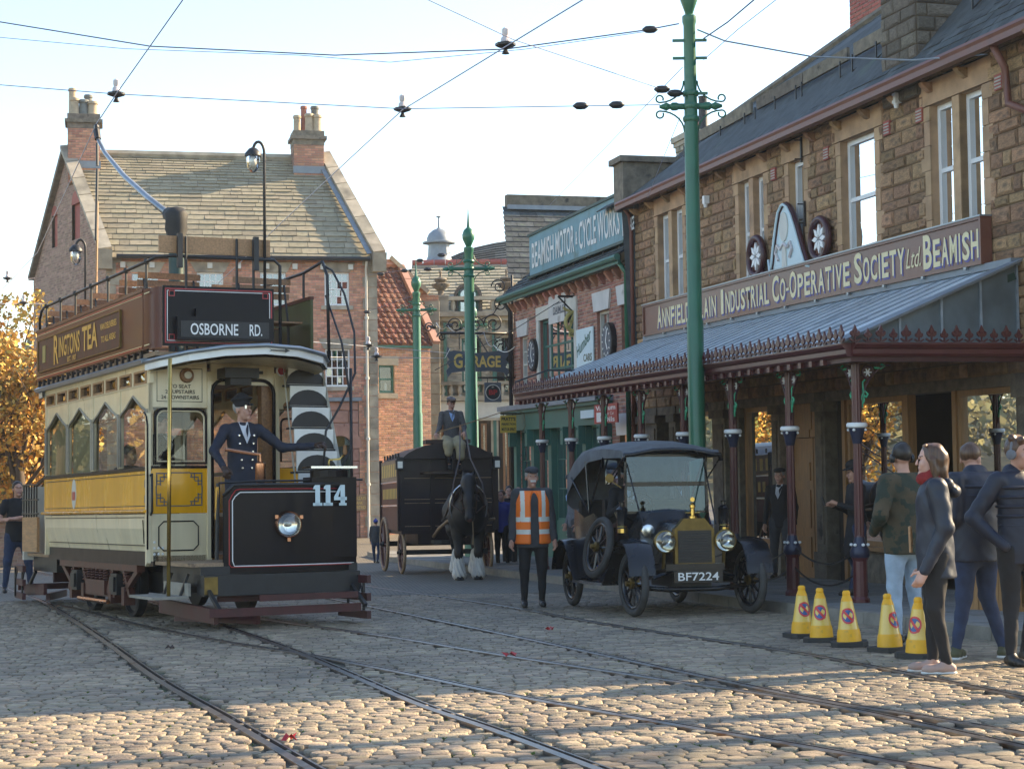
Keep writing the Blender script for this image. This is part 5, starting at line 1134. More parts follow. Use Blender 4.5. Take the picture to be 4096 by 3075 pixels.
cp = P(1757,1062,82); cup = thing('roof_ventilator', 'lead ventilator cupola with domed cap and finial on far roof', 'cupola', cp)
q = MB(); q.lathe([(.85,-.8),(.85,-.05),(.72,0),(.60,.25),(.56,.4)],(0,0,0),12); q.lathe([(.54,.4),(.50,1.0)],(0,0,0),8); q.lathe([(.55,1.0),(.78,1.03),(.78,1.1),(.60,1.13)],(0,0,0),14); q.build('lantern','lead',cup, smooth=35)
q = MB(); q.lathe([(.58,1.13),(.57,1.3),(.48,1.5),(.3,1.66),(.1,1.74),(.05,1.8),(.04,2.25),(.12,2.28),(.12,2.32),(.02,2.35)],(0,0,0),14); q.build('dome','lead',cup, smooth=35)
# ================================================================== trees, hill and woods on the left
def leaf_crown(n, c, rad, seed, size=.16):
    R = np.random.RandomState(seed); nb_ = 26
    cen = R.normal(size=(nb_,3)); cen /= np.linalg.norm(cen,axis=1)[:,None]; cen *= R.uniform(.25,.95,(nb_,1))*np.array(rad); cr_ = R.uniform(.22,.40,nb_)*min(rad)
    k = R.randint(0,nb_,n); d = R.normal(size=(n,3)); d /= np.linalg.norm(d,axis=1)[:,None]; p = cen[k]+d*(cr_[k]*R.uniform(.3,1,n)**.5)[:,None]+np.array(c)
    a = R.normal(size=(n,3)); a /= np.linalg.norm(a,axis=1)[:,None]; b_ = np.cross(a,R.normal(size=(n,3))); b_ /= np.linalg.norm(b_,axis=1)[:,None]; s = size*R.uniform(.6,1.3,(n,1))
    v = np.stack([p-a*s*.6,p+b_*s*.35,p+a*s*.6,p-b_*s*.35],1).reshape(-1,3)
    f = np.arange(4*n).reshape(-1,4); return v, f, cen+np.array(c)
def tree(label, x, y, h, rad, leafm, seed, n=5000, group=None, cz=None, size=.16):
    g = gz(y)-.1; t_ = thing('autumn_tree', label, 'tree', (x,y,g), group=group); R = random.Random(seed); cz = cz or h*.62
    v,f,cen = leaf_crown(n,(0,0,cz),rad,seed,size)
    q = MB(); q.tube([(0,0,0),(.1,.05,h*.2),(-.05,0,h*.45),(.05,.1,h*.8)],[.22,.18,.13,.03],8)
    for c_ in cen[:18]:
        z0 = h*R.uniform(.2,.55); q.tube([(0,0,z0),(c_[0]*.5+R.uniform(-.2,.2),c_[1]*.5,z0+(c_[2]-z0)*.6),tuple(c_)],[.07,.04,.012],5)
    for _ in range(30):
        c_ = cen[R.randrange(len(cen))]; q.tube([tuple(c_),(c_[0]+R.uniform(-.8,.8),c_[1]+R.uniform(-.8,.8),c_[2]+R.uniform(.3,1.3))],[.02,.006],4)
    q.build('trunk','bark',t_, smooth=True)
    me = bpy.data.meshes.new('crown'); me.from_pydata(v.tolist(),[],f.tolist()); mm = leafm if isinstance(leafm,(list,tuple)) else [leafm]
    for m_ in mm: me.materials.append(M(m_))
    if len(mm) > 1: me.polygons.foreach_set('material_index', np.random.RandomState(seed).choice(len(mm),len(f),p=[.7]+[.3/(len(mm)-1)]*(len(mm)-1)).astype('int32'))
    me.update(); link('crown', me, t_)
    return t_
def plant_trees():
    tree('orange autumn tree crown just behind the standing man at the left edge', P(70,1,47).x, 47, 6.4, (2.3,2.0,2.7), ['leaf_orange','leaf_gold'], 1, 9500, 'autumn trees', size=.14)
    tree('sparse golden tree with bare top twigs at the left edge', P(0,1,54).x, 54, 8.5, (2.6,2.2,3.2), ['leaf_gold','leaf_orange'], 2, 4200, 'autumn trees')
    tree('yellowing tree beyond the tram near the house gable', P(130,1,50).x, 50, 5.6, (1.9,1.8,2.2), ['leaf_orange','leaf_green'], 3, 7000, 'autumn trees', size=.14)
    # these stand out of the frame to the left and show in the shop windows
    for i,(x,y,h,m_) in enumerate(((-19,38,9,'leaf_orange'),(-17,31,8.5,'leaf_gold'),(-22,44,10,'leaf_gold'),(-15.5,25,8.5,'leaf_green'),(-24,34,11,'leaf_orange'),(-17,18,9,'leaf_green'),(-21,27,10,'leaf_gold'))):
        tree(('orange tree reflected in the shop windows across the street','golden tree reflected beside the tall orange one','tall golden tree farthest back across the street','green tree nearest the tram across the street','tallest orange tree across the street','green tree closest to the viewer across the street','golden tree midway across the street')[i], x, y, h, (3.0,3.0,3.6), [m_,'leaf_gold'], 10+i, 6000, 'trees across the street', size=.2)
plant_trees()
q = MB(); n = 26
rows_ = []
for j,(y,z) in enumerate(((70,-2),(105,3.2),(135,9.2),(175,10.5),(260,4))): rows_.append([(-150+i*7.2, y+4*math.sin(i*1.3), z*(.75+.25*math.sin(i*.7+j))*(1 if i < 12 else max(.0,1-(i-12)*.12)) if z > 0 else z) for i in range(n)])
q.grid(rows_); tag(q.build('hill','hill',None,smooth=True), kind='structure')
RW = np.random.RandomState(9); n = 16000
i_ = RW.uniform(-75,-12,n); yy = RW.uniform(86,132,n); zz = (yy-80)*.165+RW.uniform(0,3.0,n)
a = RW.normal(size=(n,3)); a /= np.linalg.norm(a,axis=1)[:,None]; b_ = np.cross(a,RW.normal(size=(n,3))); b_ /= np.linalg.norm(b_,axis=1)[:,None]; s = .42
p = np.stack([i_,yy,zz],1); v = np.stack([p-a*s,p+b_*s*.6,p+a*s,p-b_*s*.6],1).reshape(-1,3); me = bpy.data.meshes.new('woodland'); me.from_pydata(v.tolist(),[],np.arange(4*n).reshape(-1,4).tolist()); me.materials.append(M('leaf_far')); me.update()
tag(link('woodland',me), 'hazy brown and green woodland on the hill behind the street', 'woodland', kind='stuff')
# low wall and hedge line closing the street on the left
lw = thing('low_wall', 'low brick wall beneath the autumn trees at the left edge', 'wall', (P(60,1,44).x,44.5,gz(45)))
masonry(lw, Matrix.Translation(lw.location), 'brick', 'gable_brick', 'mortar', Frame((0,0,0),(1,.05,0),(.05,-1,0)), 0, 1.1, rect(-4,2.2), [], .085, .235, gap=.012, proud=.01, big=80, nback='wall_core')
q = MB(); q.box(-4,2.2,-.15,.3,1.1,1.2); q.build('coping','pale_stone',lw)
# ================================================================== smooth bodies: distance field of tapered limbs, meshed as one surface
def smin(a, b, k):
    h = np.clip(.5+.5*(b-a)/k, 0, 1); return b+(a-b)*h-k*h*(1-h)
def prim_d(pr, X):
    t = pr[0]
    if t == 'c':      # tapered capsule a,b,ra,rb,(scale)
        a, b, ra, rb = np.array(pr[1]), np.array(pr[2]), pr[3], pr[4]; s = np.array(pr[5]) if len(pr) > 5 and pr[5] is not None else None
        if s is not None: a, b, Y = a/s, b/s, X/s
        else: Y = X
        ba = b-a; L = max(1e-9,(ba*ba).sum()); h = np.clip(((Y-a)@ba)/L, 0, 1); d = np.sqrt(((Y-a-h[...,None]*ba)**2).sum(-1))-(ra+(rb-ra)*h)
        return d*(s.min() if s is not None else 1)
    c, r = np.array(pr[1]), np.array(pr[2]); Y = X-c       # ellipsoid centre, radii, (rotation matrix)
    if len(pr) > 3 and pr[3] is not None: Y = Y@np.array(pr[3])
    k0 = np.sqrt(((Y/r)**2).sum(-1)); k1 = np.sqrt(((Y/r**2)**2).sum(-1)); return k0*(k0-1)/np.maximum(k1,1e-6)
def field_mesh(prims, res, k=.03, cuts=(), grow=0, fold=0):
    lo = np.full(3,9e9); hi = -lo
    for p in prims:
        if p[0] == 'c': r = max(p[3],p[4])*(max(p[5]) if len(p) > 5 and p[5] is not None else 1); q = np.array([p[1],p[2]])
        else: r = max(p[2]); q = np.array([p[1]])
        lo = np.minimum(lo,q.min(0)-r); hi = np.maximum(hi,q.max(0)+r)
    lo -= res*2+grow+k*.3; hi += res*2+grow+k*.3; n = np.ceil((hi-lo)/res).astype(int)+1
    ax = [lo[i]+np.arange(n[i])*res for i in range(3)]; X = np.stack(np.meshgrid(*ax, indexing='ij'),-1); f = None
    for p in prims: d = prim_d(p,X); f = d if f is None else smin(f,d,k)
    f = f-grow
    if fold:
        x,y,z = X[...,0],X[...,1],X[...,2]; f = f-fold*(np.sin(34*z+9*np.sin(7*x+2)+7*np.sin(8*y+1))*.6+np.sin(21*x+13*z+6*np.sin(11*y))*.5+np.sin(60*z+25*x+8*np.sin(19*y+5*x))*.3)
    for c in cuts:
        if c[0] == 'p': nrm = np.array(c[1]); f = np.maximum(f,(X@nrm)-c[2])
        else: f = np.maximum(f,-prim_d(c,X))
    s = f < 0; C = tuple(m-1 for m in n); acc = np.zeros(C+(3,)); cnt = np.zeros(C)
    sl = lambda o: tuple(slice(o[i],o[i]+C[i]) for i in range(3))
    for d in range(3):
        for u in (0,1):
            for w_ in (0,1):
                o0 = [0,0,0]; o1 = [0,0,0]; e, g = (d+1)%3, (d+2)%3; o0[e] = o1[e] = u; o0[g] = o1[g] = w_; o1[d] = 1
                A, B = f[sl(o0)], f[sl(o1)]; m = (A < 0) != (B < 0); t = np.where(m, A/np.where(m,A-B,1), 0)
                cnt += m; acc[...,d] += m*t; acc[...,e] += m*u; acc[...,g] += m*w_
    act = cnt > 0; idx = np.full(C,-1); idx[act] = np.arange(act.sum()); ii = np.argwhere(act)
    V = lo+(ii+acc[act]/cnt[act][:,None])*res; Q = []
    for d in range(3):
        e, g = (d+1)%3, (d+2)%3; A = np.moveaxis(s,(d,e,g),(0,1,2)); I = np.moveaxis(idx,(d,e,g),(0,1,2))
        a0 = A[:-1,1:-1,1:-1]; a1 = A[1:,1:-1,1:-1]; m = a0 != a1; p = np.argwhere(m); fl = a0[m]
        i,j,k_ = p[:,0],p[:,1],p[:,2]; q = np.stack([I[i,j,k_],I[i,j+1,k_],I[i,j+1,k_+1],I[i,j,k_+1]],1); q[~fl] = q[~fl][:,::-1]; Q.append(q)
    Q = np.concatenate(Q); return V, Q[(Q >= 0).all(1)]
def arr_mesh(name, parts, mats):       # parts: list of (V,Q,material index or array)
    vs, fs, ms, o = [], [], [], 0
    for V,Q,mi in parts:
        vs.append(V); fs.append(Q+o); o += len(V); ms.append(np.full(len(Q),mi) if np.isscalar(mi) else mi)
    V = np.concatenate(vs); Q = np.concatenate(fs); me = bpy.data.meshes.new(name); me.from_pydata(V.tolist(),[],Q.tolist())
    for m_ in mats: me.materials.append(M(m_))
    me.polygons.foreach_set('material_index', np.concatenate(ms).astype('int32')); me.shade_smooth(); me.update(); return me
def v3(*a): return np.array(a,float)
def hand_prims(w, d, up, side, curl=.5, s=1.0):
    # wrist w, direction d of the forearm, 'up' = back of the hand, side = thumb direction
    d = d/np.linalg.norm(d); up = up-d*(up@d); up /= np.linalg.norm(up); side = np.cross(d,up)*side
    P_ = [('c',w,w+d*.085*s,.026*s,.034*s),('c',w+d*.03*s+side*.022*s,w+d*.085*s+side*.025*s,.018*s,.014*s),('c',w+d*.03*s-side*.022*s,w+d*.085*s-side*.025*s,.017*s,.013*s)]
    for i,(o,L) in enumerate(((.030,.068),(.011,.078),(-.010,.073),(-.029,.058))):
        b = w+d*.088*s+side*o*s; c1 = -curl*.55*(1+.12*i); e = d*math.cos(c1)+up*math.sin(c1); m_ = b+e*L*.45*s; c2 = c1*2.2; e2 = d*math.cos(c2)+up*math.sin(c2); m2 = m_+e2*L*.32*s; c3 = c1*3; e3 = d*math.cos(c3)+up*math.sin(c3)
        P_ += [('c',b,m_,.0095*s,.0088*s),('c',m_,m2,.0088*s,.0082*s),('c',m2,m2+e3*L*.25*s,.0082*s,.0070*s)]
    b = w+d*.025*s+side*.03*s; m_ = b+(d*.6+side*.65-up*.35)*.045*s; P_ += [('c',b,m_,.013*s,.011*s),('c',m_,m_+(d*.85+side*.2-up*.4)*.04*s,.0105*s,.0085*s)]
    return P_
def rotz_(a): return np.array([[math.cos(a),-math.sin(a),0],[math.sin(a),math.cos(a),0],[0,0,1]])
def person(label, loc, rz, h=1.76, J=None, top='navy', legs='black_cloth', shoes='shoe_black', skin='skin', hair='hair_dark', hairstyle='short', turn=0, nod=0, res=.016, long=False,
           fat=1.0, gloves=None, extra=None, group=None, sleeves=True, shirt=None, curl=.45, beard=None, parent_z=None, sole=None, cat='person', hands=True, topname='jacket', bulk=1.0, hem=None):
    k = h/1.76
    j = dict(pel=v3(0,0,.93), waist=v3(0,0,1.06), chest=v3(0,.0,1.30), neck=v3(0,.015,1.49), head=v3(0,-.015,1.645), shl=v3(.185,.01,1.43), shr=v3(-.185,.01,1.43), ell=v3(.235,.03,1.13), elr=v3(-.235,.03,1.13),
        wrl=v3(.245,-.05,.88), wrr=v3(-.245,-.05,.88), hil=v3(.095,0,.90), hir=v3(-.095,0,.90), knl=v3(.11,-.02,.50), knr=v3(-.11,-.02,.50), anl=v3(.12,.02,.09), anr=v3(-.12,.02,.09), fl=v3(.03,-1,0), fr=v3(-.03,-1,0))
    for a,b in (J or {}).items(): j[a] = np.array(b,float)
    S_ = lambda p: np.array(p)*k
    g = fat; R_ = rotz_(turn); hd = j['head']
    def hp(x,y,z):      # head-local point
        q = np.array([x,y,z]); c,s = math.cos(nod),math.sin(nod); q = np.array([q[0],q[1]*c-q[2]*s,q[1]*s+q[2]*c]); return hd+R_@q
    def cp(a,b,ra,rb,s=None): return ('c',a,b,ra,rb,s)
    arms = lambda f: [cp(j['shl'],j['ell'],.056*f,.043*f),cp(j['ell'],j['wrl'],.042*f,.030*f),cp(j['shr'],j['elr'],.056*f,.043*f),cp(j['elr'],j['wrr'],.042*f,.030*f)]
    torso = lambda f: [cp(j['pel'],j['waist'],.135*f*g,.128*f*g,(1,.72,1)),cp(j['waist'],j['chest'],.128*f*g,.160*f,(1,.68*(.6+.4*g),1)),cp((j['shl']*.72+j['shr']*.28),(j['shr']*.72+j['shl']*.28),.072*f,.072*f),cp(j['chest'],j['neck'],.10*f,.055*f)]
    lg = lambda f: [cp(j['hil'],j['knl'],.088*f*(.6+.4*g),.056*f),cp(j['knl'],j['anl'],.056*f,.036*f),cp(j['hir'],j['knr'],.088*f*(.6+.4*g),.056*f),cp(j['knr'],j['anr'],.056*f,.036*f)]
    # body: one continuous skin surface
    body = torso(.86)+arms(.86)+lg(.86)+[cp(j['neck'],hd+v3(0,.01,-.06),.052,.050)]
    rot = R_@np.array([[1,0,0],[0,math.cos(nod),-math.sin(nod)],[0,math.sin(nod),math.cos(nod)]])
    headp = [('e',hp(0,.012,.03),v3(.076,.095,.095),rot),('e',hp(0,-.03,-.055),v3(.056,.062,.070),rot),cp(hp(0,-.100,.0),hp(0,-.109,-.032),.007,.0115),cp(hp(-.03,-.082,.022),hp(.03,-.082,.022),.012,.012),
        cp(hp(-.025,-.085,-.065),hp(.025,-.085,-.065),.012,.012),('e',hp(0,-.078,-.105),v3(.026,.022,.02),rot),('e',hp(.078,.012,-.012),v3(.010,.020,.032),rot),('e',hp(-.078,.012,-.012),v3(.010,.020,.032),rot),cp(hd+v3(0,.01,-.05),j['neck']*.6+hd*.4,.050,.052),
        ('e',hp(.036,-.065,-.03),v3(.026,.024,.03),rot),('e',hp(-.036,-.065,-.03),v3(.026,.024,.03),rot)]
    Vb,Qb = field_mesh(body, res*1.25, .03); Vh,Qh = field_mesh(headp, min(res,.0085), .014)
    C = Vh[Qh].mean(1); mi = np.zeros(len(Qh),int)
    for sx in (-1,1):
        mi[((C-hp(sx*.032,-.088,.004))**2).sum(1) < .0105**2] = 1
        b0 = C-hp(sx*.034,-.092,.026); mi[(np.abs(b0@rot[:,0]) < .017) & (np.abs(b0@rot[:,2]) < .0045) & (np.abs(b0@rot[:,1]) < .03)] = 3
    b0 = C-hp(0,-.096,-.066); mi[(np.abs(b0@rot[:,0]) < .024) & (np.abs(b0@rot[:,2]) < .008) & (np.abs(b0@rot[:,1]) < .03)] = 2
    if beard: 
        lz = (C-hd)@rot[:,2]; ly = (C-hd)@rot[:,1]; mi[(lz < -.035) & (lz > -.06) & (ly < -.082) & (np.abs((C-hd)@rot[:,0]) < .035)] = 4
        if beard == 'full': mi[(lz < -.07) & (ly < .0) & (lz > -.14)] = 4
    parts = [(Vb*k,Qb,0),(Vh*k,Qh,mi)]
    hm = gloves or skin
    hnd = []
    if hands:
        for w_,e_,sd_ in ((j['wrl'],j['ell'],1),(j['wrr'],j['elr'],-1)):
            d = w_-e_; up = v3(sd_*1.0,.25,0) if abs(d[2]) > abs(d[1]) else v3(0,0,1)
            V,Q = field_mesh(hand_prims(w_,d,up,1 if sd_ > 0 else -1,curl,1.12 if gloves else 1.0), .0065 if res < .02 else .010, .008); hnd.append((V*k,Q,5))
    mats = [skin,'eye','lip',hair if hairstyle != 'bald' else 'hair_grey','hair_white',hm]
    pr = link('person', arr_mesh('person', parts+hnd, mats)); pr.location = loc; pr.rotation_euler = (0,0,rz); tag(pr,label,cat,group)
    def garment(name, prims, m_, kk=.03, cuts=(), r=res): V,Q = field_mesh(prims, r, kk, cuts, 0, .0036); return link(name, arr_mesh(name,[(V*k,Q,0)],[m_]), pr)
    tp = torso(1.07*(.5+.5*bulk))+(arms(1.16*bulk) if sleeves else [cp(j['shl'],j['shl']*.45+j['ell']*.55,.066,.060),cp(j['shr'],j['shr']*.45+j['elr']*.55,.066,.060)])+[cp(j['pel']+v3(0,0,.02),j['pel']+v3(0,0,-.06),.142*g,.140*g,(1,.76,1))]
    hm_ = hem or .12; cuts = [('p',(0,0,-1),-(j['pel'][2]-hm_))] if not long else [('p',(0,0,-1),-(j['pel'][2]-.45))]
    if hem: tp += [cp(j['pel']+v3(0,.0,.05),j['pel']+v3(0,.01,-hem),.150*g,.165*g,(1,.80,1))]
    if long: tp += [cp(j['pel'],(j['knl']+j['knr'])/2+v3(0,0,.10),.15*g,.19*g,(1,.85,1))]
    cuts += [('p',(0,0,1),j['neck'][2]+.02)] if abs(j['neck'][2]-j['chest'][2]) > .1 else []
    garment(topname, tp, top, cuts=cuts)
    lp = lg(1.16)+[cp(j['pel'],j['pel']+v3(0,0,-.05),.125*g,.12*g,(1,.75,1))]
    garment('trousers', lp, legs, cuts=[('p',(0,0,-1),-.055)] if j['anl'][2] < .2 else ())
    for a,f_ in (('anl','fl'),('anr','fr')):
        d = j[f_]/np.linalg.norm(j[f_]); b = j[a]; V,Q = field_mesh([cp(b+v3(0,0,-.005),b+d*.03+v3(0,0,-.045),.040,.043),cp(b-d*.035+v3(0,0,-.05),b+d*.135+v3(0,0,-.055),.040,.036,(1,1,.95)),cp(b+d*.12+v3(0,0,-.06),b+d*.165+v3(0,0,-.062),.034,.028)], .010, .02, [('p',(0,0,-1),-(b[2]-.09))])
        s_ = link('shoe', arr_mesh('shoe',[(V*k,Q,0)],[shoes]), pr)
        if sole: V,Q = field_mesh([cp(b-d*.04+v3(0,0,-.085),b+d*.165+v3(0,0,-.085),.042,.036,(1,1,.45))], .010, .02); link('shoe_sole', arr_mesh('shoe_sole',[(V*k,Q,0)],[sole]), s_)
    if hairstyle != 'bald':
        hpz = [('e',hp(0,.022,.042),v3(.085,.098,.094),rot)]; cut = [('e',hp(0,-.085,-.045),v3(.085,.075,.105),rot),('p',tuple(-rot[:,2]),-(rot[:,2]@hd)+.045)]
        if hairstyle == 'long': hpz += [cp(hp(.0,.07,.0),hp(.0,.085,-.19),.085,.055,(1.1,.8,1)),cp(hp(.07,.01,.0),hp(.075,.03,-.16),.03,.022),cp(hp(-.07,.01,.0),hp(-.075,.03,-.16),.03,.022)]; cut = cut[:1]
        if hairstyle == 'tousled': hpz += [cp(hp(-.05,-.06,.105),hp(.05,-.06,.10),.03,.03),cp(hp(-.06,.02,.12),hp(.06,.03,.12),.03,.03),('e',hp(.05,-.03,.1),v3(.05,.05,.04),None)]
        V,Q = field_mesh(hpz, min(res,.008), .02, cut, 0, .0028 if hairstyle == 'short' else .005); link('hair', arr_mesh('hair',[(V*k,Q,0)],[hair]), pr)
    if shirt:
        q = MB(); n_ = j['neck']; c_ = j['chest']; fy = -.115*(.6+.4*g)
        q.add([tuple(S_(p)) for p in ((n_[0]-.055,n_[1]-.045,n_[2]+.02),(n_[0]+.055,n_[1]-.045,n_[2]+.02),(c_[0]+.04,c_[1]+fy-.028,c_[2]+.06),(c_[0],c_[1]+fy-.03,c_[2]-.03),(c_[0]-.04,c_[1]+fy-.028,c_[2]+.06))],[(0,1,2,3,4)]); q.build('shirt_front',shirt,pr)
    pr['_k'] = k
    if extra: extra(pr, j, k, hp, rot)
    return pr
def hat(pr, k, hp, rot, style, m_, m2=None):
    V = None
    if style == 'cap': prims = [('e',hp(0,.012,.085),v3(.092,.108,.055),rot),('c',hp(-.045,-.10,.062),hp(.045,-.10,.062),.012,.012,None),('c',hp(-.03,-.135,.056),hp(.03,-.135,.056),.010,.010,None)]
    elif style == 'flat': prims = [('e',hp(0,.0,.085),v3(.098,.125,.042),rot),('c',hp(-.05,-.105,.062),hp(.05,-.105,.062),.012,.012,None)]
    elif style == 'peaked': prims = [('e',hp(0,.005,.115),v3(.118,.128,.030),rot),('c',hp(0,.01,.05),hp(0,.01,.095),.088,.094,(1,1.12,1)),('c',hp(-.05,-.105,.045),hp(.05,-.105,.045),.010,.010,None),('c',hp(-.03,-.135,.033),hp(.03,-.135,.033),.008,.008,None)]
    elif style == 'bowler': prims = [('e',hp(0,.008,.09),v3(.092,.105,.085),rot),('e',hp(0,.008,.058),v3(.135,.155,.012),rot)]
    elif style == 'felt': prims = [('e',hp(0,.01,.10),v3(.088,.105,.075),rot),('e',hp(0,.008,.062),v3(.140,.160,.013),rot)]
    else: prims = [('e',hp(0,.015,.05),v3(.096,.112,.105),rot),('e',hp(0,.015,.16),v3(.03,.03,.03),rot)]
    V,Q = field_mesh(prims, .009, .016, [('p',tuple(-rot[:,2]),-(rot[:,2]@hp(0,0,.025)))]); o = link({'cap':'baseball_cap','flat':'flat_cap','peaked':'peaked_cap','bowler':'bowler_hat','felt':'felt_hat'}.get(style,'knitted_hat'), arr_mesh('hat',[(V*k,Q,0)],[m_]), pr)
    if m2: V,Q = field_mesh([('e',hp(0,.01,.055),v3(.094,.108,.014),rot)], .009, .01); link('hat_band', arr_mesh('hat_band',[(V*k,Q,0)],[m2]), o)
    return o
def headphones(pr, k, hp, rot, m_='plastic_black'):
    q = MB(); q.tube([tuple(hp(.092*math.cos(a),.015,.0+.135*math.sin(a))*k) for a in np.linspace(0,PI,15)],.011,6)
    for sx in (-1,1): q.lathe([(.03,-.018),(.04,-.012),(.04,.012),(.03,.018)],tuple(hp(sx*.092,.012,-.01)*k),12,axis=tuple(rot[:,0]))
    q.build('headphones',m_,pr,smooth=40)
# ================================================================== the tram (local x forward, y to the far side)
HX, HY = .477, -.879
TR = Vector((-3.365,20.91,gz(20.91)))
tram = thing('tram', 'open-top double-deck tram in cream, yellow and brown livery, fleet number 114', 'tram', TR, math.atan2(HY,HX), tilt=True)
def tb(name, m_, parent=tram, smooth=None, **k): return lambda q: q.build(name, m_, parent, smooth, **k)
L_ = 5.0; YW = 1.03
FN = Frame((0,-YW,0),(1,0,0),(0,-1,0)); FFt = Frame((0,0,0),(0,1,0),(1,0,0))
def TB(name, m_, x0,x1,y0,y1,z0,z1, parent=None, label=None): q = MB(); q.box(x0,x1,y0,y1,z0,z1); return q.build(name, m_, parent or tram, label=label)
TB('saloon_floor','wood',-L_,0,-.93,.93,.72,.78); TB('ceiling','wood',-L_+.05,-.05,-.97,.97,2.98,3.0)
for sd_ in (-1,1):
    Y = lambda v: sd_*v
    f_ = lambda prof,x0,x1: MB().prism(prof, lambda a,b,d: (d,sd_*a,b), x0, x1)
    for k in range(4):
        x0 = -L_+k*L_/4; x1 = x0+L_/4
        f_([(.92,.83),(.955,.83),(1.02,1.10),(1.03,1.27),(.98,1.27),(.96,1.1)],x0+.003,x1-.003).build('rocker_panel','cream',tram)
        f_([(.99,1.325),(1.03,1.325),(1.03,1.775),(.99,1.775)],x0+.002,x1-.002).build('waist_panel','tram_yellow',tram)
    f_([(.9,.66),(.965,.66),(.965,.828),(.9,.828)],-L_,0).build('sole_bar','tram_black',tram)
    f_([(.98,1.275),(1.075,1.285),(1.085,1.305),(1.06,1.32),(.98,1.322)],-L_,.0).build('waist_moulding','tram_yellow',tram)
    f_([(.98,1.78),(1.045,1.78),(1.045,1.815),(.98,1.83)],-L_,0).build('sill_moulding','tram_black',tram)
    # pillars, arched window heads
    for k in range(5):
        x = -L_+k*L_/4; w0,w1 = (x,x+.09) if k == 0 else ((x-.09,x) if k == 4 else (x-.05,x+.05))
        q = MB(); q.box(w0,w1,*sorted((Y(.97),Y(1.022))),1.83,2.78); q.build('window_pillar','cream',tram)
        q = MB(); q.box((w0+w1)/2-.03,(w0+w1)/2+.03,*sorted((Y(1.024),Y(1.034))),1.84,2.5); q.build('pillar_bead','pale_stone',tram)
    for k in range(4):
        x0 = -L_+k*L_/4+(.09 if k == 0 else .05); x1 = -L_+(k+1)*L_/4-(.09 if k == 3 else .05); xm = (x0+x1)/2; w_ = x1-x0
        arch = [(x0,2.45),(x0+.05,2.49),(x0+.22*w_,2.55),(xm,2.68),(x1-.22*w_,2.55),(x1-.05,2.49),(x1,2.45)]
        q = MB(); q.prism(arch+[(x1,2.78),(x0,2.78)], lambda a,b,d: (a,sd_*d,b), .98,1.012); wd = q.build('arched_window','cream',tram)
        q = MB(); q.tube([(a,sd_*1.018,b) for a,b in [(x0+.01,1.85)]+arch+[(x1-.01,1.85)]], .016, 5); q.build('arch_bead','pale_stone',wd)
        q = MB(); q.sheet([(x0,sd_*.985,1.83),(x1,sd_*.985,1.83)]+[(a,sd_*.985,b) for a,b in arch[::-1]]); q.build('pane','tram_pane',wd)
        if k < 2 and sd_ == -1:
            q = MB(); n = 12
            q.grid([[(x0+(x1-x0)*i/n,sd_*(.955+.006*math.sin(i*2.3)),z) for i in range(n+1)] for z in (1.83,2.66)]); q.build('blind','curtain',wd, smooth=True)
    # ventilator lights
    f_([(.97,2.78),(1.02,2.78),(1.03,2.80),(.97,2.80)],-L_,0).build('vent_sill','cream',tram); f_([(.97,2.955),(1.02,2.955),(1.03,3.03),(.97,3.03)],-L_,0).build('vent_head','cream',tram)
    for k in range(9):
        x = -L_+.02+k*(L_-.04)/8; q = MB(); q.box(x-.06,x+.06,*sorted((Y(.97),Y(1.018))),2.80,2.965); q.build('vent_pillar','cream',tram)
        if k < 8:
            x0, x1 = x+.06, x+(L_-.04)/8-.06; q = MB()
            for a0,a1,c0,c1 in ((x0,x0+.04,2.80,2.965),(x1-.04,x1,2.80,2.965),(x0+.04,x1-.04,2.80,2.825),(x0+.04,x1-.04,2.94,2.965)): q.box(a0,a1,*sorted((Y(.985),Y(1.03))),c0,c1)
            vl = q.build('vent_light','wood_light',tram); q = MB(); q.box(x0+.04,x1-.04,*sorted((Y(.985),Y(.99))),2.825,2.94); q.build('vent_pane','pane',vl)
    f_([(.95,3.03),(1.10,3.03),(1.12,3.07),(1.08,3.095),(.95,3.095)],-L_-.28,.0).build('cornice','pipe_grey',tram)
    for k in range(20): x = -L_-.25+k*.265; q = MB(); q.box(x-.03,x+.03,*sorted((Y(.98),Y(1.06))),3.095,3.19); q.build('deck_bracket','iron_black',tram)
    f_([(1.04,3.19),(1.075,3.19),(1.075,3.88),(1.04,3.88)],-L_-.3,-.05).build('decency_panel','tram_brown' if sd_ < 0 else 'olive_board',tram)
    f_([(1.03,3.88),(1.085,3.88),(1.085,3.92),(1.03,3.92)],-L_-.3,-.05).build('panel_cap','tram_brown',tram)
TB('upper_deck','wood_old',-L_-.35,.3,-1.03,1.03,3.10,3.15)
# advert and lining on the near side panel
FA = Frame((0,-1.075,0),(1,0,0),(0,-1,0))
def line(fr, a0,a1,z0,z1, m_, o0=.0, o1=.005, parent=tram, nm='lining'): q = MB(); fbox(q,fr,a0,a1,o0,o1,z0,z1); return q.build(nm,m_,parent)
for z in (3.22,3.85): line(FA,-L_-.28,-.08,z-.007,z+.007,'enamel_red'); line(FA,-L_-.28,-.08,z-.02 if z > 3.5 else z+.013,z-.013 if z > 3.5 else z+.02,'sign_cream')
adv = line(FA,-5.1,-.95,3.30,3.76,'truck_brown',0,.018,nm='advert_board')
for a0,a1,z0,z1 in ((-5.1,-.95,3.295,3.31),(-5.1,-.95,3.75,3.765),(-5.12,-5.105,3.30,3.76),(-.945,-.93,3.30,3.76)): line(FA,a0,a1,z0,z1,'dull_brass',0,.028,nm='advert_frame')
FA2 = Frame((0,-1.094,0),(1,0,0),(0,-1,0))
def tw(s,x0,x1,z,h,m_='gold',b=.02): text(s, tram, m_, tm(FA2,(x0+x1)/2,.002,z), w=x1-x0, h=h, bold=b)
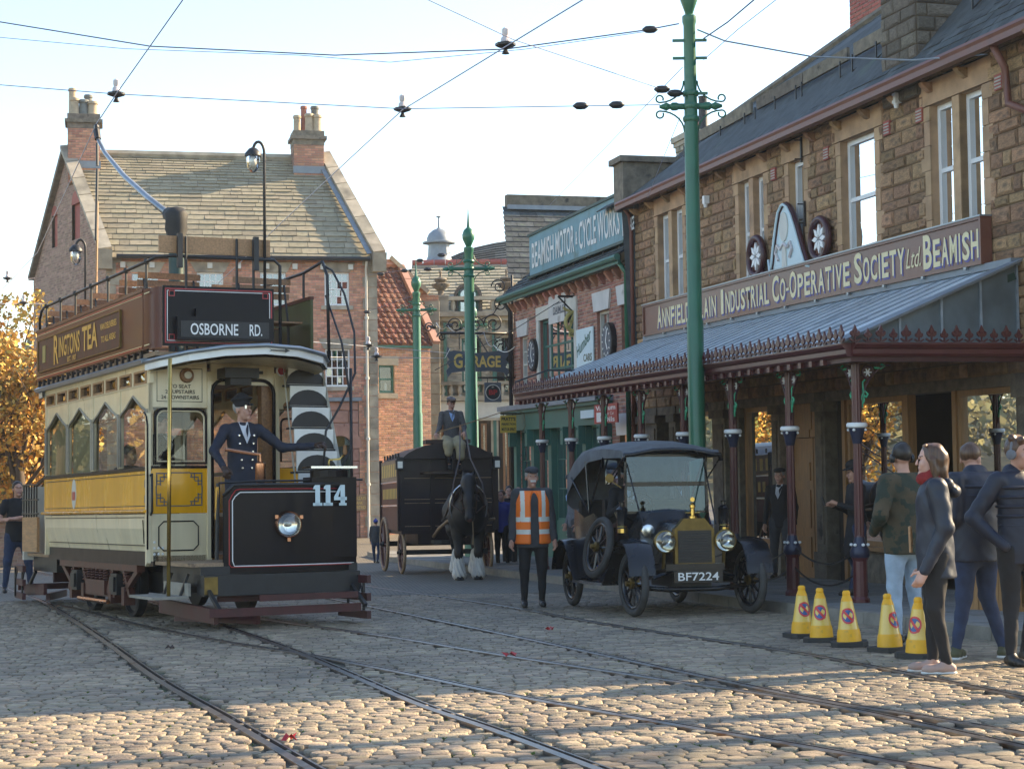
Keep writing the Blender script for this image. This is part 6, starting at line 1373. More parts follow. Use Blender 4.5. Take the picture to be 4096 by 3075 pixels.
tw('R',-4.20,-3.94,3.545,.40); tw('INGTONS',-3.92,-2.82,3.56,.28); tw('TEA',-2.70,-1.95,3.56,.32); tw('EST. 1907',-3.45,-3.0,3.36,.07); tw('VAN DELIVERIES',-1.82,-1.08,3.63,.08); tw('TO ALL AREAS',-1.78,-1.12,3.47,.08)
q = MB(); fbox(q,FA2,-4.85,-4.68,.0,.006,3.42,3.66); q.build('advert_crest','old_gold',tram)
# waist lining and crest
FWst = Frame((0,-1.03,0),(1,0,0),(0,-1,0))
for z in (1.365,1.735): line(FWst,-L_+.08,-.12,z-.005,z+.005,'tram_black')
q = MB(); q.prism([(-3.35+.11*math.cos(k*PI/10),1.55+.20*math.sin(k*PI/10)) for k in range(20)], lambda a,b,d: (a,-1.03-d,b), 0,.006); q.build('crest','offwhite',tram)
q = MB(); fbox(q,FWst,-3.42,-3.28,.006,.01,1.47,1.58); q.build('crest_shield','enamel_red',tram)
def corner_key(fr, a, z, sx, sz, s=.16):
    q = MB()
    for x0,x1,z0,z1 in ((0,1,0,.09),(0,.09,.12,1),(.3,1,.3,.38),(.3,.38,.41,1),(0,.6,.6,.68),(.6,.68,-.0,.57),(.85,.93,.12,.28),(.12,.28,.85,.93)):
        a0,a1 = sorted((a+sx*x0*s,a+sx*x1*s)); c0,c1 = sorted((z+sz*z0*s,z+sz*z1*s)); fbox(q,fr,a0,a1,0,.005,c0,c1)
    return q.build('key_pattern','slate_blue',tram)
for z in (1.40,1.58): q = MB(); fbox(q,FWst,-.12,-.03,0,.005,z,z+.09); q.build('lining','slate_blue',tram)
for pts in ([(-L_+.15,.90),(-.25,.90)],): line(Frame((0,-.985,0),(1,0,0),(0,-1,0)),-L_+.15,-.2,.895,.905,'tram_black',0,.012); line(Frame((0,-1.028,0),(1,0,0),(0,-1,0)),-L_+.12,-.15,1.225,1.235,'tram_black',0,.008)
q = MB(); q.bar((-.25,-1.0,.92),(-.18,-1.036,1.2),.01,.01); q.build('lining','tram_black',tram)
# end bulkheads (front one in view)
for xb,nx in ((0,1),(-L_,-1)):
    fb_ = Frame((xb,0,0),(0,1,0),(nx,0,0)); B = lambda nm,m_,a0,a1,z0,z1,o0=-.05,o1=0: (lambda q: q.build(nm,m_,tram))(fbox(MB(),fb_,a0,a1,o0,o1,z0,z1))
    B('bulkhead_panel','cream',-1.02,-.28,.72,1.27); B('bulkhead_waist','tram_yellow',-1.02,-.28,1.275,1.80); B('bulkhead_rail','tram_black',-1.02,-.28,1.802,1.83,-.05,.01)
    B('bulkhead_post','cream',-1.02,-.97,1.83,3.03); B('bulkhead_post','cream',-.31,-.26,.72,2.95,-.05,.02); B('bulkhead_post','cream',.54,.60,.72,2.95,-.05,.015)
    B('bulkhead_head','cream',-.97,-.31,2.52,3.1); B('bulkhead_head','cream',-.26,.54,2.80,3.1); B('bulkhead_head','cream',.60,1.02,2.52,3.1); B('bulkhead_panel','cream',.85,1.02,.72,2.42); B('bulkhead_waist','tram_yellow',.60,.85,1.3,1.80); B('bulkhead_panel','cream',.60,.85,.72,1.29)
    if nx > 0:
        # rounded window rims
        def rim(a0,a1,z0,z1,r,m_='tram_black',o=.012,t=.014,open_=False):
            pts = []
            for cx,cz,s0 in ((a1-r,z1-r,0),(a0+r,z1-r,PI/2)):
                for k in range(6): an = s0+k*PI/10; pts.append((o,cx+r*math.cos(an),cz+r*math.sin(an)))
            pts = [(o,a1,z0)]+pts+[(o,a0,z0)]; q = MB(); q.tube(pts,t,6,closed=not open_); return q.build('window_rim',m_,tram,smooth=True)
        rim(-.945,-.325,1.86,2.50,.10); rim(-.92,-.35,1.885,2.475,.09,'cream',.012,.010); rim(.62,.83,1.88,2.40,.06); rim(-.25,.53,.74,2.86,.16,open_=True,t=.022)
        for sg,(a0,a1) in ((0,(-.97,-.31)),(1,(.60,.85))): q = MB(); q.sheet([fb_(a0,-.03,1.83),fb_(a1,-.03,1.83),fb_(a1,-.03,2.52),fb_(a0,-.03,2.52)]); q.build('bulkhead_pane','tram_pane',tram)
        B('door_jamb','wood',.40,.54,.74,2.80,-.2,-.06)
        for a,z,sx,sz in ((-.93,1.36,1,1),(-.37,1.36,-1,1),(-.93,1.75,1,-1),(-.37,1.75,-1,-1)): corner_key(fb_,a,z,sx,sz,.15)
        for z in (1.355,1.745): line(fb_,-.78,-.52,z,z+.012,'slate_blue')
        for a in (-.935,-.38): line(fb_,a,a+.012,1.5,1.6,'slate_blue')
        q = MB(); rr = .06; pl = [(-.90,.90),(-.90,1.12),(-.84,1.18),(-.48,1.18),(-.42,1.12),(-.42,.90),(-.48,.84),(-.84,.84)]; q.tube([fb_(a,.004,z) for a,z in pl],.008,4,closed=True); q.build('lining','tram_black',tram)
        for i,(s_,w_) in enumerate((('TO SEAT',.26),('29 UPSTAIRS',.36),('24 DOWNSTAIRS',.46))): text(s_, tram, 'iron_black', tm(fb_,-.64,.004,2.77-.065*i), w=w_, h=.045, bold=.01)
        q = MB(); q.tube([fb_(a,.004,z) for a,z in ((-.92,2.59),(-.37,2.59),(-.37,2.98),(-.92,2.98))],.004,4,closed=True); q.build('notice_line','tram_black',tram)
        q = MB(); q.lathe([(.09,0),(.08,.03),(.03,.035)],fb_(-.56,.01,2.90),16,axis=(1,0,0)); q.build('lamp_rose','wood',tram,smooth=40); q = MB(); q.lathe([(.045,.03),(.045,.06),(.02,.075)],fb_(-.56,.01,2.90),12,axis=(1,0,0)); q.build('lamp_glass','bulb_glass',tram,smooth=40)
        q = MB(); q.lathe([(.06,0),(.05,.02),(.015,.025)],fb_(.71,.01,2.55),14,axis=(1,0,0)); q.build('bell_push','wood',tram,smooth=40)
        q = MB(); q.lathe([(.065,0),(.065,.02),(.055,.025)],fb_(.62,.02,2.98),14,axis=(1,0,0)); q.build('red_lens_ring','white_paint',tram); q = MB(); q.lathe([(.05,.025),(.045,.04)],fb_(.62,.02,2.98),12,axis=(1,0,0)); q.build('red_lens','enamel_red',tram)
        q = MB(); fbox(q,fb_,-.20,.22,.05,.35,2.86,2.98); fbox(q,fb_,-.12,.14,.1,.3,2.78,2.86); q.tube([fb_(.22,.2,2.94),fb_(.32,.2,2.94)],.02,6); q.build('circuit_breaker','iron_black',tram)
        # grab handle and corner grommet
        q = MB(); q.tube([fb_(-1.0,.02,1.72),fb_(-1.0,.07,1.74),fb_(-1.0,.07,1.30),fb_(-1.0,.02,1.26)],.014,6); q.build('grab_handle','iron_black',tram,smooth=True)
        for k in range(7): q = MB(); q.lathe([(.018,0),(.01,.014)],fb_(-.95+.05*(k%3),.0,.80+.07*(k//3)),8,axis=(1,0,0)); q.build('bolt','tram_white',tram)
        q = MB(); q.prism([(-.04,.66),(.02,.70),(.02,2.45),(-.04,2.45)], lambda a,b,d: (a,d,b), -1.05,-1.0); q.build('corner_pillar','cream',tram)
        q = MB(); q.tube([(.025,-1.04,.86),(.025,-1.04,2.3),(.01,-1.05,2.42),(-.06,-1.06,2.46)],.012,5); q.build('corner_bead','tram_black',tram,smooth=True)
    q = MB(); q.box(*sorted((xb+nx*.02,xb+nx*1.35)),-.95,1.0,.68,.72); q.build('platform','wood_old',tram)
    q = MB(); q.box(*sorted((xb+nx*.0,xb+nx*1.38)),-.85,1.02,.46,.68); q.build('platform_bearer','iron_black',tram)
# seats inside, so the saloon is not empty
for y0 in (-.92,.55): TB('saloon_bench','wood',-L_+.1,-.1,y0,y0+.37,.78,1.22)
# dash (curved plan) front and rear
def dash(sx, x_off, nm):
    ys = np.linspace(-.58,1.02,15); cx = lambda y: x_off+sx*(1.46-.10*((y-.2)/.8)**2)
    rows = []
    def top(y): return 1.57 if y > -.46 else 1.57-.12*((-.46-y)/.12)**2
    for fz in (0,.25,.5,.75,1): rows.append([(cx(y),y,.60+(top(y)-.60)*fz) for y in ys])
    q = MB(); q.grid(rows); q.grid([[(p[0]-sx*.03,p[1],p[2]) for p in r] for r in rows])
    q.grid([[(cx(1.02),1.02,.60),(x_off+sx*.2,1.05,.60)],[(cx(1.02),1.02,1.57),(x_off+sx*.2,1.05,1.57)]]); d = q.build('dash',nm,tram,smooth=35)
    q = MB(); q.tube([(cx(y),y,top(y)+.01) for y in ys],.022,6); q.build('dash_rail','iron_black',tram,smooth=True)
    return cx, ys, top
cx, ys, top = dash(1,0,'tram_black'); dash(-1,-L_,'tram_black')
for z0,m_,dx,zz in ((0,'enamel_red',.0,.03),(0,'white_paint',.035,.06)):
    pts = [(cx(y)+.004,y,.66+zz*.3) for y in np.linspace(.98,-.50-0+dx,12)]+[(cx(-.52+dx)+.004,-.52+dx,z) for z in np.linspace(.70+dx,1.40,8)]+[(cx(-.50+dx)+.004,-.50+dx+.01,1.46-dx*.3),(cx(-.44+dx)+.004,-.45+dx,1.52-dx)]+[(cx(y)+.004,y,1.53-dx) for y in np.linspace(-.40,.98,12)]
    q = MB(); q.tube(pts,.006,4); q.build('dash_lining',m_,tram)
fd = Frame((cx(.62)+.006,0,0),(.055,1,0),(1,-.055,0)); 
def slab(s,y,m_,o,dx=0,dz=0):   # chunky numerals with slab serifs
    q = MB(); h = .235; w_ = .105
    polys = {'1':[[(-.028,0),(.028,0),(.028,1),(-.028,1)],[(-.055,0),(.055,0),(.055,.14),(-.055,.14)],[(-.055,.80),(-.028,.80),(-.028,1),(-.045,.93)]],
      '4':[[(.010,0),(.062,0),(.062,1),(.010,1)],[(-.068,.26),(.085,.26),(.085,.42),(-.068,.42)],[(-.068,.42),(-.02,.42),(.03,1),(.01,1)],[(-.008,0),(.082,0),(.082,.12),(-.008,.12)]]}
    for pg in polys[s]: q.prism([(y+a+dx,1.335+b_*h+dz) for a,b_ in pg], lambda a,b,d: fd(a,d,b), o,o+.004)
    q.build('numeral',m_,tram)
for i,(s_,y) in enumerate((('1',.50),('1',.625),('4',.765))): slab(s_,y,'sign_pale',.004)
q = MB(); hl = (cx(.14)+.0,.14,1.13); q.lathe([(.16,-.02),(.16,.03),(.145,.06),(.138,.045)],hl,20,axis=(1,0,0),caps=False)
for a in (.5,2.6,4.71): q.box(hl[0]-.01,hl[0]+.045,hl[1]+.17*math.cos(a)-.02,hl[1]+.17*math.cos(a)+.02,hl[2]+.17*math.sin(a)-.02,hl[2]+.17*math.sin(a)+.02)
hb = q.build('headlamp','copper',tram,smooth=35); q = MB(); q.lathe([(.138,.05),(.10,.085),(.05,.10),(.001,.103)],hl,20,axis=(1,0,0),caps=False); q.build('headlamp_lens','lamp_pane',hb,smooth=True); q = MB(); q.lathe([(.138,.045),(.10,.03),(.04,.02),(.001,.02)],hl,20,axis=(1,0,0),caps=False); q.build('reflector','reflector',hb,smooth=True); q = MB(); q.lathe([(.0,0),(.025,.02),(.02,.05),(0,.06)],(hl[0]+.02,hl[1],hl[2]),10,axis=(1,0,0)); q.build('bulb','bulb_glass',hb,smooth=True)
TB('buffer_beam','iron_black',1.25,1.50,-.85,1.0,.36,.59); TB('buffer_cap','dull_brass',1.50,1.52,-.85,-.70,.38,.57)
# platform gear
q = MB(); q.lathe([(.05,1.45),(.05,1.62),(.06,1.64),(.06,1.82),(.035,1.84)],(1.30,-.12,0),12); q.tube([(1.30,-.12,1.84),(1.30,-.12,1.92),(1.26,-.2,1.93),(1.2,-.5,1.98)],.022,8); q.build('brake_handle','copper',tram,smooth=40)
q = MB(); q.box(1.15,1.42,.45,1.0,.75,1.66); q.lathe([(.22,1.66),(.22,1.74),(.05,1.76)],(1.28,.72,0),14); q.build('controller','tram_black',tram); TB('controller_top','chrome',1.14,1.43,.44,1.01,1.76,1.785)
q = MB(); q.tube([(1.28,.72,1.78),(1.28,.72,1.86),(1.28,.85,1.87),(1.28,.92,1.93)],.014,6); q.build('controller_key','brass',tram,smooth=True); q = MB(); q.lathe([(.02,0),(.03,.03),(.02,.09),(.026,.11)],(1.28,.92,1.92),8); q.build('key_knob','wood',tram,smooth=40)
q = MB(); q.tube([(1.32,-.62,1.60),(1.35,-.2,1.62),(1.36,1.1,1.63)],.014,6); q.tube([(1.25,-.62,.75),(1.30,-.62,1.6)],.022,6); q.build('platform_rail','iron_black',tram); q = MB(); q.tube([(1.262,-.62,1.2),(1.295,-.62,1.56)],.026,8); q.build('brass_sleeve','brass',tram)
q = MB(); q.tube([(1.08,-1.12,.36),(1.08,-1.10,3.0)],.022,10); q.build('brass_pole','brass',tram,smooth=True)
q = MB(); q.box(.35,1.25,-1.35,-.95,.33,.36); q.box(.35,1.25,-.95,-.92,.36,.50); q.build('step_board','grey_board',tram); q = MB(); q.bar((.5,-1.0,.34),(.5,-.9,.6),.03,.03); q.bar((1.1,-1.0,.34),(1.1,-.9,.6),.03,.03); q.build('step_hanger','iron_black',tram)
# canopy over the front platform
pe = [(0,-1.06),(.45,-1.0),(.85,-.80),(1.08,-.45),(1.19,0),(1.16,.4),(.97,.78),(.6,.98),(0,1.02)]
cz = lambda y: 3.03+.13*(1-(y/1.08)**2)
for sx,xo in ((1,0),(-1,-L_)):
    q = MB(); c0 = (xo,0,3.17); top_ = [(xo+sx*x,y,cz(y)) for x,y in pe]
    q.grid([top_,[(xo,y,cz(y)+.02) for x,y in pe]]); q.build('canopy_roof','pipe_grey',tram)
    q = MB(); q.grid([[(xo+sx*x*1.005,y*1.005,cz(y)-.09) for x,y in pe],[(xo+sx*x*1.005,y*1.005,cz(y)) for x,y in pe]]); q.grid([[(xo+sx*x*.97,y*.97,cz(y)-.09) for x,y in pe],[(xo+sx*x*.97,y*.97,cz(y)) for x,y in pe]]); q.build('canopy_fascia','tram_white',tram,smooth=30)
    q = MB(); q.tube([(xo+sx*x*1.02,y*1.01,cz(y)+.01) for x,y in pe],.025,6); q.build('canopy_rim','pipe_grey',tram,smooth=True)
    q = MB(); q.grid([[(xo+sx*x*.97,y*.97,cz(y)-.12) for x,y in pe],[(xo,y*.97,cz(y)-.10) for x,y in pe]]); q.build('canopy_lining','cream',tram)
q = MB(); q.bar((1.212,.05,3.115),(1.205,.22,3.115),.012,.012); q.add([(1.21,.22,3.14),(1.21,.28,3.115),(1.21,.22,3.09)],[(0,1,2)]); q.add([(1.216,.05,3.115),(1.216,.02,3.135),(1.216,.07,3.115),(1.216,.02,3.095)],[(0,1,2,3)]); q.build('arrow','iron_black',tram)
# upper deck front: corner panel, black end panel, destination box
q = MB(); q.grid([[(-.05,-1.07,z),(.12,-1.07,z),(.28,-1.03,z),(.36,-.97,z)] for z in (3.19,3.90)]); q.build('corner_panel','tram_brown',tram,smooth=True)
FC = Frame((.02,-1.075,0),(1,.0,0),(0,-1,0))
for a0,a1,z0,z1 in ((-.0,.20,3.84,3.852),(-.0,.20,3.23,3.242)): line(FC,a0,a1,z0,z1,'sign_cream')
q = MB(); q.bar((.38,-.97,3.56),(.52,.34,3.56),.035,.70); ep = q.build('end_panel','tram_black',tram)
fe = Frame((.405,-.97,0),(.106,.994,0),(.994,-.106,0)); EW = 1.31
for i,(m_,ins,t) in enumerate((('enamel_red',.02,.014),('white_paint',.045,.008))):
    q = MB()
    for a0,a1,z0,z1 in ((ins,EW-ins,3.90-ins-t,3.90-ins),(ins,EW-ins,3.22+ins,3.22+ins+t),(ins,ins+t,3.22+ins,3.90-ins),(EW-ins-t,EW-ins,3.22+ins,3.90-ins)): fbox(q,fe,a0,a1,0,.004,z0,z1)
    q.build('lining',m_,ep)
for a,z in ((.10,3.82),(EW-.10,3.82),(.10,3.31)):
    q = MB()
    for a0,a1,z0,z1 in ((-.035,.035,.025,.035),(-.035,.035,-.035,-.025),(-.035,-.025,-.025,.025),(.025,.035,-.025,.025)): fbox(q,fe,a+a0,a+a1,.001,.005,z+z0,z+z1)
    q.build('corner_square','enamel_red',ep)
q = MB(); fbox(q,fe,.14,1.26,.0,.13,3.27,3.54); fbox(q,fe,.36,1.0,0,.12,3.54,3.64); db = q.build('destination_box','tram_black',tram); q = MB(); fbox(q,fe,.18,1.22,.13,.134,3.30,3.49); q.build('blind','iron_black',db)
text('OSBORNE', db, 'white_paint', tm(fe,.57,.137,3.395), w=.56, h=.135, bold=.012); text('RD.', db, 'white_paint', tm(fe,1.06,.137,3.395), w=.15, h=.135, bold=.012)
# deck rails
RLZ = 4.24
q = MB(); q.tube([(-5.3,-1.03,3.9),(-5.3,-1.03,4.1),(-5.2,-1.03,4.2),(-5.05,-1.03,RLZ),(.0,-1.03,RLZ),(.25,-1.0,RLZ+.02),(.4,-.85,RLZ+.02),(.52,.35,RLZ+.02),(.53,.42,RLZ-.05),(.53,.42,3.2)],.02,7); q.build('hand_rail','iron_black',tram,smooth=True)
for x in (-4.9,-4.1,-3.3,-2.5,-1.7,-.9,-.05): q = MB(); q.tube([(x,-1.03,3.88),(x,-1.03,RLZ)],.016,6); q.lathe([(.03,-.03),(.035,0),(.03,.03)],(x,-1.03,RLZ),8); q.build('rail_post','iron_black',tram)
for y in (-.7,-.1,.1): q = MB(); x = .40+.09*(y+.97); q.tube([(x,y,3.88),(x,y,RLZ+.25)],.016,6); q.build('rail_post','iron_black',tram)
q = MB(); q.tube([(-6.2,1.05,RLZ),(-.3,1.05,RLZ),(.2,1.10,RLZ+.08),(.3,1.12,RLZ-.1),(.34,1.12,3.1)],.02,7); q.build('hand_rail','iron_black',tram,smooth=True)
for x in (-5.4,-3.6,-1.8,-.3): q = MB(); q.tube([(x,1.05,3.88),(x,1.05,RLZ)],.016,6); q.build('rail_post','iron_black',tram)
q = MB(); q.bar((.33,-1.0,RLZ+.16),(.46,.32,RLZ+.16),.035,.20); q.build('front_plank','wood_light',tram)
for y in (-.78,.12): q = MB(); q.box(.41+.1*(y+1)-.02,.41+.1*(y+1)+.03,y-.03,y+.03,4.12,RLZ+.28); q.build('plank_strap','iron_black',tram)
# garden seats
for i,x in enumerate((-.55,-1.35,-2.75,-3.5,-4.25,-5.0)):
    for sd_,(y0,y1) in enumerate(((-.98,-.20),(.22,.98))):
        if i in (1,) and sd_ == 0 and False: continue
        q = MB()
        for k in range(3): q.bar((x-.02-.03*k,y0,4.09-.09*k+.06),(x-.02-.03*k,y1,4.09-.09*k+.06),.02,.075)
        for k in range(4): q.bar((x+.05+.10*k,y0,3.60),(x+.05+.10*k,y1,3.60),.085,.022)
        s_ = q.build('garden_seat','wood',tram)
        q = MB()
        for y in (y0+.08,y1-.08): q.bar((x+.1,y,3.15),(x+.1,y,3.59),.03,.03); q.bar((x+.1,y,3.59),(x-.06,y,4.19),.02,.02)
        q.build('seat_iron','iron_black',s_)
# trolley mast and boom, lamps
q = MB(); q.lathe([(.13,3.15),(.12,3.3),(.10,3.35),(.10,4.78)],(-2.15,0,0),14); q.build('trolley_mast','dark_green',tram,smooth=40)
q = MB(); q.lathe([(.11,4.78),(.13,4.84),(.115,4.9),(.15,5.0),(.14,5.12),(.16,5.2),(.10,5.28),(.02,5.3)],(-2.15,0,0),14); q.tube([(-2.15,0,5.12),(-2.45,0,5.25)],.10,10); q.build('mast_hood','black_rubber',tram,smooth=True)
bp = [(-2.4,0,5.22),(-3.4,0,5.62),(-4.6,0,6.14),(-5.6,0,6.66),(-6.0,0,6.95)]
q = MB(); q.tube(bp,[.05,.045,.038,.032,.03],9); q.build('trolley_boom','pipe_grey',tram,smooth=True)
q = MB(); q.tube([bp[-1],(-6.08,0,7.10)],[.05,.055],8); q.lathe([(.05,-.03),(.07,0),(.05,.03)],(-6.1,0,7.14),10,axis=(0,1,0)); q.build('trolley_head','iron_black',tram)
q = MB(); q.tube([(-6.05,0,6.9),(-6.04,0,6.55)],.022,6); q.tube([(-6.04,0,6.5),(-6.0,-.03,5.4)],.022,6); q.build('rope_hook','iron_black',tram); q = MB(); q.tube([(-6.03,0,6.0),(-5.95,-.05,3.6)],.02,6); q.build('bamboo_pole','wood_light',tram)
for x,y,h,s_ in ((.5,.24,5.55,-1),(-5.2,-.4,5.15,-1)):
    q = MB(); q.tube([(x,y,3.2),(x,y,h)]+[(x,y+s_*.07*(1-math.cos(a)),h+.12*math.sin(a)) for a in np.linspace(.3,PI,8)],.018,7); lp = q.build('deck_lamp','iron_black',tram,smooth=True); yl = y+s_*.14
    q = MB(); q.lathe([(.01,.05),(.05,.03),(.10,-.03),(.10,-.06),(.07,-.06)],(x,yl,h),12); q.build('lamp_shade','iron_black',lp,smooth=40); q = MB(); q.lathe([(.075,-.06),(.08,-.12),(.065,-.21),(.03,-.25),(.001,-.26)],(x,yl,h),12,caps=False); q.build('lamp_globe','lamp_pane',lp,smooth=True); q = MB(); q.lathe([(.0,-.20),(.045,-.15),(.035,-.09),(.02,-.06)],(x,yl,h),10); q.build('bulb','bulb_glass',lp,smooth=True)
# staircase on the far side of the platform
ns = 8
for k in range(ns):
    z0 = .95+k*.265; xs_ = 1.02-k*.115; y0 = .50+.02*k; y1 = 1.08
    q = MB(); q.box(xs_-.02,xs_,y0,y1,z0,z0+.24); r_ = q.build('stair_riser','tram_white',tram)
    yc = (y0+y1)/2; q = MB(); q.prism([(yc+.25*math.cos(a),z0+.005+.19*math.sin(a)) for a in np.linspace(0,PI,13)], lambda a,b,d: (xs_+d,a,b), 0,.006); q.build('half_moon','iron_black',r_)
    q = MB(); q.box(xs_-.13,xs_+.03,y0-.03,y1+.02,z0-.025,z0-.001); q.build('stair_tread','iron_black',tram)
q = MB(); q.grid([[(1.10,1.09,.72),(.15,1.09,2.95)],[(1.10,1.09,1.1),(.15,1.09,3.15)]]); q.grid([[(1.06,.47,.72),(.10,.62,2.95)],[(1.06,.47,.98),(.10,.62,3.12)]]); q.build('stair_stringer','tram_white',tram)
q = MB(); q.tube([(.2,1.10,4.28),(.32,1.18,4.2),(.5,1.26,3.9),(.75,1.28,3.4),(.95,1.2,2.9),(1.08,.95,2.5),(1.12,.75,2.2),(1.13,.70,1.6)],.014,7); q.tube([(.25,1.12,3.9),(.55,1.2,3.3),(.85,1.18,2.6),(1.08,1.08,2.0),(1.12,.86,1.62),(1.13,.72,1.58)],.013,7); q.tube([(1.0,1.12,.75),(1.0,1.12,2.95)],.018,6); q.build('stair_rail','iron_black',tram,smooth=True)
# truck: wheels, axle boxes, springs, frame
for x in (-1.55,-3.45):
    for y in (-.72,.72):
        q = MB(); q.lathe([(.40,-.05),(.40,.05),(.36,.06),(.33,.02),(.10,.02),(.10,.07),(.02,.07)],(x,y,.40),24,axis=(0,-1 if y < 0 else 1,0)); q.build('wheel','iron_black',tram,smooth=35)
    q = MB(); q.tube([(x,-.72,.40),(x,.72,.40)],.06,8); q.build('axle','iron_black',tram)
    q = MB(); q.box(x-.13,x+.13,-1.0,-.80,.28,.54); q.box(x-.09,x+.09,-1.03,-1.0,.32,.50); q.build('axle_box','iron_black',tram)
    for dx in (-.30,.30):
        q = MB(); q.tube([(x+dx+.055*math.cos(a),-.90+.055*math.sin(a),.40+.20*a/(10*PI)) for a in np.linspace(0,10*PI,61)],.014,5); q.build('coil_spring','truck_brown',tram,smooth=True)
        q = MB(); q.box(x+dx-.06,x+dx+.06,-.97,-.83,.16,.38); q.build('spring_seat','truck_brown',tram)
    q = MB(); q.bar((x-.22,-.92,.60),(x-.5,-.92,.28),.06,.07); q.bar((x+.22,-.92,.60),(x+.5,-.92,.28),.06,.07); q.build('horn_guide','truck_brown',tram)
for y in (-.92,.92):
    q = MB(); q.box(-4.35,-.65,y-.05,y+.05,.58,.66); q.box(-2.95,-2.05,y-.06,y+.06,.26,.44); q.bar((-3.3,y,.27),(-1.7,y,.27),.05,.07); q.bar((-4.3,y,.60),(-3.75,y,.34),.06,.07); q.bar((-.7,y,.60),(-1.25,y,.34),.06,.07); q.build('truck_frame','truck_brown',tram)
for k in range(5): q = MB(); x = -2.9+k*.2; q.tube([(x+.04*math.cos(a),-.93+.04*math.sin(a),.44+.13*a/(8*PI)) for a in np.linspace(0,8*PI,49)],.011,5); q.build('coil_spring','truck_brown',tram,smooth=True)
q = MB(); q.tube([(-3.2,-1.0,.18),(-1.8,-1.0,.18)],.03,7); q.build('brake_rod','copper',tram); q = MB(); q.box(-4.2,-.8,-.6,.6,.30,.56); q.build('motor_casing','iron_black',tram)
# lifeguards
for sx,xo in ((1,0),(-1,-L_)):
    q = MB(); q.bar((xo+sx*1.95,-.95,.20),(xo+sx*1.85,.85,.20),.04,.09); q.build('guard_bar','guard_red',tram); q = MB(); q.bar((xo+sx*1.88,-.35,.34),(xo+sx*1.84,.82,.34),.035,.07); q.build('guard_bar','guard_red',tram)
    q = MB(); q.bar((xo+sx*.25,-.95,.22),(xo+sx*1.9,-.85,.16),.05,.16); q.bar((xo+sx*.5,-.85,.10),(xo+sx*1.7,-.3,.10),.06,.10); q.bar((xo+sx*1.2,-.6,.36),(xo+sx*1.35,.5,.36),.05,.16); q.build('guard_tray','guard_red',tram)
    [MB().bar((xo+sx*1.45,y,.45),(xo+sx*1.88,y,.22),.04,.04).build('guard_stay','iron_black',tram) for y in (-.8,.9)]
    for z,m_ in ((.50,'guard_red'),(.30,'guard_red'),(.10,'guard_red')): q = MB(); q.bar((xo+sx*.9,1.0 if sx > 0 else -1.10,z),(xo+sx*1.75,1.0 if sx > 0 else -1.02,z),.05,.09); q.build('side_gate_bar',m_ if sx < 0 else 'maroon_dark',tram)
    for x in (1.15,1.6): q = MB(); q.bar((xo+sx*x,1.0 if sx > 0 else -1.07,.08),(xo+sx*x,1.0 if sx > 0 else -1.07,.52),.025,.025); q.bar((xo+sx*x,1.0 if sx > 0 else -1.07,.32),(xo+sx*(x-.15),1.0 if sx > 0 else -1.07,.5),.02,.02); q.build('side_gate_post','iron_black',tram)
# rear dash seen edge-on at the left
q = MB(); q.box(-6.45,-6.38,-1.0,-.6,.62,1.7); q.build('rear_screen','offwhite',tram)
q = MB(); q.box(-6.3,-5.4,-1.04,-1.0,.75,1.25); q.build('rear_gate_panel','wood_light',tram)
q = MB()
for k in range(6): q.bar((-5.45-.16*k,-1.03,1.25),(-5.45-.16*k,-1.03,1.72),.02,.02)
for z in (1.30,1.5,1.72): q.bar((-5.35,-1.03,z),(-6.35,-1.03,z),.02,.02)
q.build('rear_gate','iron_black',tram)
# ================================================================== people on the street
D2 = math.radians
def at(px, py, dz=0): return G(px,py,dz)
def vest_extra(pr, j, k, hp, rot):
    hat(pr,k,hp,rot,'cap','charcoal')
    q = MB(); q.tube([tuple(hp(x,-.112,.075-.02*abs(x)*10)*k) for x in (-.05,-.02,.02,.05)],.012,6); q.build('sunglasses','plastic_black',pr)
    def sf(f,grow): return [('c',j['waist']+v3(0,0,-.22),j['waist'],.235,.215,(1,.80,1)),('c',j['waist'],j['chest'],.215,.226,(1,.78,1)),('c',j['shl']*.75+j['shr']*.25,j['shr']*.75+j['shl']*.25,.105,.105,None)]
    V,Q = field_mesh(sf(1.20,0), .012, .03, [('c',v3(.02,-.28,.80),v3(.02,-.28,1.60),.18,.18,(.42,1,1)),('c',v3(.33,0,1.36),v3(.42,0,1.1),.09,.09,None),('c',v3(-.33,0,1.36),v3(-.42,0,1.1),.09,.09,None),('p',(0,0,1),1.475),('p',(0,0,-1),-.80)])
    C = V[Q].mean(1); mi = np.zeros(len(Q),int)
    for z in (.955,1.115): mi[np.abs(C[:,2]-z) < .028] = 1
    mi[(np.abs(np.abs(C[:,0])-.135) < .026) & (C[:,2] > 1.115)] = 1
    link('safety_vest', arr_mesh('safety_vest',[(V*k,Q,mi)],['hivis','reflective']), pr)
person('man in orange high-visibility vest, dark cap and white moustache standing by the car', at(2135,2425), D2(4), 1.79, top='charcoal', legs='black_cloth', hair='hair_grey', beard='moustache', fat=1.25, bulk=1.3, hem=.18, extra=vest_extra, res=.014, turn=D2(6), J=dict(anl=(.11,.02,.09),anr=(-.12,.0,.09),wrl=(.27,-.06,.86),wrr=(-.27,-.06,.86)))
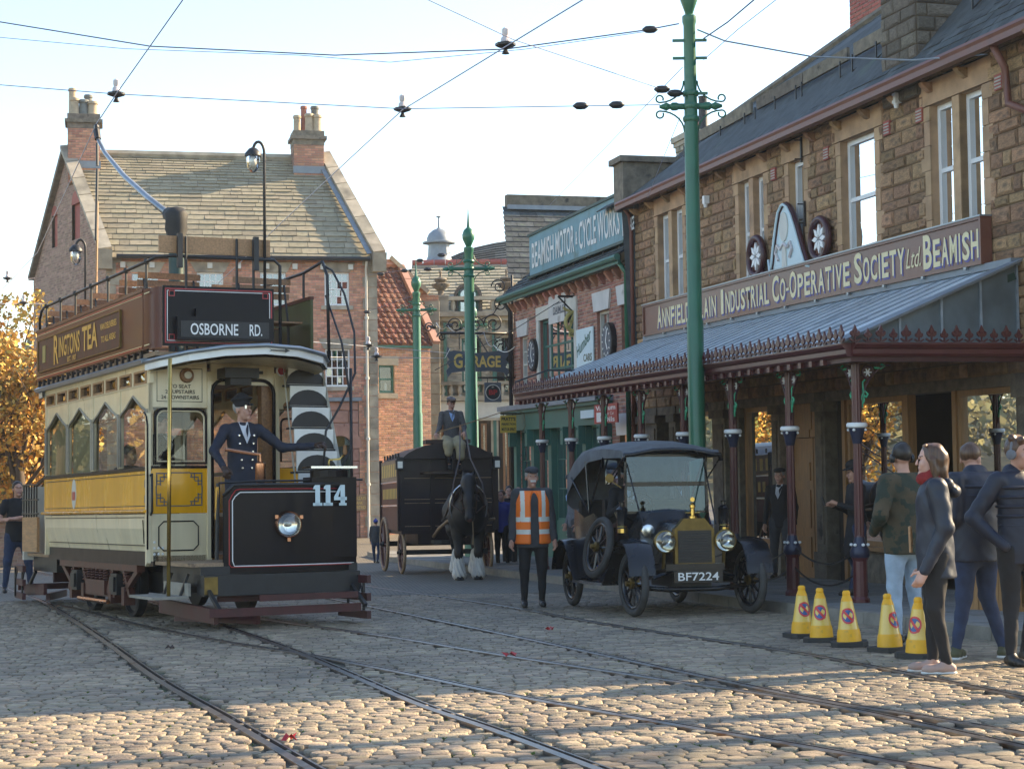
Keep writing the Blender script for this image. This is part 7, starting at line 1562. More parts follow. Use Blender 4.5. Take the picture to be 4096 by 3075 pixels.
def woman_extra(pr, j, k, hp, rot):
    V,Q = field_mesh([('c',hp(0,.02,-.125),hp(0,-.0,-.15),.080,.088,(1,1.05,1)),('c',hp(.03,-.08,-.14),hp(-.03,-.08,-.15),.035,.035,None)], .010, .03); link('scarf', arr_mesh('scarf',[(V*k,Q,0)],['scarf']), pr)
    V,Q = field_mesh([('c',v3(-.10,.10,1.46),v3(.10,.10,1.46),.045,.045,None),('e',v3(0,.155,1.40),v3(.13,.055,.055),None)], .012, .04); link('hood', arr_mesh('hood',[(V*k,Q,0)],['rain_navy']), pr)
    q = MB(); q.tube([tuple(hp(.07*math.cos(a),-.05+.02*math.sin(a),.105+.012*math.sin(a))*k) for a in np.linspace(0,PI,9)],.010,6); q.build('sunglasses','wood',pr,smooth=True)
    q = MB(); q.tube([(-.19*k,-.16*k,.98*k),(-.19*k,-.17*k,1.12*k),(-.15*k,-.175*k,1.12*k),(-.15*k,-.17*k,.92*k)],.014,6); q.build('bag_handle','wood_light',pr)
person('woman in navy hooded raincoat, red scarf and pink trainers, long brown hair', at(3752,2688), D2(-98), 1.70, top='rain_navy', legs='black_cloth', shoes='shoe_pink', sole='sole', skin='skin_pale', hair='hair_brown', hairstyle='long', fat=1.15, bulk=1.28, hem=.20, extra=woman_extra, res=.013, J=dict(anl=(.07,.06,.09),anr=(-.08,-.03,.09),wrl=(.22,-.10,.80),wrr=(-.22,-.06,.80),ell=(.24,.06,1.12),elr=(-.24,.06,1.12)))
person('man in camouflage jacket and pale jeans with black headphones, back turned', at(3628,2570), D2(-152), 1.80, top='camo', legs='jeans_light', shoes='shoe_black', hair='hair_dark', fat=1.25, bulk=1.32, hem=.14, res=.014, turn=D2(-18), hands=False, extra=lambda pr,j,k,hp,rot: headphones(pr,k,hp,rot), J=dict(wrl=(.18,-.20,.98),wrr=(-.18,-.20,.98),ell=(.30,.04,1.14),elr=(-.30,.04,1.14)))
def puffy(pr, j, k, hp, rot):
    V,Q = field_mesh([('c',j['neck']+v3(-.03,.02,-.005),j['neck']+v3(.03,.02,-.005),.082,.082,None)], .012, .03, [('p',(0,0,1),j['neck'][2]+.075)]); link('collar', arr_mesh('collar',[(V*k,Q,0)],['puffer']), pr)
    for i in range(7):
        z = .93+.075*i; r = .150+.028*min(1,max(0,(z-1.05)/.25)); q = MB(); q.tube([(r*1.10*k*math.cos(a),r*.80*k*math.sin(a),z*k) for a in np.linspace(0,2*PI,24,endpoint=False)],.012,5,closed=True); q.build('quilt_seam','puffer',pr,smooth=True)
person('man in navy padded jacket and blue jeans leaning with head turned, olive trainers', at(3915,2630), D2(-158), 1.78, top='puffer', legs='denim', shoes='shoe_olive', sole='sole', hair='hair_brown', fat=1.3, bulk=1.3, hem=.15, res=.014, turn=D2(-60), nod=.25, hands=False, extra=puffy, J=dict(head=(-.05,-.10,1.60),neck=(-.02,-.03,1.48),wrl=(.20,-.25,1.0),wrr=(-.20,-.25,1.0),anl=(.20,-.02,.09),anr=(-.20,.05,.09),fl=(-.8,-.6,0),fr=(-.8,-.6,0)))
def youth(pr, j, k, hp, rot): headphones(pr,k,hp,rot,'grey_cloth'); puffy(pr,j,k,hp,rot)
person('young man at right edge in navy padded jacket with headphones and tousled hair', at(4092,2652), D2(20), 1.76, top='puffer', legs='black_cloth', shoes='shoe_black', hair='hair_brown', hairstyle='tousled', fat=1.1, bulk=1.2, hem=.15, res=.014, turn=D2(25), extra=youth, hands=False, J=dict(wrr=(-.20,-.08,.92),elr=(-.36,.10,1.14),wrl=(.20,-.08,.92),ell=(.36,.10,1.14),anl=(.1,.1,.09),anr=(-.18,-.1,.09)))
def phone(pr, j, k, hp, rot):
    hat(pr,k,hp,rot,'felt','black_cloth'); q = MB(); p = j['wrr']+v3(.06,-.13,.06); q.hexa([tuple((p+v3(*c))*k) for c in ((-.035,-.01,-.06),(.035,-.01,-.06),(.035,.0,-.06),(-.035,.0,-.06),(-.035,-.05,.06),(.035,-.05,.06),(.035,-.04,.06),(-.035,-.04,.06))]); q.build('phone','plastic_black',pr)
person('person in black coat and felt hat looking at a phone behind the nearest column', ST(1.55,1.75,SG(1.55,1.75)+.115), D2(-80), 1.66, top='black_cloth', legs='denim', hair='hair_dark', long=True, res=.017, nod=.25, extra=phone, J=dict(wrl=(.10,-.28,1.22),wrr=(-.06,-.30,1.20),ell=(.24,-.02,1.12),elr=(-.24,-.02,1.12),anr=(-.10,.12,.09),anl=(.10,-.12,.09)))
person('man in flat cap and dark suit standing in the shop doorway', ST(6.6,.55,SG(6.6,.55)+.115), D2(-25), 1.72, top='black_cloth', legs='charcoal', hair='hair_grey', res=.018, shirt='shirt', extra=lambda pr,j,k,hp,rot: hat(pr,k,hp,rot,'flat','black_cloth'))
person('man in black bowler hat and dark suit standing behind the car windscreen', ST(6.4,2.15,SG(6.4,2.15)+.115), D2(-60), 1.74, top='navy', legs='navy', hair='hair_grey', res=.018, shirt='shirt', extra=lambda pr,j,k,hp,rot: hat(pr,k,hp,rot,'bowler','black_cloth'))
person('man in flat cap and grey jacket walking behind the man in the orange vest', ST(10.9,2.6,SG(10.9,2.6)+.115), D2(-70), 1.76, top='grey_cloth', legs='charcoal', hair='hair_dark', res=.02, nod=.3, shirt='shirt_blue', extra=lambda pr,j,k,hp,rot: hat(pr,k,hp,rot,'flat','charcoal'))
person('person in a lilac top partly hidden behind the man in grey', ST(11.4,2.1,SG(11.4,2.1)+.115), D2(-40), 1.70, top='lilac', legs='royal_blue', hair='hair_brown', res=.022)
def bagx(pr, j, k, hp, rot): q = MB(); q.box(-.25,.22,-.38,-.20,.82,1.0); q.build('purple_bag','purple',pr)
person('grey-haired woman in patterned top carrying a purple bag beside the wagon', at(2045,2262), D2(-30), 1.60, top='floral', legs='black_cloth', hair='hair_grey', hairstyle='tousled', res=.02, fat=1.15, extra=bagx, nod=.2, J=dict(wrl=(.1,-.3,1.0),wrr=(-.1,-.3,1.0),anl=(.12,-.25,.09),anr=(-.12,.25,.09),knl=(.11,-.18,.5),knr=(-.11,.08,.5)))
for i,(px_,y_,h_,tp_,hr_,lb) in enumerate(((2006,37.5,1.66,'royal_blue','hair_brown','person in dark blue top close behind the wagon'),(2036,38.6,1.76,'black_cloth','hair_dark','dark-haired smiling person between the wagon and shop front'),(2072,38.0,1.72,'black_cloth','hair_grey','balding man with an orange bag strap beyond the patterned top'))):
    p = P(px_,1950,y_); person(lb, (p.x,y_,gz(y_)), D2(-20+20*i), h_, top=tp_, legs='black_cloth', hair=hr_, res=.022, hairstyle='bald' if i == 2 else 'short', skin='skin_pale')
def kid(pr, j, k, hp, rot): hat(pr,k,hp,rot,'knit','royal_blue')
person('small child in dark coat and blue knitted hat walking away past the wagon', at(1505,2250), D2(165), 1.06, top='charcoal', legs='denim', shoes='shoe_black', res=.024, fat=1.35, extra=kid, cat='child', J=dict(head=(0,-.01,1.62),neck=(0,.01,1.40),anl=(.11,-.12,.09),anr=(-.11,.15,.09)))
person('man with folded arms in black polo shirt at the left edge', at(72,2368), D2(18), 1.84, top='black_cloth', legs='denim', hair='hair_dark', fat=1.3, res=.015, sleeves=False, topname='polo_shirt', nod=-.12, turn=D2(10), beard=None, J=dict(ell=(.30,-.10,1.14),elr=(-.30,-.10,1.14),wrl=(-.06,-.26,1.17),wrr=(.10,-.28,1.21),anl=(.20,.02,.09),anr=(-.20,.02,.09),knl=(.16,-.02,.5),knr=(-.16,-.02,.5)))
person('person in white shoes standing hidden behind the tram platform', at(1240,2352), D2(170), 1.72, top='navy', legs='charcoal', shoes='white_paint', res=.022)
# ---- tram crew and passengers
def tl(x,y,z): return tram.matrix_world @ Vector((x,y,z))
bpy.context.view_layer.update()
TA = math.atan2(HY,HX)
def motor(pr, j, k, hp, rot):
    hat(pr,k,hp,rot,'peaked','black_cloth')
    q = MB(); q.box(-.012,.012,-.128,-.118,1.745,1.785); o = q.build('cap_badge','chrome',pr)
    for i in range(5):
        for sx in (-1,1): q = MB(); q.lathe([(.016,0),(.010,.01)],(sx*(.085-.008*i)*k,(-.135-.004*abs(i-1))*k,(1.36-.088*i)*k),8,axis=(0,-1,0)); q.build('button','chrome',pr)
person('tram driver in navy double-breasted coat and peaked cap holding the controls', tl(.72,-.12,.72), TA+PI/2, 1.86, top='navy', legs='navy', gloves='leather', hair='hair_grey', long=True, fat=1.15, res=.013, turn=D2(28), nod=-.10, curl=1.1, shirt='shirt', extra=motor, J=dict(elr=(-.36,-.10,1.20),wrr=(-.34,-.36,1.02),ell=(.42,-.12,1.22),wrl=(.70,-.36,1.24),head=(0,-.02,1.645)))
person('boy in dark cap and jacket sitting inside the tram behind the front window', tl(-.75,-.62,.86), TA+PI/2+D2(38), 1.62, top='black_cloth', legs='black_cloth', hair='hair_dark', res=.016, skin='skin_pale', shirt='shirt', extra=lambda pr,j,k,hp,rot: hat(pr,k,hp,rot,'flat','black_cloth'), J=dict(knl=(.11,-.12,.5),knr=(-.11,-.12,.5)))
SIT = dict(pel=(0,0,.55),waist=(0,0,.68),chest=(0,0,.92),neck=(0,.01,1.11),head=(0,-.01,1.265),shl=(.185,0,1.05),shr=(-.185,0,1.05),ell=(.25,-.06,.78),elr=(-.25,-.06,.78),wrl=(.16,-.30,.70),wrr=(-.16,-.30,.70),hil=(.095,0,.53),hir=(-.095,0,.53),knl=(.13,-.42,.50),knr=(-.13,-.42,.50),anl=(.13,-.40,.09),anr=(-.13,-.40,.09))
person('passenger in dark clothes sitting inside the tram by the third window', tl(-1.85,-.70,.80), TA+PI/2+D2(20), 1.70, top='charcoal', legs='black_cloth', hair='hair_dark', res=.022, J=SIT)
# ================================================================== black vintage touring car
CHX, CHY = .245, -.9695; cxy = (2.075,20.55)
car = thing('vintage_car', 'black open vintage touring car with brass radiator and canvas hood, plate BF7224', 'car', (cxy[0],cxy[1],gz(cxy[1])), math.atan2(CHY,CHX), tilt=True)
def CB(name, m_, x0,x1,y0,y1,z0,z1, parent=None): q = MB(); q.box(x0,x1,y0,y1,z0,z1); return q.build(name, m_, parent or car)
def spoke_wheel(parent, c, r, tyre_r, n, axis=(0,1,0), tm_='tyre', rm='car_black', hubm='dull_brass', tilt=None, name='wheel'):
    ax = Vector(axis).normalized(); u = ax.orthogonal().normalized() if abs(ax.z) > .9 else Vector((0,0,1)).cross(ax).normalized(); v_ = ax.cross(u); c = Vector(c)
    q = MB(); q.tube([c+(u*math.cos(a)+v_*math.sin(a))*(r-tyre_r*2.1) for a in np.linspace(0,2*PI,28,endpoint=False)],tyre_r*.7,6,closed=True); rim = q.build(name, rm, parent, smooth=True)
    q = MB(); q.tube([c+(u*math.cos(a)+v_*math.sin(a))*(r-tyre_r) for a in np.linspace(0,2*PI,32,endpoint=False)],tyre_r,8,closed=True); q.build('tyre',tm_,rim,smooth=True)
    for k in range(n): a = 2*PI*k/n; d = u*math.cos(a)+v_*math.sin(a); q = MB(); q.tube([c+d*.04,c+d*(r-tyre_r*2.2)],[.020,.014],6); q.build('spoke',rm,rim)
    q = MB(); q.lathe([(.065,-.05),(.065,.05),(.035,.06),(.03,.10),(.0,.105)],c,10,axis=ax); q.lathe([(.065,-.05),(.0,-.06)],c,10,axis=ax); q.build('hub',hubm,rim,smooth=40)
    return rim
for x,y in ((0,-.72),(0,.72),(-2.54,-.72),(-2.54,.72)): spoke_wheel(car,(x,y,.385),.385,.045,12,axis=(0,-1 if y < 0 else 1,0) if x < -1 else (.10 if y < 0 else -.10,-1 if y < 0 else 1,0))
q = MB(); q.tube([(0,-.7,.34),(0,-.3,.30),(0,.3,.30),(0,.7,.34)],.03,8); q.tube([(-2.54,-.7,.38),(-2.54,.7,.38)],.045,8); q.lathe([(.02,-.16),(.14,-.08),(.15,0),(.14,.08),(.02,.16)],(-2.54,0,.38),12,axis=(0,1,0)); q.build('axle','car_black',car,smooth=True)
q = MB(); q.tube([(.06,-.5,.44),(.06,0,.60),(.06,.5,.44)],.025,6); q.tube([(-2.5,-.5,.5),(-2.5,0,.72),(-2.5,.5,.5)],.025,6); q.build('leaf_spring','car_black',car)
CB('chassis','car_black',-2.8,.12,-.36,.36,.52,.60); CB('engine_pan','iron_black',-.75,-.05,-.25,.25,.33,.52)
# bonnet and radiator
def hoodsec(x, w_, z0, z1): return [(x,-w_,z0),(x,-w_,z0+(z1-z0)*.6),(x,-w_*.72,z1-.03),(x,0,z1),(x,w_*.72,z1-.03),(x,w_,z0+(z1-z0)*.6),(x,w_,z0)]
q = MB(); q.grid([hoodsec(.02,.24,.60,1.08),hoodsec(-.55,.29,.60,1.12)]); q.grid([hoodsec(-.55,.29,.60,1.12),hoodsec(-.62,.42,.60,1.22),hoodsec(-.80,.52,.60,1.24)]); q.build('bonnet','car_black',car,smooth=30)
sh_ = [(-.245,.56),(.245,.56),(.245,1.0),(.20,1.04),(.13,1.125),(-.13,1.125),(-.20,1.04),(-.245,1.0)]
q = MB(); q.prism(sh_, lambda a,b,d: (d,a,b), .02,.11); rad = q.build('radiator','dull_brass',car); q = MB(); q.box(.11,.122,-.205,.205,.61,.985); q.build('radiator_core','iron_black',rad)
for k in range(12): q = MB(); q.box(.122,.126,-.20,.20,.63+k*.03,.636+k*.03); q.build('core_fin','car_black',rad)
q = MB(); q.lathe([(.05,1.12),(.05,1.15),(.025,1.16),(.025,1.24),(.035,1.25),(.035,1.28),(.015,1.29),(.02,1.31)],(.06,0,0),10); q.lathe([(.0,-.006),(.028,-.006),(.028,.006),(0,.006)],(.06,0,1.345),12,axis=(1,0,0)); q.tube([(.06,-.09,1.19),(.06,.09,1.19)],.008,5); q.build('radiator_cap','brass',rad,smooth=40)
CB('front_apron','car_black',.02,.10,-.24,.24,.50,.558)
np_ = CB('number_plate','car_black',.20,.215,-.30,.30,.385,.525); fp = Frame((.215,0,0),(0,1,0),(1,0,0)); text('BF7224', np_, 'white_paint', tm(fp,0,.002,.455), w=.50, h=.095, bold=.012)
for y in (-.37,.37):
    hl = (.12,y,.86); q = MB(); q.lathe([(.03,-.22),(.09,-.16),(.12,-.02),(.135,0),(.135,.03),(.12,.035),(.12,.02)],hl,18,axis=(1,0,0),caps=False); q.tube([(.08,y,.74),(.05,y,.55)],.022,6); h_ = q.build('headlamp','dull_brass',car,smooth=35)
    q = MB(); q.lathe([(.12,.02),(.08,-.03),(.001,-.05)],hl,18,axis=(1,0,0),caps=False); q.build('reflector','reflector',h_,smooth=True); q = MB(); q.lathe([(.12,.025),(.06,.045),(.001,.05)],hl,18,axis=(1,0,0),caps=False); q.build('lens','lamp_pane',h_,smooth=True); q = MB(); q.lathe([(0,-.03),(.02,-.01),(.015,.02)],hl,8,axis=(1,0,0)); q.build('bulb','bulb_glass',h_,smooth=True)
    q = MB(); q.lathe([(.05,0),(.06,.03),(.05,.05),(.065,.07),(.065,.24),(.075,.26),(.03,.30),(.03,.34),(.045,.35)],(-.62,y*1.75,.98),10); sl_ = q.build('side_lamp','car_black',car,smooth=35); q = MB(); q.lathe([(.066,.05),(.062,.06),(.04,.06)],(-.62,y*1.75,.98),10); q.lathe([(.062,-.02),(.062,.03)],(-.62,y*1.75,.98),10); q.build('lamp_base','brass',sl_)
# wings, running boards
for s_ in (-1,1):
    y0,y1 = sorted((s_*.56,s_*.88))
    pts = [(.33,.50),(.30,.66),(.18,.82),(-.02,.885),(-.22,.82),(-.40,.66),(-.56,.48),(-.72,.36)]
    q = MB(); q.grid([[(x,y0,z) for x,z in pts],[(x,(y0+y1)/2,z+.02) for x,z in pts],[(x,y1,z) for x,z in pts]]); q.grid([[(x,y0,z-.02) for x,z in pts],[(x,y1,z-.02) for x,z in pts]]); q.build('front_wing','car_black',car,smooth=40)
    pts = [(-1.95,.36),(-2.1,.50),(-2.25,.72),(-2.42,.84),(-2.62,.86),(-2.82,.76),(-2.95,.60),(-3.0,.48)]
    q = MB(); q.grid([[(x,y0,z) for x,z in pts],[(x,(y0+y1)/2,z+.02) for x,z in pts],[(x,y1,z) for x,z in pts]]); q.grid([[(x,y0,z-.02) for x,z in pts],[(x,y1,z-.02) for x,z in pts]]); q.build('rear_wing','car_black',car,smooth=40)
    q = MB(); q.box(-1.96,-.71,y0,y1,.335,.36); q.build('running_board','car_black',car); q = MB(); q.box(-1.96,-.71,*sorted((s_*.885,s_*.895)),.33,.365); q.build('board_edge','chrome',car); q = MB(); q.add([(-1.95,s_*.56,.36),(-.72,s_*.56,.36),(-.72,s_*.50,.62),(-1.95,s_*.50,.62)],[(0,1,2,3)]); q.build('splash_apron','car_black',car)
# body tub
def tubsec(x, w_, zt): return [(x,-w_,zt),(x,-w_*1.02,zt-.2),(x,-w_*.94,.62),(x,w_*.94,.62),(x,w_*1.02,zt-.2),(x,w_,zt)]
q = MB(); q.grid([tubsec(-.80,.52,1.24),tubsec(-1.2,.58,1.06),tubsec(-1.35,.58,1.04),tubsec(-1.75,.58,1.10),tubsec(-1.95,.60,1.20),tubsec(-2.3,.62,1.14),tubsec(-2.75,.62,1.26),tubsec(-2.95,.56,1.22)]); q.sheet(tubsec(-2.95,.56,1.22)); q.build('body','car_black',car,smooth=40)
for x in (-1.2,-2.2):
    for s_ in (-1,1): q = MB(); q.box(x-.45,x+.02,*sorted((s_*.585,s_*.605)),.70,1.02); q.build('door','car_black',car)
for x in (-1.55,-2.6):
    q = MB(); q.box(x-.12,x+.42,-.52,.52,.80,.95); q.box(x-.22,x-.10,-.54,.54,.90,1.30); q.tube([(x-.16,-.54,1.30),(x-.16,.54,1.30)],.07,8); q.build('seat','car_seat',car,smooth=40)
# windscreen
for z0,z1 in ((1.20,1.53),(1.555,1.89)):
    q = MB()
    for p,r in (((-.86,-.52,z0),(-.86,.52,z0)),((-.86,-.52,z1),(-.86,.52,z1)),((-.86,-.52,z0),(-.86,-.52,z1)),((-.86,.52,z0),(-.86,.52,z1))): q.bar(p,r,.028,.028)
    ws = q.build('windscreen_frame','car_black',car); q = MB(); q.sheet([(-.86,-.51,z0+.01),(-.86,.51,z0+.01),(-.865,.51,z1-.01),(-.865,-.51,z1-.01)]); q.build('windscreen_glass','windscreen',ws)
for s_ in (-1,1): q = MB(); q.tube([(-.86,s_*.50,1.80),(-.40,s_*.46,1.05)],.010,6); q.build('screen_stay','car_black',car)
# hood
def hs(x, zc, w_, drop): return [(x,-w_,zc-drop),(x,-w_*.98,zc-drop*.45),(x,-w_*.82,zc-.06),(x,-w_*.4,zc-.01),(x,0,zc),(x,w_*.4,zc-.01),(x,w_*.82,zc-.06),(x,w_*.98,zc-drop*.45),(x,w_,zc-drop)]
q = MB(); q.grid([hs(-.62,1.96,.62,.13),hs(-.70,2.02,.64,.16),hs(-1.3,2.09,.66,.22),hs(-1.9,2.10,.68,.26),hs(-2.5,2.05,.70,.42),hs(-2.9,1.90,.68,.48),hs(-3.02,1.62,.64,.30)]); q.add([hs(-3.02,1.62,.64,.30)[i] for i in range(9)]+[(-2.98,-.58,1.25),(-2.98,.58,1.25)],[tuple(range(9))+(10,9)]); q.build('hood','hood_canvas',car,smooth=50)
q = MB(); q.tube([(p[0],p[1],p[2]) for p in hs(-.60,1.955,.62,.14)],.030,7); q.build('hood_front_bow','car_black',car,smooth=True)
for s_ in (-1,1):
    q = MB(); q.tube([(-1.95,s_*.66,1.20),(-1.3,s_*.66,1.88)],.014,6); q.tube([(-1.95,s_*.66,1.20),(-2.0,s_*.68,1.86)],.014,6); q.tube([(-1.95,s_*.66,1.20),(-2.6,s_*.70,1.66)],.014,6); q.tube([(-.65,s_*.62,1.84),(-1.25,s_*.64,1.55)],.010,6); q.build('hood_stick','car_black',car)
q = MB(); q.sheet([(-.90,-.60,1.55),(-1.35,-.62,1.55),(-1.35,-.63,1.86),(-.90,-.61,1.83)]); q.build('side_curtain_window','windscreen',car)
q = MB(); q.sheet([(-2.97,-.58,1.25),(-2.97,.58,1.25),(-2.6,.66,1.2),(-1.98,.66,1.15),(-1.98,-.2,1.15)]); 
spoke_wheel(car,(-1.12,-.80,.78),.385,.045,12,axis=(0.12,-1,.22),name='spare_wheel')
q = MB(); q.tube([(-.75,-.60,1.20),(-.66,-.64,1.20)],[.02,.06],10); q.tube([(-.75,-.60,1.20),(-1.0,-.58,1.12),(-1.1,-.58,1.2)],.014,6); q.build('bulb_horn','dull_brass',car,smooth=True)
q = MB(); q.lathe([(.055,0),(.05,.02),(.0,.03)],(-.92,-.70,1.62),14,axis=(-1,0,0)); q.tube([(-.9,-.56,1.5),(-.92,-.70,1.60)],.008,5); q.build('mirror','dull_brass',car,smooth=40)
q = MB(); q.lathe([(.085,0),(.08,.03),(.06,.035)],(-.35,-.42,.98),14,axis=(1,0,0)); q.build('spot_lamp','chrome',car,smooth=40)
q = MB(); q.tube([(-1.05,-.28,1.30)]+[],.01) if False else q; q = MB(); q.tube([(-1.12+.06*math.cos(a)*1.0-.0,-.28+.19*math.sin(a),1.26+.17*math.cos(a)) for a in np.linspace(0,2*PI,20,endpoint=False)],.012,6,closed=True); q.tube([(-.80,-.28,1.0),(-1.12,-.28,1.26)],.014,6); q.build('steering_wheel','car_black',car,smooth=True)
bpy.context.view_layer.update(); cl = lambda x,y,z: car.matrix_world @ Vector((x,y,z)); CA = math.atan2(CHY,CHX)
person('car driver in dark coat and cap at the wheel under the hood', cl(-1.52,-.28,.42), CA+PI/2, 1.74, top='black_cloth', legs='black_cloth', hair='hair_grey', res=.018, shirt='shirt', J=dict(SIT,wrl=(.12,-.36,.92),wrr=(-.16,-.38,.92)), extra=lambda pr,j,k,hp,rot: hat(pr,k,hp,rot,'peaked','black_cloth'))
# ================================================================== horse-drawn delivery wagon
WHX, WHY = .2026, -.979; wc = P(1797,2306,34.9); wc = Vector((wc.x,34.9,gz(34.9)))
wag = thing('horse_wagon', 'tall maroon horse-drawn delivery wagon with arched black roof', 'wagon', wc, math.atan2(WHY,WHX), tilt=True); wag.scale = (1,1,.95)
def WB(name, m_, x0,x1,y0,y1,z0,z1, parent=None): q = MB(); q.box(x0,x1,y0,y1,z0,z1); return q.build(name, m_, parent or wag)
WB('floor','wagon_paint',-2.75,.0,-.95,.95,.84,.92)
WB('front_frame','wagon_paint',-.09,-.05,-.97,.97,.92,2.44)
for k,(z0,z1) in enumerate(((.92,1.22),(1.22,1.54),(1.54,1.85),(1.85,2.14),(2.14,2.42))): WB('front_board','wagon_paint',-.04-.006*(k%2),.0-.006*(k%2),-.98,.98,z0+.004,z1-.004)
for y in (-.93,-.32,.32,.93): WB('front_batten','wagon_paint',.0,.025,y-.035,y+.035,.92,2.40)
for y0,y1 in ((-.88,-.37),(-.27,.27),(.37,.88)):
    for z in (1.0,1.48,1.56,2.0): WB('panel_line','wood_old',.0,.006,y0,y1,z-.006,z+.006)
for s_ in (-1,1):
    for z0,z1,m_ in ((.92,1.42,'wagon_side'),(1.46,1.92,'wagon_side'),(1.96,2.40,'wood_old')): q = MB(); q.box(-2.75,-.05,*sorted((s_*.95,s_*.99)),z0,z1); q.build('side_panel',m_,wag)
    for x in (-2.75,-.06): q = MB(); q.box(x-.04,x+.06,*sorted((s_*.96,s_*1.02)),.9,2.45); q.build('corner_post','wagon_paint',wag)
    for z in (1.44,1.94): q = MB(); q.box(-2.75,-.05,*sorted((s_*.99,s_*1.0)),z-.012,z+.012); q.build('moulding','porcelain',wag)
    for k in range(9): q = MB(); x = -2.5+k*.28; q.box(x,x+.14,*sorted((s_*.99,s_*.995)),2.05,2.32); q.build('faded_letter','gold_paint',wag)
    for k in range(10): q = MB(); x = -2.4+k*.22; q.box(x,x+.11,*sorted((s_*.99,s_*.995)),1.58,1.80); q.build('faded_letter','gold_paint',wag)
    for k in range(6): q = MB(); q.lathe([(.02,0),(.02,.1)],(-2.4+k*.42,s_*.95,2.44),6); q.build('roof_rail_stud','iron_black',wag)
    spoke_wheel(wag,(-2.2,s_*1.0,.60),.60,.035,14,axis=(0,s_,0),tm_='wood_old',rm='wagon_side',hubm='iron_black'); spoke_wheel(wag,(-.45,s_*.88,.45),.45,.035,12,axis=(0,s_,0),tm_='wood_old',rm='wagon_side',hubm='iron_black')
    q = MB(); q.box(.0,.14,*sorted((s_*.90,s_*1.06)),2.18,2.38); q.box(.02,.12,*sorted((s_*.92,s_*1.04)),2.38,2.44); lp = q.build('carriage_lamp','iron_black',wag); q = MB(); q.box(.141,.145,*sorted((s_*.93,s_*1.03)),2.21,2.35); q.build('lamp_glass','bulb_glass',lp)
    q = MB(); q.tube([(.1,s_*.32,.78),(1.0,s_*.36,.95),(2.2,s_*.38,1.12),(2.9,s_*.36,1.15)],[.035,.035,.03,.025],7); q.build('shaft','wood_old',wag,smooth=True)
q = MB(); ra = [(1.04*math.sin(a),2.42+.32*(math.cos(a)-math.cos(1.1))/(1-math.cos(1.1))) for a in np.linspace(-1.1,1.1,11)]; q.prism(ra+[(.95,2.40),(-.95,2.40)], lambda a,b,d: (d,a,b), -2.85,.12); q.build('roof','wagon_paint',wag)
WB('axle','iron_black',-2.26,-2.14,-.95,.95,.55,.66); WB('axle','iron_black',-.52,-.38,-.85,.85,.40,.5); WB('under_frame','wagon_paint',-2.7,-.1,-.6,.6,.62,.84); q = MB(); q.lathe([(.5,.62),(.5,.70)],(-.45,0,0),20); q.build('turntable','iron_black',wag)
q = MB(); q.prism([(.55*math.cos(a),.45*math.sin(a)) for a in np.linspace(-PI/2,PI/2,15)], lambda a,b,d: (a*.9,b*1.25,2.08+d), 0,.05); q.build('footboard','wagon_paint',wag); WB('driver_seat','leather',-.35,.08,-.45,.45,2.72,2.80)
bpy.context.view_layer.update(); wl = lambda x,y,z: wag.matrix_world @ Vector((x,y,z)); WA = math.atan2(WHY,WHX)
def drv(pr, j, k, hp, rot):
    hat(pr,k,hp,rot,'flat','hair_brown')
    V,Q = field_mesh([('c',j['hil'],j['knl'],.115,.10,None),('c',j['hir'],j['knr'],.115,.10,None),('c',j['knl'],j['knl']+v3(0,-.02,-.22),.10,.09,None),('c',j['knr'],j['knr']+v3(0,-.02,-.15),.09,.08,None)], .02, .06); link('apron', arr_mesh('apron',[(V*k,Q,0)],['apron']), pr)
    q = MB(); a = v3(-.34,-.30,.68); q.tube([tuple(a*k),tuple((a+v3(.5,-.1,.14))*k),tuple((a+v3(1.2,-.2,.36))*k),tuple((a+v3(1.55,-.25,.42))*k),tuple((a+v3(1.72,-.25,.36))*k),tuple((a+v3(1.74,-.25,.10))*k),tuple((a+v3(1.64,-.25,-.1))*k)],[.014,.012,.010,.008,.006,.005,.004],6); q.build('whip','rope',pr,smooth=True)
person('wagon driver in tweed jacket, flat cap and pale apron holding whip and reins', wl(-.12,.10,2.24), WA+PI/2, 1.76, top='tweed', legs='black_cloth', hair='hair_dark', res=.018, nod=.35, turn=D2(8), shirt='shirt_blue', J=dict(SIT,wrl=(.22,-.26,.68),wrr=(-.34,-.26,.66),knl=(.12,-.32,.42),knr=(-.12,-.32,.42),anl=(.10,-.30,.02),anr=(-.10,-.30,.02)), extra=drv, curl=.9)
# ================================================================== black heavy horse
hx = G(1858,2318); horse_loc = Vector((hx.x+.05,32.2,gz(32.2)))
hz_ = WA+PI/2-D2(8)
bodyp = [('c',v3(0,-.42,1.22),v3(0,.95,1.25),.36,.36,(.92,1,1.05)),('e',v3(0,-.55,1.22),v3(.34,.36,.42)),('e',v3(0,1.0,1.30),v3(.36,.38,.38)),('c',v3(0,-.62,1.42),v3(0,-.98,1.76),.25,.16,(.8,1,1.1)),('e',v3(0,-.55,1.55),v3(.16,.3,.2))]
headp = [('c',v3(0,-.98,1.74),v3(0,-1.16,1.45),.135,.115,(.85,1,1)),('c',v3(0,-1.16,1.45),v3(0,-1.25,1.20),.10,.078,(.95,1,1)),('e',v3(0,-1.27,1.15),v3(.085,.075,.075)),('c',v3(.075,-.93,1.84),v3(.10,-.95,1.99),.035,.012),('c',v3(-.075,-.93,1.84),v3(-.10,-.95,1.99),.035,.012),('e',v3(.09,-1.09,1.62),v3(.03,.04,.04)),('e',v3(-.09,-1.09,1.62),v3(.03,.04,.04)),('c',v3(0,-.95,1.70),v3(0,-.75,1.52),.15,.2,(.8,1,1))]
legs_ = []
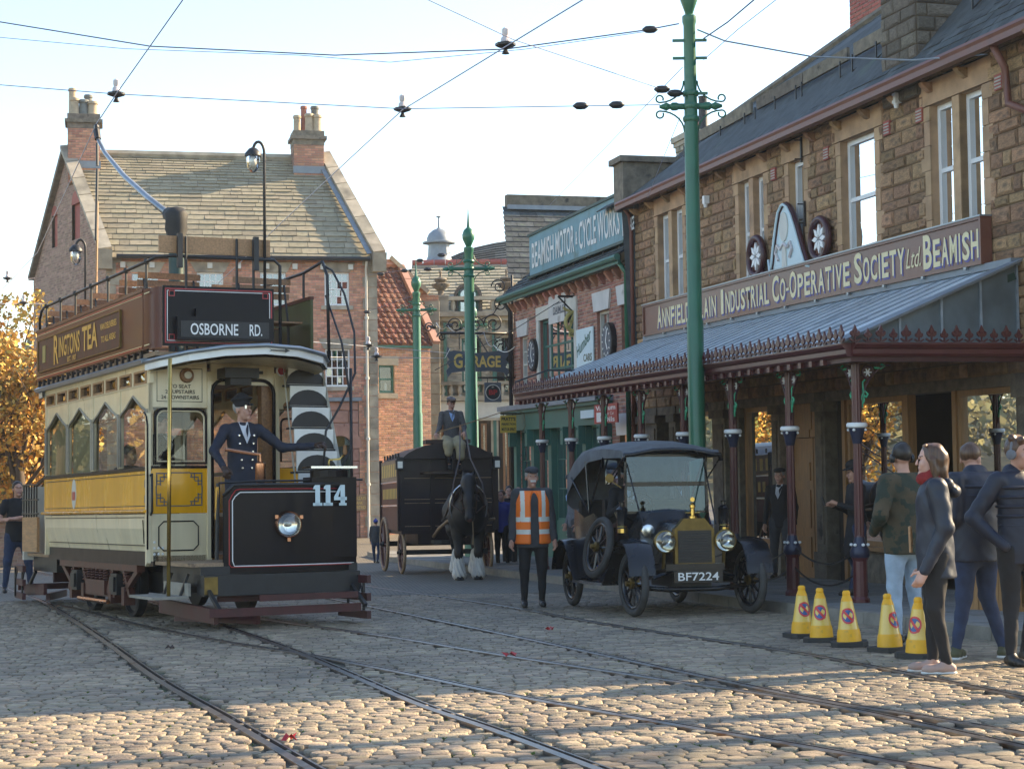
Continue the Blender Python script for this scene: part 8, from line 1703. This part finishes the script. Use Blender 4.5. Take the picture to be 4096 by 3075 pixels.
for s_ in (-1,1):
    o = .06 if s_ > 0 else -.08
    legs_ += [('c',v3(s_*.20,-.50,1.15),v3(s_*.19,-.46+o,.86),.17,.115),('c',v3(s_*.19,-.46+o,.86),v3(s_*.18,-.52+o,.50),.105,.075),('c',v3(s_*.18,-.52+o,.50),v3(s_*.17,-.48+o,.18),.070,.052),('c',v3(s_*.17,-.48+o,.18),v3(s_*.17,-.55+o,.04),.055,.085)]
    legs_ += [('c',v3(s_*.20,1.05,1.2),v3(s_*.22,.82,.88),.24,.15),('c',v3(s_*.22,.82,.88),v3(s_*.19,1.18-o,.58),.13,.075),('c',v3(s_*.19,1.18-o,.58),v3(s_*.19,1.12-o,.18),.07,.05),('c',v3(s_*.19,1.12-o,.18),v3(s_*.19,1.04-o,.04),.055,.085)]
V,Q = field_mesh(bodyp+headp+legs_, .022, .06); C = V[Q].mean(1); mi = np.zeros(len(Q),int)
mi[((C-v3(0,-1.31,1.11))**2).sum(1) < .045**2] = 1
for s_ in (-1,1): mi[((C-v3(s_*.095,-1.13,1.60))**2).sum(1) < .022**2] = 2
hs_ = tag(link('horse', arr_mesh('horse',[(V,Q,mi)],['horse_black','horse_brown','eye'])),'black heavy horse with white feathered legs harnessed to the wagon','horse'); hs_.location = horse_loc; hs_.rotation_euler = (0,0,hz_)
RH = random.Random(5)
for s_ in (-1,1):
    o = .06 if s_ > 0 else -.08
    for y0,zt in ((-.50+o,.52),(1.12-o,.50)):
        V,Q = field_mesh([('c',v3(s_*.175,y0,zt-.06),v3(s_*.175,y0,.12),.068,.125,None)], .016, .02, [('p',(0,0,-1),-.03)]); a = np.arctan2(V[:,1]-y0,V[:,0]-s_*.175); r_ = (1+.10*np.sin(a*9+V[:,2]*30)); V[:,0] = s_*.175+(V[:,0]-s_*.175)*r_; V[:,1] = y0+(V[:,1]-y0)*r_
        link('leg_feather', arr_mesh('leg_feather',[(V,Q,0)],['horse_white']), hs_)
V,Q = field_mesh([('c',v3(0,-.88,1.90),v3(0,-1.02,1.80),.05,.05,None),('c',v3(0,-1.04,1.80),v3(0,-1.12,1.62),.045,.02,None),('c',v3(.05,-.85,1.82),v3(.14,-.7,1.5),.05,.04,None),('c',v3(0,-.75,1.80),v3(0,-.35,1.64),.06,.05,None)], .018, .04); link('mane', arr_mesh('mane',[(V,Q,0)],['horse_black']), hs_)
q = MB(); q.tube([(.30*math.sin(a),-.66-.06*math.cos(a),1.32+.38*math.cos(a)) for a in np.linspace(0,2*PI,24,endpoint=False)],.06,8,closed=True); q.build('collar','leather',hs_,smooth=True)
q = MB(); q.tube([(.33*math.sin(a),-.72-.06*math.cos(a),1.34+.42*math.cos(a)) for a in np.linspace(.25,2*PI-.25,24)],.018,6); q.build('hames','chrome',hs_,smooth=True)
q = MB(); q.tube([(.17*math.sin(a),-1.13+.02*math.cos(a),1.55-.1*abs(math.sin(a))) for a in np.linspace(0,2*PI,16,endpoint=False)],.014,5,closed=True); q.tube([(.13,-.96,1.80),(.135,-1.08,1.62),(.11,-1.22,1.26)],.014,5); q.tube([(-.13,-.96,1.80),(-.135,-1.08,1.62),(-.11,-1.22,1.26)],.014,5); q.tube([(-.11,-1.27,1.33),(.11,-1.27,1.33)],.014,5); q.build('bridle','leather',hs_,smooth=True)
for s_ in (-1,1):
    q = MB(); q.sheet([(s_*.15,-1.02,1.70),(s_*.17,-1.16,1.66),(s_*.165,-1.18,1.54),(s_*.145,-1.04,1.56)]); q.build('blinker','leather',hs_)
    q = MB(); q.tube([(s_*.12,-1.24,1.24),(s_*.30,-.95,1.38),(s_*.26,-.6,1.75),(s_*.1,.6,2.2),(s_*.05,1.6,2.75)],.014,5); q.build('rein','leather',hs_,smooth=True)
    q = MB(); q.tube([(s_*.36,-.6,1.30),(s_*.40,.4,1.12),(s_*.42,1.7,1.0)],.022,5); q.build('trace','leather',hs_,smooth=True)
q = MB(); q.tube([(.30*math.cos(a)*1.1,.15,1.25+.40*math.sin(a)) for a in np.linspace(-.2,PI+.2,14)],.03,6); q.build('saddle_pad','leather',hs_,smooth=True)
q = MB(); q.tube([(.05,-1.27,1.10),(.06,-1.26,.85),(.05,-1.25,.68)],[.012,.012,.02],5); q.build('lead_rope','rope',hs_)
# ================================================================== green traction poles
def green_pole(label, x, y, ztop, zarm, arms, detail, r=.105, dz=.12):
    g = gz(y)+dz; t_ = thing('traction_pole', label, 'pole', (x,y,g), STREET_A*0, group='green traction poles'); h = ztop-g; za = zarm-g
    q = MB(); q.lathe([(r*1.55,0),(r*1.55,.55),(r*1.25,.62),(r*1.15,.75),(r*1.12,za*.55),(r*.98,za*.56),(r*.95,za-.3),(r*.86,za+.1),(r*.80,h-.55),(r*.95,h-.50),(r*.95,h-.42),(r*.7,h-.40)],(0,0,0),20); q.build('shaft','pole_green',t_,smooth=35)
    q = MB(); q.lathe([(r*.5,h-.40),(r*.6,h-.36),(r*1.15,h-.20),(r*1.2,h-.10),(r*.9,h+.02),(r*.35,h+.08),(r*.3,h+.12),(r*.18,h+.3),(.005,h+.6)],(0,0,0),16); q.build('ball_finial','pole_green',t_,smooth=35)
    for z in (za-.18,za,za+.18): q = MB(); q.lathe([(r*1.05,-.035),(r*1.15,0),(r*1.05,.035)],(0,0,z),16); q.build('collar','pole_green',t_,smooth=40)
    for s_,L in arms:
        q = MB(); q.lathe([(.045,0),(.045,L-.25),(.06,L-.22),(.06,L-.16),(.035,L-.13),(.06,L-.08),(.02,L+.02)],(0,0,za),10,axis=(s_,0,0)); q.build('cross_arm','pole_green',t_,smooth=40)
        for u in (-1,1):
            pts = [(s_*(r*.9+.34*(1-math.cos(a))),0,za+u*(.36-.30*math.sin(a))) for a in np.linspace(0,PI/2,8)]; c = pts[-1]; pts += [(c[0]+s_*.05*math.sin(a)+0,0,c[2]+u*(.05-.05*math.cos(a))) for a in np.linspace(.4,5.2,10)]
            q = MB(); q.tube(pts,.013,5); q.build('scroll','pole_green',t_,smooth=True)
    for z in detail: q = MB(); q.bar((-.24,0,z-g),(.24,0,z-g),.04,.035); q.build('wire_clamp','pole_green',t_)
    return t_
green_pole('thick green traction pole with scrolled cross-arm beside the car', 2.56, 24.3, 7.86, 6.17, ((-1,.42),(1,.42)), (7.1,6.85,6.35), r=.104)
p = P(1872,835,43); green_pole('green traction pole with spiked ball top nearer the wagon, second in line', p.x, 43, p.z-.55, P(1872,1075,43).z, ((-1,.62),(1,.62)), (6.0,), r=.13, dz=.0)
p = P(1663,1045,54); green_pole('third green traction pole beyond the wagon against the pantile house', p.x, 54, p.z-.55, P(1663,1240,54).z, ((-1,.62),(1,.62)), (6.2,), r=.13, dz=0)
p = P(1891,1190,62); green_pole('farthest green pole half hidden behind the pole by the GARAGE sign', p.x, 62, p.z-.4, P(1891,1300,62).z, ((-1,.5),(1,.5)), (), r=.12, dz=0)
p = P(2790,1,24.3)
# ================================================================== overhead wires
def W(px, py, z): r = ray(px,py); k = (z-H)/r.z; return Vector((r.x*k,r.y*k,z))
def wire(label, pts, r, m_='wire', sag=0, ins=(), group='overhead wires', balls=()):
    t_ = thing('overhead_wire', label, 'wire', pts[0], group=group); o = Vector(pts[0]); P_ = []
    for i in range(len(pts)-1):
        a, b = Vector(pts[i]), Vector(pts[i+1]); n = 10
        for k in range(n): u = k/n; P_.append(a+(b-a)*u-Vector((0,0,sag*4*u*(1-u)))-o)
    P_.append(Vector(pts[-1])-o); q = MB(); q.tube(P_,r*.72,5,caps=False); q.build('cable',m_,t_)
    for p in ins:
        c = Vector(p)-o; q = MB(); q.lathe([(.05,-.12),(.02,-.06),(.13,-.02),(.13,.01),(.03,.03)],c,8); q.build('hanger','iron_black',t_); q = MB(); q.lathe([(.06,.03),(.055,.08),(.035,.10),(.045,.13),(.045,.19),(.02,.21)],c,8); q.build('insulator','porcelain',t_,smooth=40)
    for p in balls:
        c = Vector(p)-o; q = MB(); q.lathe([(.012,-.11),(.05,-.06),(.055,0),(.05,.06),(.012,.11)],c,8,axis=(1,0,0)); q.build('strain_insulator','iron_black',t_,smooth=True)
    return t_
hd_ = tram.matrix_world @ Vector((-6.1,0,7.2)); wz = hd_.z
wire('near trolley wire descending from the top edge to the tram pole head', [W(760,-40,wz+.1),W(465,377,wz+.05),hd_,W(150,1010,wz-.2),W(-60,1230,wz-.6)], .012, 'trolley_wire', ins=(W(465,375,wz+.12),))
wire('long trolley wire crossing the sky diagonally towards the far street', [W(2380,-30,6.35),W(2035,180,6.35),W(1610,440,6.35),W(1340,690,6.3),W(1080,935,6.2),W(700,1300,6.1)], .012, 'trolley_wire', ins=(W(2022,178,6.45),W(1610,436,6.42)))
wire('low span wire running from the left edge to the pole cross-arm', [P(-30,338,25.5),P(465,377,25),P(1610,436,24.6),P(2640,420,24.3)], .009, ins=(), balls=(P(2323,424,24.4),P(2467,420,24.35)))
wire('sagging bundled cable across the sky to the pole top', [P(-30,84,26),P(600,186,25.6),P(1340,222,25),P(2020,198,24.6),P(2580,122,24.4),P(2716,96,24.3)], .014, balls=(P(2600,119,24.4),))
wire('thin slack wire beneath the bundled cable', [P(-30,148,26),P(500,196,25.7),P(1200,222,25.2),P(1560,250,24.9),P(2100,198,24.6),P(2600,125,24.4)], .007)
wire('thin span wire from the top edge down to the pole insulators', [P(1690,-10,20),P(2050,158,21.5),P(2640,355,24),P(2730,380,24.3)], .008, balls=(P(2648,358,24),P(2700,374,24.2)))
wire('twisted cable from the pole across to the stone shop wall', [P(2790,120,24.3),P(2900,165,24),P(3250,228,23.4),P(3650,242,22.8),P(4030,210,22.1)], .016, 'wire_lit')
wire('rising cable from the pole clamp to the top edge', [P(2815,155,24.3),P(2910,90,23),P(3040,-20,21)], .014)
wire('second thin wire rising from the pole to the top edge', [P(2815,240,24.3),P(2950,120,22),P(3130,-20,20)], .007)
wire('thin stay wire dropping from the pole to the garage roof', [P(2730,270,24.3),P(2500,510,30),P(2200,820,41)], .008)
wire('pair of thin wires dropping from the pole to the parapet', [P(2720,470,24.3),P(2650,640,28),P(2590,790,32)], .007)
wire('black cable slung from the garage bracket to the pole', [P(2550,1010,38),P(2070,1310,42),P(1740,1480,44)], .014, 'iron_black')
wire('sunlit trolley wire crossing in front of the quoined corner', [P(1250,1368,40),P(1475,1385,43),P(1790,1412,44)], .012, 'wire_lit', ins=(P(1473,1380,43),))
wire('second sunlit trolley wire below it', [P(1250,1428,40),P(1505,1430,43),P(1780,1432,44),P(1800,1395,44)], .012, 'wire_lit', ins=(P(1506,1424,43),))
wire('span wire from the far pole to the big house', [P(1475,1100,54),P(1620,1080,50),P(1790,1068,43)], .010, balls=(P(1523,1096,52),P(1618,1083,50),P(1712,1077,46)))
wire('upper span wire from the big house over the pantile roof', [P(1460,1250,56),P(1660,1180,54)], .010, balls=(P(1468,1248,56),))
wire('slanting feeder wire from the pole top towards the far hall', [P(1680,1060,50),P(1766,1020,45),P(1850,1000,43)], .010, balls=(P(1680,1042,50),P(1766,1020,45)))
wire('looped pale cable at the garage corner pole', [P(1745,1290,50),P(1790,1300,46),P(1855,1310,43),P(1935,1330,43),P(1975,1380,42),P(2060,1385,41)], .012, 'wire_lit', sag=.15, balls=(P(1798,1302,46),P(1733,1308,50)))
wire('low wire with bow hangers at the left edge', [P(-20,1125,48),P(140,1113,50)], .010, ins=(P(30,1112,48),)); wire('second low wire with bow hanger at the left edge', [P(-20,1215,46),P(180,1215,48)], .010, ins=(P(95,1210,47),))
# ================================================================== no-waiting cones
def cone():
    t_ = thing('traffic_cone', '', 'cone', (0,0,0), group='no-waiting cones on the setts')
    q = MB(); q.prism([(a,b) for a,b in ((-.17,-.12),(-.12,-.17),(.12,-.17),(.17,-.12),(.17,.12),(.12,.17),(-.12,.17),(-.17,.12))], lambda a,b,d: (a,b,d), .0,.045); q.build('base','black_rubber',t_)
    q = MB(); q.lathe([(.115,.045),(.108,.13),(.100,.16)],(0,0,0),20); q.build('skirt','cone_yellow',t_,smooth=40)
    q = MB(); q.lathe([(.098,.16),(.055,.42)],(0,0,0),20); q.build('sleeve','cone_sleeve',t_,smooth=40)
    q = MB(); q.lathe([(.056,.42),(.038,.47),(.035,.475),(.037,.48),(.037,.505),(.025,.52)],(0,0,0),16); q.build('tip','cone_yellow',t_,smooth=40)
    def on(a, z): r = .098-.043*(z-.16)/.26+.002; return r, a
    def disc(R, e, m_, nm, ring=None):
        q = MB(); rows = []
        for k in range(21):
            b = 2*PI*k/20; row = []
            for R_ in ((0,R) if not ring else (ring,R)):
                z = .285+R_*math.sin(b)*1.1; rr = .098-.043*(z-.16)/.26+e; an = -PI/2+R_*math.cos(b)/rr; row.append((rr*math.cos(an),rr*math.sin(an),z))
            rows.append(row)
        q.grid(rows); q.build(nm,m_,t_,smooth=True)
    disc(.055,.0015,'cone_blue','sign_disc'); disc(.068,.003,'cone_red','sign_ring',ring=.052)
    q = MB(); rows = []
    for s in np.linspace(-.05,.05,7):
        row = []
        for w_ in (-.008,.008):
            x = s+w_; z = .285-s*1.1+w_; rr = .098-.043*(z-.16)/.26+.0035; an = -PI/2+x/rr; row.append((rr*math.cos(an),rr*math.sin(an),z))
        rows.append(row)
    q.grid(rows); q.build('sign_bar','cone_red',t_); return t_
c0 = cone(); ex = ('first of five','second of five','third of five, alone in the middle','fourth of five','fifth and nearest of five')
for i,(x,y,a) in enumerate(((3211,2548,12),(3287,2565,-14),(3398,2582,-8),(3561,2604,38),(3675,2628,-40))):
    t_ = c0 if i == 0 else copy_tree(c0); t_.location = G(x,y); t_.rotation_euler = (math.atan(-S)+random.uniform(-.03,.03),random.uniform(-.04,.04),D2(a)); t_.scale = (.95,.95,.95); t_['label'] = 'yellow no-waiting cone, %s counted from the car' % ex[i]
# ================================================================== small things
p = G(4070,2395,.0); cr_ = thing('wooden_crate', 'upright brown wooden board crate behind the young man at the right edge', 'crate', G(4085,2478), STREET_A+.3)
for k in range(5): q = MB(); q.box(-.35+k*.14,-.22+k*.14,-.02,.02,0,.95); q.build('board','shop_wood',cr_); q = MB(); q.box(-.35+k*.14,-.22+k*.14,.38,.42,0,.95); q.build('board','shop_wood',cr_)
for z in (.1,.8): q = MB(); q.box(-.36,.36,.021,.379,z,z+.08); q.build('batten','shop_wood',cr_)
st = G(3722,2610); wsx = thing('walking_stick', 'thin black stick standing beside the woman in the raincoat', 'stick', st); q = MB(); q.tube([(0,0,0),(.02,.02,.5),(.03,.03,.88)],.012,6); q.build('shaft','plastic_black',wsx)
for i,(x,y,m_,lb) in enumerate(((2040,2634,'enamel_red','large dark red fallen leaf on the setts in the middle of the road'),(680,2603,'leather','small dark fallen leaf on the setts in front of the tram'),(2200,2528,'enamel_red','small red fallen leaf near the far rails below the orange vest'),(1160,2975,'enamel_red','red leaf lying in the groove of the nearest rail'))):
    p = G(x,y); lf = thing('fallen_leaf', lb, 'leaf', p+Vector((0,0,.012)), i*1.3, group='fallen leaves'); q = MB(); n = 10
    q.add([(0,0,.03)]+[((.10 if k%2 else .05)*math.cos(k*PI/5)*(.75 if i == 0 else .5),(.10 if k%2 else .05)*math.sin(k*PI/5)*(.75 if i == 0 else .5),.01+.02*(k%3)) for k in range(n)],[(0,k+1,(k+1)%n+1) for k in range(n)]); q.build('blade',m_,lf)
# trees and lamp posts standing to the right, out of the picture, whose shadows stripe the foreground
for i,(x,y,h) in enumerate(((9.2,14.0,8.5),(10.2,13.5,9.5),(9.4,12.2,8))):
    t_ = thing('bare_tree', 'bare roadside tree beyond the right edge casting a stripe of shade, %s' % ('by the annex','tallest','nearest')[i], 'tree', (x,y,gz(y)), group='roadside trees right'); R = random.Random(i)
    q = MB(); q.tube([(0,0,0),(.08,.05,h*.4),(-.05,.1,h)],[.20,.17,.05],8)
    for k in range(14): z = h*R.uniform(.5,.95); a = R.uniform(0,6.3); L = R.uniform(.6,1.8); q.tube([(0,0,z),(L*.5*math.cos(a),L*.5*math.sin(a),z+.4),(L*math.cos(a),L*math.sin(a),z+.7)],[.045,.03,.008],5)
    q.build('trunk','bark',t_,smooth=True)
# ================================================================== thin autumn haze
hz = MB(); hz.box(-940,940,-420,940,-3.2,17.5); hz = hz.mesh('haze','pane'); hz.materials.clear()
hm = bpy.data.materials.new('haze'); hm.use_nodes = True; hn = hm.node_tree.nodes; hn.clear(); ho = hn.new('ShaderNodeOutputMaterial'); hv = hn.new('ShaderNodeVolumePrincipled')
hv.inputs['Density'].default_value = .00045; hv.inputs['Color'].default_value = (.82,.91,1,1); hv.inputs['Anisotropy'].default_value = .25; hm.node_tree.links.new(hv.outputs[0], ho.inputs['Volume']); hz.materials.append(hm)
tag(link('haze',hz), 'thin pale haze over the whole street', 'haze', kind='stuff')
